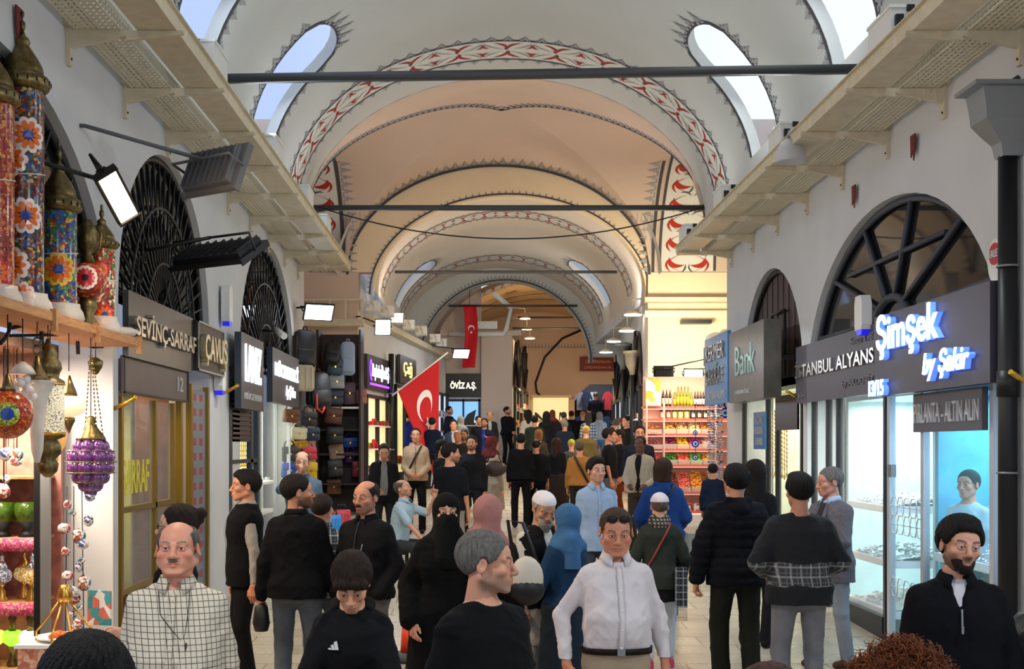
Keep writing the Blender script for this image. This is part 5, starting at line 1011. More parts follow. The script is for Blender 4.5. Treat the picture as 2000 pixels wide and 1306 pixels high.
for k in range(7):
    x = -3.52 - k * .14; c, m = glw[(k * 2 + 2) % 3]
    t = T('glowing_lamp', f'bowl lamp glowing {c} on the lowest shelf, {ORD[k]} from the dark upright', 'lamp', (x, 9.7, .56), 'glowing bowl lamps on the lowest shelf')
    mb = MB(); mb.lathe([(.04, 0), (.045, .02), (.02, .08), (.03, .16)], (x, 9.7, .56), 12); mb.build('foot', m_oldbrass, t); mb = MB(); mb.lathe([(.03, .16), (.08, .2), (.085, .25), (.06, .28)], (x, 9.7, .56), 14); mb.build('glass_bowl', m, t); mb = MB(); mb.lathe([(.03, .28), (.02, .34), (.035, .38), (.005, .44)], (x, 9.7, .56), 10); mb.build('pointed_cap', m_oldbrass, t)
for k in range(5):
    x = -3.55 - k * .2; t = T('glass_bowl', f'dark green glass bowl on the upper shelf, {ORD[k]} from the dark upright', 'bowl', (x, 9.72, 1.58), 'green bowls on the upper shelf'); mb = MB(); mb.lathe([(.09, .12), (.105, .2), (.1, .27), (.05, .28)], (x, 9.72, 1.58), 14); mb.build('bowl', mat('moss_glass', '#4a6a20', .15, noise=.5, nscale=30), t); mb = MB(); mb.lathe([(.07, 0), (.06, .03), (.03, .06), (.09, .12)], (x, 9.72, 1.58), 12); mb.build('stand', m_iron, t)
m_cer = [mosaic('ceramic_blue', ['#e8e4e0', '#f0ece8', '#4a5a9a', '#dcd8d4'], 50), mosaic('ceramic_red', ['#e8e0d8', '#c04040', '#f0e8e0', '#d8a0a0'], 50), mosaic('ceramic_teal', ['#e0e0dc', '#4a8a9a', '#c05a3a', '#e8e8e4'], 50)]
for k in range(22):   # strings of ceramic ornaments by the cream pier
    x = -2.98 + .07 * math.cos(k * 2.3) + (.05 if k % 3 == 0 else 0); z = 1.92 - k * .058; y = 9.1 + .06 * math.sin(k * 3.1); r = .04 + .012 * math.sin(k * 5.3)
    o = MB().ball((0, 0, 0), r, 12, sc=(1, 1, .85 + .35 * (k % 2))).build('ceramic_ornament', m_cer[k % 3]); o.location = (x, y, z); tag(o, f'small {["blue", "red", "teal"][k % 3]} patterned ceramic ornament strung below the purple lamp', 'ornament', f'{["blue", "red", "teal"][k % 3]} ceramic ornaments on the string')
mb = MB(); [mb.tube([(-2.98 + dx, 9.1, 2.0), (-2.98 + dx * 1.3, 9.1, .62)], .004, 4) for dx in (-.05, .0, .06)]; tag(mb.build('ornament_string', m_iron), 'thin strings holding the ceramic ornaments beside the cream pier', 'string')
for k in range(26):
    x = -3.46 - rnd.random() * .5; z = rnd.uniform(1.9, 2.45); y = rnd.uniform(9.0, 9.45); r = rnd.uniform(.03, .05)
    o = MB().ball((0, 0, 0), r, 12, sc=(1, .9, 1.1 if k % 2 else .8)).add([], []).build('ceramic_ornament', m_cer[k % 3]); o.location = (x, y, z); MB().tube([(0, 0, 0), (0, 0, 3.04 - z)], .003, 4).build('string', m_iron, o); tag(o, f'{["blue", "red", "teal"][k % 3]} patterned ceramic ornament hanging inside the lamp shop', 'ornament', f'{["blue", "red", "teal"][k % 3]} ceramic ornaments inside the lamp shop')
t = T('serving_stand', 'brass stand with bell top holding a plate on a cloth covered box', 'stand', (-2.85, 8.6, .3)); x, y = -2.93, 8.75
mb = MB(); mb.lathe([(.05, 0), (.055, .05), (.04, .1), (.03, .12)], (x, y, 1.19), 14); [mb.tube([(x + .03 * math.cos(a), y + .03 * math.sin(a), 1.2), (x + .12 * math.cos(a), y + .12 * math.sin(a), 1.08), (x + .2 * math.cos(a), y + .2 * math.sin(a), .98), (x + .2 * math.cos(a), y + .2 * math.sin(a), .86)], .009, 6) for a in (0.1, 1.7, 3.2, 4.6)]; mb.build('brass_frame', m_goldl, t)
mb = MB(); mb.lathe([(.02, 0), (.17, .01), (.2, .03), (.17, .02)], (x, y, .92), 20); mb.build('plate', m_tray2, t); mb = MB(); [mb.ball((x + rnd.uniform(-.12, .12), y + rnd.uniform(-.12, .12), .955), .022, 6) for k in range(22)]; tag(mb.build('dried_fruit', m_orange), kind='stuff')
mb = MB(); mb.box((x - .26, y - .2, .3), (x + .22, y + .25, .9)); mb.build('cloth_box', mosaic('old_rose_cloth', ['#c88a70', '#d8a088', '#b87060', '#e0b8a0'], 30, .8), t); mb = MB(); mb.box((x - .28, y - .22, .89), (x + .24, y + .27, .915)); mb.build('box_top', m_tray2, t)
tag(MB(frame((-2.93, 9.3, .95), (.9, -.3, 0))).box((0, 0, 0), (.2, .26, .02)).build('picture_card', mosaic('card_print', ['#3a8a90', '#e8e4e0', '#4a9aa0', '#d07060'], 14, .5)), 'small teal and white picture card leaning on the cream pier', 'card')
# ---------------------------------------------------------------- bags
def bag(kind, lab, x, y, z, w, h, col, grp, rz=0, flapc=None, strapc=None):
    """hanging bag, centre (x, y, z)"""
    t = T('backpack' if kind == 'pack' else 'suitcase' if kind == 'case' else 'handbag', lab, 'bag', (x, y, z), grp); t.rotation_euler.z = rz; t.rotation_euler.y = rnd.uniform(-.14, .14) * (kind != 'case'); LOC[t.name] = Vector((0, 0, 0))
    m = mat('leather_' + col.strip('#'), col, .45, bump=.3, bscale=40); mf = mat('leather_' + (flapc or col).strip('#'), flapc or col, .4, bump=.3, bscale=40); d = w * .32; fl = Matrix(((1, 0, 0, 0), (0, 0, 1, 0), (0, 1, 0, 0), (0, 0, 0, 1)))
    def rr(w_, h_, r, cx=0, cy=0, n=5, tp=1): return [(cx + (w_ / 2 - r) * a * (tp if b > 0 else 1) + r * math.cos(R(s + 90 * k / n)), cy + (h_ / 2 - r) * b + r * math.sin(R(s + 90 * k / n))) for a, b, s in ((1, 1, 0), (-1, 1, 90), (-1, -1, 180), (1, -1, 270)) for k in range(n + 1)]
    def slabm(poly, y0, y1, m_, nm, bev=.2):
        mb = MB(fl); cx = sum(p[0] for p in poly) / len(poly); cy = sum(p[1] for p in poly) / len(poly); q = [(cx + (a - cx) * (1 - bev * .5), cy + (b - cy) * (1 - bev * .5)) for a, b in poly]; n = len(poly); th = (y1 - y0) * .3
        L = [(q, y0), (poly, y0 + th), (poly, y1 - th), (q, y1)]; vs = [(a, b, w_) for P, w_ in L for a, b in P]; mb.add(vs, [tuple(range(n)), tuple(range(3 * n, 4 * n))[::-1]] + [(i * n + k, i * n + (k + 1) % n, (i + 1) * n + (k + 1) % n, (i + 1) * n + k)[::-1] for i in range(3) for k in range(n)], True); return mb.build(nm, m_, t)
    if kind == 'pack':
        slabm(rr(w, h, w * .3, tp=.8), -d / 2, d / 2, m, 'body'); slabm(rr(w * .75, h * .42, w * .12, cy=-h * .2), -d * .85, -d / 2 + .01, mf, 'front_pocket')
        for s in (-1, 1): mb = MB(); mb.tube([(s * w * .18, d / 2, h * .42), (s * w * .3, d * .9, h * .2), (s * w * .3, d * .9, -h * .15), (s * w * .22, d / 2, -h * .4)], w * .04, 6); mb.build('shoulder_strap', mf, t)
        mb = MB(); mb.tube([(-w * .1, 0, h * .48), (-w * .06, 0, h * .58), (w * .06, 0, h * .58), (w * .1, 0, h * .48)], .012, 6); mb.build('grab_handle', mf, t)
        if strapc: mb = MB(); mb.tube([(-w * .2, -d * .9, -h * .1), (-w * .22, -d, -h * .5), (0, -d, -h * .62), (w * .1, -d * .9, -h * .45)], .022, 6); mb.build('red_strap', mat('strap_' + strapc.strip('#'), strapc, .5), t)
    elif kind == 'case':
        slabm(rr(w, h, w * .12), -d / 2, d / 2, m, 'shell', .1); mb = MB(); [mb.box((-w * .38 + k * w * .19 - .008, -d / 2 - .008, -h * .4), (-w * .38 + k * w * .19 + .008, -d / 2, h * .4)) for k in range(5)]; mb.build('ribs', mf, t); mb = MB(); mb.tube([(-w * .2, 0, h * .5), (-w * .2, 0, h * .62), (w * .2, 0, h * .62), (w * .2, 0, h * .5)], .012, 6); mb.build('pull_handle', m_black, t)
    else:
        slabm(rr(w, h, w * .14, tp=.9), -d / 2, d / 2, m, 'body'); slabm(rr(w * .96, h * .5, w * .12, cy=h * .24), -d * .66, -d / 2 + .02, mf, 'flap')
        mb = MB(); mb.box((-w * .05, -d * .72, -.02), (w * .05, -d * .62, h * .06)); mb.build('buckle', m_gold, t)
        mb = MB(); mb.tube([(-w * .32, 0, h * .45), (-w * .26, 0, h * .75), (0, 0, h * .95), (w * .26, 0, h * .75), (w * .32, 0, h * .45)], .012, 6); mb.build('handle', mf, t)
    return t
def bagp(kind, lab, px, py, p, wpx, hpx, col, grp, **k):
    q = at(px, py, p); t = bag(kind, lab, q.x, q.y, q.z, wpx / p, hpx / p, col, grp, **k)
    if grp == G1: dx = -2.94 - q.x; r = k.get('rz', 0); h = hpx / p * .45; MB().tube([(0, 0, h), (dx * math.cos(r), -dx * math.sin(r), h + .03)], .01, 5).build('hook', m_iron, t)
    return t
G1, G2 = 'bags hanging at the end of the left wall', 'bags on the rack beyond the left wall'
for a in [('pack', 'big black backpack hanging highest at the end of the left wall', 594, 683, 118, 50, 78, '#15171b', {}), ('case', 'cream box shaped bag below the big black backpack', 583, 738, 119, 62, 52, '#b8ab92', {}), ('pack', 'black backpack with dangling red straps', 622, 762, 116, 52, 72, '#1a1c20', dict(strapc='#c0281e')),
          ('bag', 'brown leather handbag at the top of the coloured handbag rows', 568, 812, 122, 34, 26, '#6b3d22', {}), ('bag', 'black handbag beside the brown one', 602, 818, 120, 34, 28, '#22242a', {}), ('bag', 'cream flap handbag above the yellow one', 583, 846, 120, 34, 24, '#d8cfae', {}), ('bag', 'mustard yellow handbag under the cream one', 584, 868, 119.5, 34, 16, '#c08a28', {}), ('bag', 'dark navy handbag beside the cream one', 609, 848, 119, 32, 26, '#1c2e44', {}),
          ('bag', 'charcoal handbag left of the yellow one', 566, 886, 121, 32, 30, '#33363c', {}), ('bag', 'bright pinkish red handbag near the bald man', 603, 886, 118, 32, 26, '#c83048', {}), ('bag', 'royal blue handbag left of the bald man', 566, 918, 121, 34, 30, '#2448a0', {}), ('bag', 'yellow handbag right of the bald man', 606, 920, 118, 28, 36, '#c8a020', {})]:
    bagp(a[0], a[1], a[2], a[3], a[4], a[5], a[6], a[7], G1, rz=.5, **a[8])
for a in [('pack', 'black backpack at the top left of the bag rack', 648, 690, 98, 34, 44, '#14161a', {}), ('pack', 'light blue grey tall backpack hanging at the top of the rack', 679, 700, 97, 30, 66, '#8ea0b8', {}), ('bag', 'slate blue satchel below the top black backpack', 655, 716, 97.5, 30, 32, '#33485c', {}), ('bag', 'grey white satchel, third down in the rack', 658, 745, 97, 30, 28, '#9aa0a8', {}), ('bag', 'dark blue satchel, fourth down in the rack', 655, 776, 97, 32, 30, '#223448', {}),
          ('bag', 'dark plum tote with handles beside the dark blue satchel', 683, 768, 96, 26, 44, '#4a3440', {}), ('bag', 'dusty rose handbag standing on the rack shelf', 702, 775, 95, 30, 28, '#a0645e', {}), ('bag', 'brown satchel in the middle of the rack', 652, 812, 97, 34, 32, '#5a3426', {}), ('bag', 'black satchel under the brown one', 654, 850, 97, 34, 34, '#1c1e22', {}), ('bag', 'taupe handbag with long straps', 657, 882, 96, 30, 30, '#8a7464', {}), ('bag', 'royal blue handbag on the right side of the rack', 684, 864, 95, 30, 20, '#2a4a90', {}),
          ('bag', 'charcoal handbag under the taupe one', 655, 914, 96, 32, 34, '#26282c', {}), ('bag', 'violet handbag low on the rack', 684, 893, 95, 24, 22, '#4a2468', {}), ('bag', 'maroon handbag at the right edge of the rack', 698, 915, 95, 22, 34, '#7a2434', {}), ('bag', 'tan handbag low on the rack', 652, 950, 95, 30, 30, '#8a5a3a', {}), ('bag', 'pale yellow tote hanging low on the rack', 676, 925, 94, 22, 34, '#b8b088', {}), ('bag', 'black handbag at the bottom of the rack', 680, 960, 94, 30, 24, '#18181c', {}), ('bag', 'pink purse at the bottom of the rack', 690, 985, 94, 20, 14, '#d8488a', {}), ('bag', 'blue violet purse at the bottom of the rack', 665, 985, 94, 20, 14, '#5a4ab8', {})]:
    bagp(a[0], a[1], a[2], a[3], a[4], a[5], a[6], a[7], G2, rz=.15, **a[8])
bagp('case', 'bright blue hard suitcase standing on the floor', 650, 1040, 150, 34, 70, '#2f8ad0', 'suitcases on the floor'); bagp('case', 'red hard suitcase wrapped in film standing beside the blue one', 668, 1034, 146, 34, 78, '#c03a44', 'suitcases on the floor')
t = T('bag_rack', 'dark wooden rack with shelves carrying many bags beyond the left wall', 'rack', (-2.9, 25.3, .9)); mb = MB(); mb.box((-3.25, 25.45, .9), (-2.38, 25.6, 4.6)); mb.build('back_board', mat('dark_wood', '#2c211c', .6, noise=.3), t)
for z in (3.05, 2.6, 2.1, 1.5): mb = MB(); mb.box((-3.2, 24.95, z), (-2.38, 25.44, z + .04)); mb.build('shelf', m_tray2 if z > 3 else MATS['dark_wood'], t)
for (x0, x1) in ((-3.25, -3.2), (-2.38, -2.34)): mb = MB(); mb.box((x0, 24.9, .9), (x1, 25.6, 4.65)); mb.build('side_board', MATS['dark_wood'], t)
t = tag(MB().box((-2.995, 20.05, .75), (-2.93, 21.35, 4.1)).build('bag_board', MATS['dark_wood']), 'dark board behind the coloured handbags at the end of the left wall', 'board')
# ---------------------------------------------------------------- spice stall
SY = 22.7
t = T('spice_stall', 'brightly lit spice and sweets stall with red edged shelves before the cream wall', 'market stall', (3.9, SY, floor_z(SY)))
m_redsh = mat('red_shelf_edge', '#c8604e', .4, emit='#ff8a70', es=.12); m_strip = mat('lit_shelf_strip', '#fff0e0', .4, emit='#fff0e4', es=2.0); m_pinkb = mat('pale_pink_board', '#e8b8a0', .5)
rows = [(3.03, .30), (2.80, .22), (2.52, .14), (2.24, .06), (1.95, -.02), (1.45, -.14), (1.1, -.14)]
mb = MB(); mb.box((3.15, SY + .5, .75), (4.75, SY + .55, 3.6)); mb.build('back_panel', m_pinkb, t)
for z, dy in rows:
    mb = MB(); mb.box((3.12, SY + dy, z - .03), (4.75, SY + .5, z)); mb.build('shelf', m_pinkb, t); mb = MB(); mb.box((3.12, SY + dy - .015, z - .045), (4.75, SY + dy, z + .005)); mb.build('red_edge', m_redsh, t); mb = MB(); mb.box((3.14, SY + dy + .02, z - .05), (4.73, SY + dy + .05, z - .031)); mb.build('light_strip', m_strip, t)
mb = MB(); mb.box((3.12, SY - .1, .76), (4.75, SY + .5, 1.06)); mb.build('base_cabinet', m_tray2, t)
for x in (3.14, 3.46, 4.42): mb = MB(); mb.box((x, SY + .02, 1.1), (x + .03, SY + .06, 3.1)); mb.build('upright', m_pinkb, t)
lamp('AREA', (3.9, SY - .4, 3.5), 30, (1, .86, .66), 1.2, (3.9, SY + .3, 2.0), .3)
spc = ['#d89a48', '#e0b070', '#e8c890', '#c87a3a', '#8a2450', '#e8b020', '#c83a50', '#d8a8a0', '#4a8a2a', '#e8704a', '#7ac030', '#e0a840', '#7a3424', '#e06a5a', '#e89a30', '#a8642e']
snm = ['golden', 'pale nut coloured', 'cream', 'brown orange', 'dark violet', 'bright yellow', 'crimson', 'pale pink', 'green', 'coral', 'lime green', 'amber', 'dark brown', 'salmon', 'orange', 'toffee brown']
for r in range(4):
    z, dy = rows[2 + r]
    for k in range(4):
        x0 = 3.5 + k * .23; c = spc[r * 4 + k]; hh = .2 if r < 3 else .38
        s = T('spice_tray', f'{snm[r * 4 + k]} sweets heaped in a stall tray, {["top", "second", "third", "lowest"][r]} tray row', 'tray of sweets', (x0, SY + dy, z), 'trays of sweets in the spice stall')
        mb = MB(); mb.box((x0, SY + dy, z), (x0 + .22, SY + dy + .01, z + .09)); mb.box((x0, SY + dy, z), (x0 + .008, SY + dy + .3, z + .1)); mb.build('glass_tray', mat('tray_glass', '#f4e8dc', .1, alpha=.35), s)
        mb = MB(); rs = random.Random(r * 4 + k)
        mb.add([(x0 + .01, SY + dy + .012, z), (x0 + .21, SY + dy + .012, z), (x0 + .21, SY + dy + .3, z + hh * .85), (x0 + .01, SY + dy + .3, z + hh * .85), (x0 + .01, SY + dy + .012, z + .05), (x0 + .21, SY + dy + .012, z + .05)], [(4, 5, 2, 3), (0, 1, 5, 4), (0, 4, 3), (1, 2, 5)])
        for q in range(70): u = rs.random(); mb.ball((x0 + .02 + rs.random() * .18, SY + dy + .02 + u * .26, z + .05 + u * (hh * .8) + rs.uniform(-.01, .02)), rs.uniform(.012, .024), 6, sc=(1.2, 1, .8))
        tag(mb.build('sweets', mat('sweets_' + c.strip('#'), c, .5, noise=.4, nscale=40), s), kind='stuff')
    for k in range(1):
        c = ['#a86030', '#8a3a4a', '#c03040', '#e0d0b0'][r]; s = T('spice_tray', f'side tray of {["brown nuts", "dark dried fruit", "red fruit", "pale sweets"][r]} left in the stall, {["top", "second", "third", "lowest"][r]} tray row', 'tray of sweets', (3.17, SY + dy, z), 'side trays of the spice stall')
        mb = MB(); mb.box((3.17, SY + dy - .1, z), (3.44, SY + dy - .09, z + .08)); mb.build('glass_tray', MATS['tray_glass'], s); mb = MB(); rs = random.Random(90 + r)
        for q in range(80): u = rs.random(); mb.ball((3.18 + rs.random() * .25, SY + dy - .08 + u * .26, z + .02 + u * .15), rs.uniform(.014, .026), 6)
        tag(mb.build('sweets', mat('sweets_' + c.strip('#'), c, .5, noise=.4, nscale=40), s), kind='stuff')
def bottle(x, y, z, h, r, mb_, ml, mc, lab, grp):
    t = T('bottle', lab, 'bottle', (x, y, z), grp); a = MB(); a.lathe([(r, 0), (r, h * .6), (r * .9, h * .68), (r * .4, h * .78), (r * .35, h * .92)], (x, y, z), 12); a.build('glass', mb_, t); a = MB(); a.lathe([(r * 1.03, h * .15), (r * 1.03, h * .5)], (x, y, z), 12); a.build('label', ml, t); a = MB(); a.lathe([(r * .42, h * .9), (r * .42, h)], (x, y, z), 8); a.build('cap', mc, t)
m_syr = mat('dark_syrup', '#2a1410', .15); m_oil = mat('olive_oil', '#8a8a20', .15); m_lab = mat('paper_label', '#d8cfae', .6)
for k in range(3): bottle(3.51 + k * .065, SY + .37, 3.03, .32, .026, m_syr, m_lab, m_redsh, 'dark syrup bottle with a red cap at the left of the top stall shelf', 'dark syrup bottles on the top stall shelf')
for k in range(6): bottle(3.73 + k * .062, SY + .37, 3.03, .38 if k not in (0, 5) else .28, .027, m_oil, m_yel, m_gold, 'olive oil bottle with a yellow label on the top stall shelf', 'olive oil bottles on the top stall shelf')
for k in range(9): bottle(4.11 + k * .052, SY + .37, 3.03, .30, .021, m_syr, m_tray2, m_gold, 'slim dark bottle with a white label at the right of the top stall shelf', 'slim bottles on the top stall shelf')
for k in range(11):
    x = 3.48 + k * .115; c = ['#b0604a', '#b0604a', '#a89a3a', '#c8b040', '#c8b040', '#2c2422', '#2c2422', '#2c2422', '#8a5a3a', '#2c2422', '#b0604a'][k]
    t = T('spice_jar', f'{"reddish" if c == "#b0604a" else "yellow green" if c in ("#a89a3a", "#c8b040") else "dark" if c == "#2c2422" else "brown"} packed spice jar on the second stall shelf', 'jar', (x, SY + .3, 2.8), 'spice jars on the second stall shelf'); mb = MB(); mb.lathe([(.045, 0), (.048, .01), (.048, .13), (.04, .14)], (x, SY + .3, 2.8), 12); mb.build('jar', mat('jar_' + c.strip('#'), c, .35), t); mb = MB(); mb.lathe([(.05, .14), (.05, .165)], (x, SY + .3, 2.8), 12); mb.build('lid', m_black, t); mb = MB(); mb.box((x - .03, SY + .248, 2.83), (x + .03, SY + .252, 2.9)); mb.build('label', m_lab, t)
for k in range(6):
    x = 3.5 + k * .16; t = T('sweets_box', 'packed box of sweets on the bottom shelf of the stall', 'box', (x, SY - .1, 1.1), 'boxes of sweets on the bottom stall shelf'); mb = MB(); mb.box((x, SY - .1, 1.1), (x + .14, SY + .1, 1.24)); mb.build('carton', mosaic('sweets_carton', ['#e8d8c0', '#c04a40', '#7a3a2a', '#f0e0d0'], 25, .5), t); mb = MB(); mb.box((x + .02, SY - .105, 1.13), (x + .12, SY - .1, 1.2)); mb.build('label', m_tray2, t)
tag(MB().box((3.16, SY + .2, 3.05), (3.44, SY + .22, 3.55)).build('poster', mosaic('poster_print', ['#e8d8b0', '#e8a030', '#f0e8d8', '#d8c8a0'], 9, .6)), 'pale poster with orange fruit shapes at the top left of the stall', 'poster')
# evil eye beads and glittering bead strings at the corner of the right wall
m_eye = [mat('eye_blue', '#1a28b8', .15), mat('eye_white', '#f0f4ff', .3), mat('eye_lblue', '#60a8e8', .2)]
mb = MB()
for k in range(26):
    x = 3.72 + (k % 13) * .018; 
    for q in range(46): mb.ball((x + .01 * math.sin(q * 1.3 + k), 19.66 + (k % 4) * .05, 3.0 - q * .04), .014, 5, mi=(q * 7 + k * 5) % 3 if (q + k) % 4 == 0 else 3)
t = tag(mb.build('bead_curtain', m_eye + [m_silver]), 'glittering silver and blue bead strings hanging at the corner of the right wall', 'bead curtain', kind='stuff')
for k, (px, py, r) in enumerate([(1415, 765, 8), (1421, 790, 7), (1409, 790, 6), (1416, 806, 10), (1408, 748, 6), (1358, 845, 5), (1358, 866, 8), (1358, 893, 6), (1420, 735, 7)]):
    q = at(px, py, 122 if px > 1400 else 112); rr = r / 118; t = T('evil_eye_bead', 'round dark blue glass eye bead ' + ('hanging in front of the spice stall trays' if px < 1400 else 'hanging among the bead strings beside the blue sign'), 'bead', tuple(q), 'eye beads ' + ('in front of the stall' if px < 1400 else 'beside the blue sign'))
    for (nm, rad, dy, m) in (('blue_disc', rr, 0, m_eye[0]), ('white_ring', rr * .62, -.012, m_eye[1]), ('light_blue_ring', rr * .42, -.018, m_eye[2]), ('pupil', rr * .2, -.023, m_black)): a = MB(Matrix(((1, 0, 0, q.x), (0, 0, 1, q.y), (0, 1, 0, q.z), (0, 0, 0, 1)))); a.prism([(rad * math.cos(2 * math.pi * j / 16), rad * math.sin(2 * math.pi * j / 16)) for j in range(16)], dy, dy + .012); a.build(nm, m, t)
    a = MB(); a.tube([tuple(q), (q.x, q.y, q.z + (.25 if px > 1400 else .6 if py < 860 else .22))], .006, 4); a.build('string', m_iron, t)
t = T('lamp_box', 'black boxy lamp shining white downwards at the corner of the right wall', 'lamp', (3.9, 19.9, 3.7)); mb = MB(); mb.box((3.72, 19.7, 3.60), (4.2, 20.1, 3.9)); mb.build('housing', m_black, t); mb = MB(); mb.box((3.74, 19.72, 3.55), (4.18, 20.08, 3.599)); mb.build('lamp_face', mat('lamp_face_white', '#ffffff', .4, emit='#eef2ff', es=6), t); mb = MB(); mb.ball((3.95, 19.75, 3.35), .09, 12); mb.build('bulb', MATS['lamp_face_white'], t)
tag(MB().ball((3.92, 20.0, 4.02), .16, 12, sc=(1.2, 1, .8)).ball((4.05, 20.0, 4.1), .1, 10).build('wrapped_bundle', m_wrap), 'crumpled translucent bundle on top of the black boxy lamp', 'bundle')
# low jewellery table at the right, traffic barrier, small things on the floor
t = T('display_table', 'low display table with silver trinkets between the stall and the black puffer jacket', 'table', (4.0, 19.0, .65)); fz = floor_z(17.3); mb = MB(); mb.box((2.95, 17.1, fz + .25), (3.55, 18.6, fz + .5)); mb.build('table_top', MATS['zinc'], t)
for (a, b) in ((3.0, 17.15), (3.5, 17.15), (3.0, 18.5), (3.5, 18.5)): mb = MB(); mb.tube([(a, b, floor_z(b)), (a, b, fz + .25)], .02, 6); mb.build('leg', m_iron, t)
t = T('traffic_barrier', 'orange and white plastic traffic post on a grey base beside the black veil', 'traffic post', (-.59, 11.1, .37)); x, y = -.59, 11.1; fz = floor_z(y)
mb = MB(); mb.lathe([(.22, 0), (.22, .05), (.1, .07)], (x, y, fz), 8); mb.build('base', mat('rubber_grey', '#4a5058', .7), t)
for (z0, z1, r0, r1, c) in ((.07, .30, .095, .08, 0), (.30, .45, .08, .07, 1), (.45, .70, .07, .055, 0)): mb = MB(); mb.lathe([(r0, z0), (r1, z1)], (x, y, fz), 18); mb.build('white_band' if c else 'orange_band', mat('cone_white', '#d8d4d0', .5) if c else mat('cone_orange', '#e8401c', .5), t)
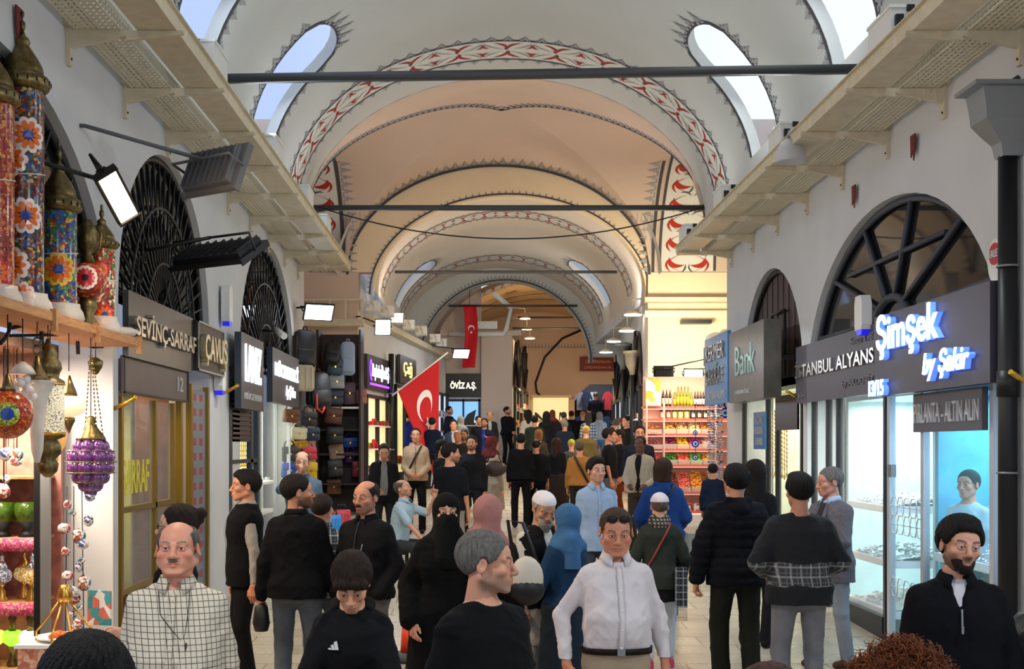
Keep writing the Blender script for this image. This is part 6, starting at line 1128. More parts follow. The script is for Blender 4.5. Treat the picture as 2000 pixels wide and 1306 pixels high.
# ---------------------------------------------------------------- people: smooth blended surfaces, one continuous body each
def smin(a, b, k):
    h = np.clip(.5 + .5 * (b - a) / k, 0, 1); return b + (a - b) * h - k * h * (1 - h)
class Field:
    def __init__(s, lo, hi, h):
        s.lo = np.array(lo, float); s.h = h; n = np.ceil((np.array(hi, float) - s.lo) / h).astype(int) + 1; s.n = n
        s.D = np.full(n, .4, np.float32); s.ax = [(s.lo[i] + h * np.arange(n[i])).astype(np.float32) for i in range(3)]
    def op(s, fn, lo=None, hi=None, k=.02, mode='u', m=None):
        if lo is None: sl = (slice(None),) * 3
        else:
            m = 2.5 * s.h + k if m is None else m; sl = []
            for i in range(3):
                a = max(0, int((lo[i] - m - s.lo[i]) / s.h)); b = min(s.n[i], int((hi[i] + m - s.lo[i]) / s.h) + 2)
                if b <= a: return
                sl.append(slice(a, b))
            sl = tuple(sl)
        X = s.ax[0][sl[0]][:, None, None]; Y = s.ax[1][sl[1]][None, :, None]; Z = s.ax[2][sl[2]][None, None, :]
        d = fn(X, Y, Z); D = s.D[sl]
        s.D[sl] = smin(D, d, k) if mode == 'u' else -smin(-D, d, k) if mode == 's' else -smin(-D, -d, k)
    def cap(s, a, b, ra, rb, k=.02, mode='u'):
        a = np.array(a, float); b = np.array(b, float); ab = b - a; L = max(1e-9, ab @ ab); r = max(ra, rb)
        def fn(X, Y, Z):
            px, py, pz = X - a[0], Y - a[1], Z - a[2]; t = np.clip((px * ab[0] + py * ab[1] + pz * ab[2]) / L, 0, 1)
            return np.sqrt((px - t * ab[0]) ** 2 + (py - t * ab[1]) ** 2 + (pz - t * ab[2]) ** 2) - (ra + (rb - ra) * t)
        s.op(fn, np.minimum(a, b) - r, np.maximum(a, b) + r, k, mode)
    def chain(s, pts, rs, k=.01, mode='u'):
        for i in range(len(pts) - 1): s.cap(pts[i], pts[i + 1], rs[i], rs[i + 1], k, mode)
    def ell(s, c, r, k=.02, mode='u', rx=0):
        c = np.array(c, float); ca, sa = math.cos(rx), math.sin(rx)
        def fn(X, Y, Z):
            x, y, z = X - c[0], Y - c[1], Z - c[2]; y, z = y * ca + z * sa, -y * sa + z * ca
            x, y, z = x / r[0], y / r[1], z / r[2]; k0 = np.sqrt(x * x + y * y + z * z); k1 = np.sqrt((x / r[0]) ** 2 + (y / r[1]) ** 2 + (z / r[2]) ** 2) + 1e-6
            return k0 * (k0 - 1) / k1
        R_ = max(r) if rx else None; rr = np.array([R_] * 3 if rx else r); s.op(fn, c - rr, c + rr, k, mode)
    def loft(s, secs, t=0, k=.02, mode='u', n=2.3, z0=None, z1=None):
        Zs = [q[0] for q in secs]; z0 = Zs[0] if z0 is None else z0; z1 = Zs[-1] if z1 is None else z1
        def fn(X, Y, Z):
            g = lambda i: np.interp(Z, Zs, [q[i] for q in secs]); rx, ry, cx, cy = g(1) + t, g(2) + t, g(3), g(4)
            q = (np.abs((X - cx) / rx) ** n + (np.abs((Y - cy) / ry)) ** n + 1e-9) ** (1 / n)
            return np.maximum(np.maximum((q - 1) * np.minimum(rx, ry), z0 - Z), Z - z1)
        lo = [min(q[3] - q[1] for q in secs) - t, min(q[4] - q[2] for q in secs) - t, z0]; hi = [max(q[3] + q[1] for q in secs) + t, max(q[4] + q[2] for q in secs) + t, z1]
        s.op(fn, lo, hi, k, mode)
    def mesh(s):
        D = s.D; n = D.shape; cid = None
        c = np.zeros((n[0] - 1, n[1] - 1, n[2] - 1), np.int8); S_ = (D < 0).astype(np.int8)
        for i in (0, 1):
            for j in (0, 1):
                for k in (0, 1): c += S_[i:n[0] - 1 + i, j:n[1] - 1 + j, k:n[2] - 1 + k]
        I = np.argwhere((c > 0) & (c < 8)); N = len(I)
        vid = np.full(c.shape, -1, np.int32); vid[I[:, 0], I[:, 1], I[:, 2]] = np.arange(N)
        cv = {(a, b, d): D[I[:, 0] + a, I[:, 1] + b, I[:, 2] + d] for a in (0, 1) for b in (0, 1) for d in (0, 1)}
        acc = np.zeros((N, 3)); cnt = np.zeros(N)
        for ax in range(3):
            for u in (0, 1):
                for v in (0, 1):
                    p = [0, 0, 0]; q = [0, 0, 0]; o = [x for x in range(3) if x != ax]; p[o[0]] = q[o[0]] = u; p[o[1]] = q[o[1]] = v; q[ax] = 1
                    a, b = cv[tuple(p)], cv[tuple(q)]; m = (a < 0) != (b < 0); t = np.where(m, a / np.where(m, a - b, 1), 0)
                    pt = np.tile(np.array(p, float), (N, 1)); pt[:, ax] = t; acc[m] += pt[m]; cnt[m] += 1
        V = s.lo + s.h * (I + acc / cnt[:, None]); Fs = []
        for ax in range(3):
            o = [(1, 2), (2, 0), (0, 1)][ax]; sl0 = [slice(1, n[0] - 1), slice(1, n[1] - 1), slice(1, n[2] - 1)]; sl1 = list(sl0); sl0[ax] = slice(0, n[ax] - 1); sl1[ax] = slice(1, n[ax])
            A = D[tuple(sl0)] < 0; B = D[tuple(sl1)] < 0; E = np.argwhere(A != B)
            if not len(E): continue
            fl = A[E[:, 0], E[:, 1], E[:, 2]]; off = np.ones(3, int); off[ax] = 0; P = E + off; q = []
            for (u, v) in ((-1, -1), (0, -1), (0, 0), (-1, 0)):
                w = P.copy(); w[:, o[0]] += u; w[:, o[1]] += v; q.append(vid[w[:, 0], w[:, 1], w[:, 2]])
            q = np.stack(q, 1); q[~fl] = q[~fl][:, ::-1]; Fs.append(q)
        Q = np.concatenate(Fs); return V, Q[(Q >= 0).all(1)]
def normals(V, Q):
    n = np.cross(V[Q[:, 2]] - V[Q[:, 0]], V[Q[:, 3]] - V[Q[:, 1]]); N = np.zeros_like(V)
    for i in range(4): np.add.at(N, Q[:, i], n)
    return N / (np.linalg.norm(N, axis=1)[:, None] + 1e-9)
def np_mesh(name, V, Q, mats, parent, col=None, mi=None):
    me = bpy.data.meshes.new(name); me.vertices.add(len(V)); me.vertices.foreach_set('co', np.ascontiguousarray(V, np.float32).ravel()); m = len(Q)
    me.loops.add(4 * m); me.loops.foreach_set('vertex_index', np.ascontiguousarray(Q, np.int32).ravel()); me.polygons.add(m); me.polygons.foreach_set('loop_start', np.arange(0, 4 * m, 4, dtype=np.int32))
    for x in (mats if isinstance(mats, (list, tuple)) else [mats]): me.materials.append(x)
    if mi is not None: me.polygons.foreach_set('material_index', np.ascontiguousarray(mi, np.int32))
    me.polygons.foreach_set('use_smooth', np.ones(m, bool)); me.update(calc_edges=True); me.validate()
    if col is not None:
        a = me.color_attributes.new('Col', 'FLOAT_COLOR', 'POINT'); a.data.foreach_set('color', np.concatenate([col, np.ones((len(col), 1))], 1).astype(np.float32).ravel())
    return link_mesh(name, me, parent)
m_skin = mat('skin', '#c08a6a', .5, bump=.12, bscale=220)
def _sk():
    n = m_skin.node_tree.nodes; l = m_skin.node_tree.links; a = n.new('ShaderNodeAttribute'); a.attribute_name = 'Col'; b = n['Principled BSDF']; l.new(a.outputs['Color'], b.inputs['Base Color']); b.inputs['Subsurface Weight'].default_value = .12; b.inputs['Subsurface Radius'].default_value = (.02, .008, .005); b.inputs['Subsurface Scale'].default_value = .5
_sk()
m_eyew = mat('eyeball_white', '#dcd4cc', .2); m_iris = mat('iris_dark', '#2a1a12', .15)
def head_field(h):
    f = Field((-.105, -.135, -.21), (.105, .135, .135), h)
    f.ell((0, .022, .030), (.076, .095, .084), .01); f.ell((0, -.035, .03), (.062, .056, .058), .02); f.ell((0, -.03, -.032), (.060, .060, .066), .02); f.ell((0, -.026, -.068), (.050, .054, .044), .02)
    f.ell((0, -.070, -.094), (.022, .020, .018), .022)
    for s in (-1, 1):
        f.cap((s * .052, .012, -.055), (s * .016, -.07, -.098), .017, .014, .02); f.ell((s * .042, -.062, -.024), (.022, .022, .018), .022); f.cap((s * .046, -.072, .020), (s * .012, -.087, .015), .010, .010, .012)
        f.ell((s * .031, -.1, .000), (.019, .018, .012), .012, 's')
        f.ell((s * .031, -.0775, .000), (.0165, .0160, .0150), .004); f.ell((s * .031, -.096, -.0005), (.0140, .016, .0041), .002, 's')
        f.ell((s * .079, .014, -.006), (.008, .020, .031), .006, rx=.15); f.ell((s * .087, .008, -.004), (.006, .011, .019), .004, 's', rx=.15)
    f.cap((0, -.086, .012), (0, -.109, -.030), .008, .0115, .012); f.ell((0, -.110, -.034), (.0135, .012, .011), .008)
    for s in (-1, 1): f.ell((s * .0135, -.099, -.037), (.0085, .011, .008), .006)
    f.ell((0, -.070, -.064), (.030, .030, .026), .02)
    f.chain([(-.023, -.087, -.066), (-.009, -.0985, -.0615), (0, -.0995, -.063), (.009, -.0985, -.0615), (.023, -.087, -.066)], [.003, .0048, .0045, .0048, .003], .005)
    f.chain([(-.021, -.087, -.070), (0, -.098, -.0745), (.021, -.087, -.070)], [.003, .006, .003], .005)
    f.chain([(-.024, -.0915, -.0672), (0, -.1045, -.0678), (.024, -.0915, -.0672)], [.001, .0014, .001], .002, 's')
    f.cap((0, .018, -.05), (0, .030, -.20), .051, .058, .025)
    return f.mesh()
HEAD = {'hi': head_field(.0024), 'mid': head_field(.0042), 'lo': head_field(.0075)}
def sph(c, r, n=14, iris=True):
    vs = []; qs = []; mi = []; rings = [0, .14, .45] + [.45 + (math.pi - .45) * k / 8 for k in range(1, 9)]
    for a in rings:
        for k in range(n): b = 2 * math.pi * k / n; vs.append((c[0] + r * math.sin(a) * math.cos(b), c[1] - r * math.cos(a), c[2] + r * math.sin(a) * math.sin(b)))
    for i in range(len(rings) - 1):
        for k in range(n): qs.append((i * n + k, i * n + (k + 1) % n, (i + 1) * n + (k + 1) % n, (i + 1) * n + k)); mi.append(2 if i < 2 else 1)
    return np.array(vs), np.array(qs), np.array(mi)
def hand_field(h, pose):
    f = Field((-.13, -.09, -.21), (.06, .07, .035), h)
    curl = {'relax': [(14, 26, 18)] * 4, 'grip': [(62, 80, 50)] * 4, 'point': [(4, 6, 4), (70, 90, 50), (75, 90, 50), (75, 90, 50)], 'hold': [(38, 48, 30)] * 4}[pose]
    f.cap((0, 0, .03), (0, 0, -.01), .026, .027, .015)
    for i, (y, L, r) in enumerate(((-.030, .072, .0092), (-.010, .080, .0096), (.010, .074, .0090), (.028, .058, .0080))):
        f.cap((0, y * .5, -.012), (0, y, -.088), .017, .0125, .014)
        p = np.array([-.002, y, -.090 + .004 * abs(i - 1)]); a = 0
        cs = curl[i] if pose != 'relax' else tuple(c * (1 + .22 * i) for c in curl[i])
        for j, (c, l) in enumerate(zip(cs, (.44, .31, .25))):
            a += math.radians(c); q = p + np.array([-math.sin(a), (y * .12), -math.cos(a)]) * L * l; f.cap(p, q, r * (1 - .1 * j), r * (.92 - .1 * j), .004); p = q
    f.chain([(0, -.018, -.02), (-.012, -.042, -.052), (-.022, -.050, -.080), (-.032 - (.02 if pose != 'relax' else 0), -.046 + (.012 if pose == 'grip' else 0), -.104)], [.018, .0135, .0105, .0085], .010)
    return f.mesh()
HANDS = {(p, q): hand_field(h, p) for p in ('relax', 'grip', 'point', 'hold') for q, h in (('hi', .0036), ('lo', .0065))}
def hexn(h): return np.array(C(h)[:3])
def sstep(a, b, x): t = np.clip((x - a) / (b - a), 0, 1); return t * t * (3 - 2 * t)
def skin_of(p): return np.minimum(1, hexn(p['skin']) * np.array([1.16, 1.10, 1.06]))
def face_colors(V, p):
    base = skin_of(p); c = np.tile(base, (len(V), 1)); x, y, z = np.abs(V[:, 0]), V[:, 1], V[:, 2]
    def blend(m, col): nonlocal c; m = np.clip(m, 0, 1)[:, None]; c = c * (1 - m) + np.array(col) * m
    front = sstep(-.05, -.07, y)
    blend(.35 * np.exp(-(((x - .042) / .02) ** 2 + ((z + .03) / .018) ** 2)) * front, base * np.array([1.15, .72, .65]))
    blend(.2 * np.exp(-((x / .014) ** 2 + ((z + .034) / .014) ** 2)) * front, base * np.array([1.15, .75, .68]))
    blend(.3 * np.exp(-(((x - .031) / .018) ** 2 + ((z + .013) / .007) ** 2)) * front, base * .62)
    lips = np.exp(-((x / .021) ** 4 + ((z + .068) / .0085) ** 4)) * sstep(-.078, -.088, y); blend(lips * .75, base * np.array([.9, .52, .50]))
    hc = hexn(p.get('brow', p.get('hair', ('', '#1a1412'))[1] if p.get('hair') else '#2a2420'))
    zb = .0215 + .006 * np.sin(np.clip((x - .012) / .04, 0, 1) * 2.4); blend(.85 * sstep(.0065, .0035, np.abs(z - zb)) * sstep(.010, .015, x) * sstep(.056, .048, x) * sstep(-.05, -.065, y), hc)
    lash = sstep(.0025, .0008, np.abs(np.sqrt(((x - .031) / .0145) ** 2 + (z / .0058) ** 2) - 1.0) * .006) * sstep(-.082, -.09, y); blend(lash * .7 * (z > -.001), hexn('#1a1210'))
    st = p.get('stubble', 0)
    if st:
        jaw = sstep(-.012, -.045, z + .25 * np.clip(x - .03, 0, 1) - .35 * np.clip(y + .01, -.2, .2) * 0) * sstep(.035, .005, y) * (1 - np.exp(-(((x - .034) / .02) ** 2 + ((z + .035) / .02) ** 2)) * .9)
        m = jaw * sstep(-.135, -.105, z) * (1 - lips); must = np.exp(-((x / .026) ** 4 + ((z + .055) / .007) ** 4)) * front
        blend(np.maximum(m, must) * st, hexn(p.get('beardc', '#1c1614')) * .9)
    if p.get('shaved'):   # closely cropped scalp hair
        hl = np.interp(y, [-.09, -.06, -.03, .0, .05, .1], [.075, .068, .03, .01, -.02, -.04]); blend(.8 * sstep(0, .01, z - hl) * (1 if p['shaved'] == 1 else sstep(.085, .06, z)), hexn(p['hair'][1] if p.get('hair') else '#2a2422'))
    return c
def hair_mesh(style, h, seed, vol=1.0):
    f = Field((-.14, -.155, -.34), (.14, .17, .19), h); rs = np.random.RandomState(seed)
    t = {'short': .013, 'crop': .007, 'quiff': .015, 'curly': .022, 'fringe': .009, 'long': .014, 'bun': .012, 'bob': .016, 'thick': .021, 'bangs': .017}[style] * vol
    f.ell((0, .024, .032), (.0775 + t, .096 + t, .086 + t), .01)
    if style == 'quiff' or style == 'thick': f.ell((0, -.045, .085), (.058, .045, .032 * vol), .02); f.ell((.01, -.005, .108), (.055, .06, .026), .02)
    if style == 'curly':
        for k in range(60): a, b = rs.uniform(0, 6.28), rs.uniform(-.2, 1.5); r = .012 + .01 * rs.rand(); f.ell(((.09) * math.cos(a) * math.cos(b), .02 + .11 * math.sin(a) * math.cos(b), .035 + .10 * math.sin(b)), (r, r, r), .01)
    if style == 'bangs': f.cap((-.055, -.075, .045), (.055, -.075, .045), .024, .024, .015)
    Z = [.078, .066, .022, .0, -.02, -.055, -.075]; Yk = [-.10, -.07, -.045, -.012, .03, .07, .12]
    if style == 'fringe': Z = [.3, .3, .05, .0, -.02, -.05, -.07]
    if style in ('bangs',): Z = [.030, .028, .012, -.002, -.02, -.05, -.07]
    if style in ('long', 'bun', 'bob'): Z = [.07, .055, .01, -.02, -.04, -.07, -.09]
    f.op(lambda X, Y, Zz: np.broadcast_to(np.interp(Y, Yk, Z) + .0 * X - Zz, f.D.shape) * .7, k=.008, mode='i')
    if style == 'fringe': f.ell((0, -.02, .11), (.075, .11, .072), .012, 's')
    if style not in ('long', 'bob'):
        for s in (-1, 1): f.ell((s * .09, .006, -.004), (.03, .021, .032), .006, 's')
    if style == 'long':
        f.cap((0, .055, .03), (0, .075, -.24), .082, .062, .03)
        for s in (-1, 1): f.cap((s * .068, .02, .0), (s * .075, .03, -.18), .03, .03, .03)
    if style == 'bob':
        f.cap((0, .04, .02), (0, .045, -.09), .085, .078, .03)
        for s in (-1, 1): f.cap((s * .07, -.015, .01), (s * .07, -.01, -.10), .026, .024, .02)
    if style == 'bun': f.ell((0, .13, .07), (.035, .035, .035), .015); f.ell((0, .12, .03), (.02, .03, .02), .01)
    V, Q = f.mesh(); N = normals(V, Q); a = np.arctan2(V[:, 0], V[:, 1]); amp = .0016 if style in ('crop', 'fringe', 'short') else .0032
    if style == 'curly': amp = .006
    ph = rs.uniform(0, 6, 4); d = np.sin(a * 47 + V[:, 2] * 50 + ph[0] + 3 * np.sin(V[:, 2] * 60 + ph[1])) * .5 + np.sin(a * 23 + V[:, 1] * 120 + 2 * np.sin(V[:, 0] * 80) + ph[2]) * .5
    return V + N * (d * amp)[:, None], Q
HAIRC = {}
def hair_get(style, res, seed, vol):
    k = (style, res, seed % 3, round(vol, 1))
    if k not in HAIRC: HAIRC[k] = hair_mesh(style, {'hi': .0045, 'mid': .007, 'lo': .011}[res], seed % 3, vol)
    return HAIRC[k]
def hair_mat(col): return mat('hair_' + col.strip('#'), col, .65, noise=.5, nscale=30, bump=.8, bscale=90, stretch=(3, 3, .5), spec=.25)
def cloth(col, rough=.9): return mat('cloth_' + col.strip('#'), col, rough, spec=.15, noise=.10, nscale=9, bump=1.0, bscale=11, stretch=(1, 1, .7))
def rot3(ax, a):
    c, s = math.cos(a), math.sin(a); return np.array({'x': [[1, 0, 0], [0, c, -s], [0, s, c]], 'z': [[c, -s, 0], [s, c, 0], [0, 0, 1]], 'y': [[c, 0, s], [0, 1, 0], [-s, 0, c]]}[ax])
def ik(a, b, la, lb, hint):
    a, b = np.array(a, float), np.array(b, float); d = b - a; L = np.linalg.norm(d); L2 = min(L, (la + lb) * .999); u = d / max(L, 1e-6); x = (la * la - lb * lb + L2 * L2) / (2 * L2); hh = math.sqrt(max(0, la * la - x * x))
    hint = np.array(hint, float); n = hint - u * (hint @ u); n /= max(1e-6, np.linalg.norm(n)); return a + u * x * (L / L2) + n * hh
def fold(V, N, amp, seed, fq=1.0):
    r = np.random.RandomState(seed); d = 0
    for k in range(5):
        w = r.normal(size=3) * np.array([9, 9, 15]) * fq * (1 + k * .35); d = d + (1.1 - 2.2 * np.abs(np.sin(.5 * (V @ w) + r.uniform(0, 6) + 1.5 * np.sin(V @ (w[[2, 0, 1]] * .5)))) ** .8) / (1 + k * .3)
    return V + N * (np.clip(d, -1.2, 2) * amp * .4)[:, None]
npers = 0
def person(lab, x_px, top_px, p, yaw=0, h=None, group=None, **k):
    """a person standing where the photo shows the head: p is the scale there in pixels per metre"""
    global npers; npers += 1; seed = npers
    Yw = F / p; Xw = (x_px - CX) / p; fz = floor_z(Yw); H_ = h or (EYE + (CY - top_px) / p - fz)
    s = H_ / 1.775; res = 'hi' if p > 180 else 'mid' if p > 100 else 'lo'; vox = .011 if p > 330 else .013 if p > 180 else .018 if p > 100 else .026
    vox /= s
    root = T('person', lab, 'person', (Xw, Yw, fz), group, R(yaw) + 1e-9); LOC[root.name] = Vector((0, 0, 0)); root['pose'] = k.get('pose', 'standing')
    w = k.get('w', 1.0); b = k.get('belly', 0); fem = k.get('fem', 0); lean = k.get('lean', 0)
    sit = k.get('sit'); dz = -sit if sit else 0
    TS = [(.86, .16 * w, .115, 0, .01), (.96, (.168 + .01 * fem) * w, .122, 0, .008 - b * .3), (1.06, (.152 - .018 * fem) * w + b * .35, .112 + b * .6, 0, -b * .5), (1.16, (.154 - .02 * fem) * w + b * .35, .112 + b * .7, 0, -b * .6), (1.27, (.172 - .014 * fem) * w, .122 + b * .3, 0, -.004 - .012 * fem), (1.36, .174 * w - .012 * fem, .116, 0, .002), (1.42, .140 * w - .01 * fem, .092, 0, .008), (1.462, .088 * w, .072, 0, .014), (1.50, .062, .058, 0, .018), (1.56, .054, .054, 0, .016)]
    TS = [(z + dz, rx, ry, cx, cy - lean * (z - .9)) for z, rx, ry, cx, cy in TS]; LY = lambda z: -lean * (z - .9)
    SH = {q: np.array((q * (.147 * w - .010 * fem), .008 + LY(1.42), 1.392 + dz)) for q in (-1, 1)}; EL = {}; WR = {}
    arms = k.get('arms', {})
    for q in (-1, 1):
        a = arms.get(q); wr = np.array(a[0] if a else (q * (.208 * w + b * .2), -.04, .865), float); wr[0] *= 1; wr[2] += dz; hint = a[1] if a and len(a) > 1 else (q * .5, .8, -.1)
        wr[1] += LY(wr[2] - dz) * .5; WR[q] = wr; EL[q] = ik(SH[q], wr, .285, .255, hint)
        if np.linalg.norm(wr - SH[q]) > .54: WR[q] = SH[q] + (wr - SH[q]) / np.linalg.norm(wr - SH[q]) * .535; EL[q] = ik(SH[q], WR[q], .285, .255, hint)
    st = k.get('stride', .0); HP = {q: np.array((q * .088 * w, .005, .90 + dz)) for q in (-1, 1)}
    AN = {q: np.array((q * (.11 if not sit else .16) , q * st + (-.42 if sit else .02), .085 + (0 if abs(st) < .1 or q < 0 else .02))) for q in (-1, 1)}; KN = {q: ik(HP[q], AN[q], .412, .412, (q * .25 + (q * .3 if sit else 0), -1, .9 if sit else 0)) for q in (-1, 1)}
    armbox = list(EL.values()) + list(WR.values()) + list(SH.values()); xs = [abs(v[0]) for v in armbox]; ymin = min(min(v[1] for v in armbox), -.22 - b, min(v[1] for v in KN.values()), min(v[1] for v in AN.values())) - .1; ymax = max(max(v[1] for v in armbox), .18, st) + .1; xm = max(max(xs), .22 * w) + .1
    lo0 = (-xm, ymin, 0); hi0 = (xm, ymax, 1.62)
    def finish(f, name, m, amp=.0, keepz=None, par=None):
        V, Q = f.mesh()
        if len(Q) == 0: return None
        if amp: V = fold(V, normals(V, Q), amp, seed * 7 + len(name))
        return np_mesh(name, V * s, Q, m, par if par is not None else root)
    # --- body: torso, arms and legs, then the head and hands in finer mesh, all one object
    f = Field(lo0, hi0, max(.018, vox)); f.loft(TS, 0, .02)
    for q in (-1, 1):
        f.chain([SH[q], EL[q], WR[q]], [.044, .036, .026], .02); f.chain([HP[q], KN[q], AN[q]], [.078, .052, .036], .025); f.cap(AN[q] + (0, .02, -.045), AN[q] + (0, -.12, -.055), .03, .026, .02)
    V, Q = f.mesh(); parts = [(V, Q, np.zeros(len(Q), int), np.tile(skin_of(k), (len(V), 1)))]
    HV, HQ = HEAD[res]; HV = HV.copy(); fc = face_colors(HV, k); fw, jw, nl = k.get('face', (1, 1, 1)); low = sstep(0, -.08, HV[:, 2]); HV[:, 0] *= fw * (1 + (jw - 1) * low); HV[:, 1] -= (nl - 1) * .02 * np.exp(-((HV[:, 0] / .015) ** 2 + ((HV[:, 2] + .03) / .02) ** 2)) * (HV[:, 1] < -.06)
    fat = k.get('fat', 0)
    if fat: HV[:, 0] *= 1 + fat * .12 * np.exp(-((HV[:, 2] + .06) / .04) ** 2); HV[:, 1] -= fat * .012 * np.exp(-((HV[:, 2] + .115) / .02) ** 2) * (HV[:, 1] < 0)
    hy, hp, hr = R(k.get('hy', 0)), R(k.get('hp', 0)), R(k.get('hr', 0)); RH = rot3('z', hy) @ rot3('y', hr) @ rot3('x', hp); hs = k.get('hs', 1.06)
    piv = np.array((0, .018 + LY(1.5), 1.505 + dz)); HO = np.array((0, -.016, .140))
    if sit is not None or True: HO = HO * 1.0
    toW = lambda A: (A * hs + HO) @ RH.T + piv
    parts.append((toW(HV), HQ, np.zeros(len(HQ), int), fc))
    if res != 'lo' and not k.get('noeyes'):
        for q in (-1, 1): v, qq, mi = sph((q * .031 * fw, -.0775, .000), .0142); parts.append((toW(v), qq, mi, np.tile([1., 1, 1], (len(v), 1))))
    for q in (-1, 1):
        pose = k.get('hands', {}).get(q, 'relax')
        if pose is None: continue
        v, qq = HANDS[(pose, 'hi' if p > 180 else 'lo')]; v = v.copy(); hd = k.get('hdir', {}).get(q); d = np.array(hd, float) if hd is not None else WR[q] - EL[q]; d = d / np.linalg.norm(d)
        th = np.array(k.get('thumb', {}).get(q, (-q * .35, -1, .1)), float); th = th - d * (d @ th); th /= np.linalg.norm(th); y_ = -th; z_ = -d; x_ = np.cross(y_, z_)
        if q < 0: v[:, 0] *= -1; qq = qq[:, ::-1]
        parts.append((v @ np.stack([x_, y_, z_]) + WR[q] + d * .02, qq, np.zeros(len(qq), int), np.tile(skin_of(k) * np.array([1, .93, .9]), (len(v), 1))))
    o = 0; VV = []; QQ = []; MI = []; CC = []
    for (v, qq, mi, c) in parts: VV.append(v * s); QQ.append(qq + o); MI.append(mi); CC.append(c); o += len(v)
    np_mesh('body', np.concatenate(VV), np.concatenate(QQ), [m_skin, m_eyew, m_iris], root, np.concatenate(CC), np.concatenate(MI))
    # --- hair, beard, head coverings
    hm = lambda V, Q, name, m, par=None: np_mesh(name, toW(V) * s, Q, m, par if par is not None else root)
    if k.get('hair') and k['hair'][0]:
        V, Q = hair_get(k['hair'][0], res, seed, k.get('vol', 1.0)); V = V.copy(); V[:, 0] *= fw; hm(V, Q, 'hair', hair_mat(k['hair'][1]))
    HR = {'hi': .005, 'mid': .007, 'lo': .011}[res]
    if k.get('moustache'):
        f = Field((-.05, -.13, -.09), (.05, -.06, -.03), HR * .7); f.chain([(-.027, -.087, -.062), (-.01, -.1025, -.0535), (0, -.104, -.0525), (.01, -.1025, -.0535), (.027, -.087, -.062)], [.003, .006, .006, .006, .003], .006); V, Q = f.mesh(); hm(V, Q, 'moustache', hair_mat(k['moustache']))
    if k.get('beard'):
        L, bc = k['beard']; f = Field((-.10, -.16, -.16 - L), (.10, .05, .02), HR); t_ = .005
        f.ell((0, -.03, -.06), (.053 + t_, .062 + t_, .060), .015); f.ell((0, -.07, -.09), (.035, .03 + t_, .026 + t_), .02)
        if L > .03: f.cap((0, -.075, -.09), (0, -.085, -.09 - L), .05, .02, .03)
        f.op(lambda X, Y, Z: Z + .03 + .55 * np.abs(X) * 0 - np.interp(Y, [-.12, -.07, -.02, .02], [-.02, .0, .03, .06]) * 1.0, k=.006, mode='i'); f.ell((0, -.105, -.066), (.022, .02, .013), .004, 's'); f.ell((0, -.10, -.03), (.048, .06, .022), .01, 's'); f.op(lambda X, Y, Z: Y - .012 + 0 * X + 0 * Z, k=.01, mode='i')
        V, Q = f.mesh(); V = fold(V, normals(V, Q), .004, 5); V[:, 0] *= fw; hm(V, Q, 'beard', hair_mat(bc))
    if k.get('hijab'):
        hc, hl = k['hijab']; f = Field((-.26, -.22, -.36), (.26, .25, .16), HR * 1.3); f.ell((0, .022, .025), (.094, .116, .106), .02); f.cap((0, .03, -.03), (0, .02, -.15), .086, .095, .03); f.ell((0, .02, -.20), (.17, .125, .075), .05)
        if hl > 0: f.cap((0, -.06, -.18), (.02, -.09, -.2 - hl), .08, .07, .04); f.cap((.05, .1, -.15), (.04, .12, -.2 - hl), .07, .07, .04)
        if k.get('niqab'): f.ell((0, -.03, -.06), (.078, .09, .09), .02); f.cap((0, -.06, -.1), (0, -.09, -.3), .08, .11, .03); f.ell((0, -.095, -.04), (.035, .036, .030), .02); f.ell((0, -.12, .004), (.050, .04, .012), .004, 's')
        else: f.ell((0, -.115, -.022), (.050, .085, .070), .01, 's')
        V, Q = f.mesh(); V = fold(V, normals(V, Q), .0055, seed * 3); hm(V, Q, 'veil' if k.get('niqab') else 'headscarf', cloth(hc))
    if k.get('cap'):
        kind, cc = k['cap']; f = Field((-.12, -.21, -.02), (.12, .15, .16), HR); f.ell((0, .022, .035), (.090, .110, .100 if kind != 'skull' else .092), .01); zc = .045 if kind != 'beanie' else .02
        f.op(lambda X, Y, Z: (zc + .12 * (Y * -1) * (1 if kind == 'skull' else .3)) - Z + 0 * X, k=.006, mode='i')
        if kind == 'cap': f.ell((0, -.115, .048), (.062, .075, .008), .006, rx=-.12)
        if kind == 'skull': f.op(lambda X, Y, Z: Z - .118 + 0 * X + 0 * Y, k=.03, mode='i')
        V, Q = f.mesh(); hm(V, Q, {'cap': 'baseball_cap', 'skull': 'skull_cap', 'beanie': 'knit_cap'}[kind], cloth(cc))
    if k.get('glasses'):
        g = MB(); z0 = .0 if k['glasses'] != 'up' else .088; y0 = -.102 if k['glasses'] != 'up' else -.078; r = .019 if k['glasses'] != 'up' else .027; md = m_black
        for q in (-1, 1): g.tube([(q * .032 + r * math.cos(a), y0 - .002, z0 + r * .72 * math.sin(a)) for a in [math.pi / 8 * i for i in range(16)]], .0022, 5, closed=True); g.tube([(q * .05, y0, z0 + .004), (q * .082, y0 + .04, z0 + .003), (q * .086, .01, z0 + .0)], .0022, 5)
        g.tube([(-.012, y0, z0 + .004), (.012, y0, z0 + .004)], .0022, 5)
        if k['glasses'] == 'up': [g.ball((q * .032, y0 + .002, z0), r * .97, 12, sc=(1, .25, .72)) for q in (-1, 1)]
        gv = np.array(g.v); g.v = [tuple(v) for v in toW(gv) * s]; g.build('glasses', md, root)
    # --- clothes
    def gfold(V, N, amp, sd): return fold(fold(V, N, amp, sd), N, amp * .55, sd + 1, 1.9) if res == 'hi' else fold(V, N, amp, sd)
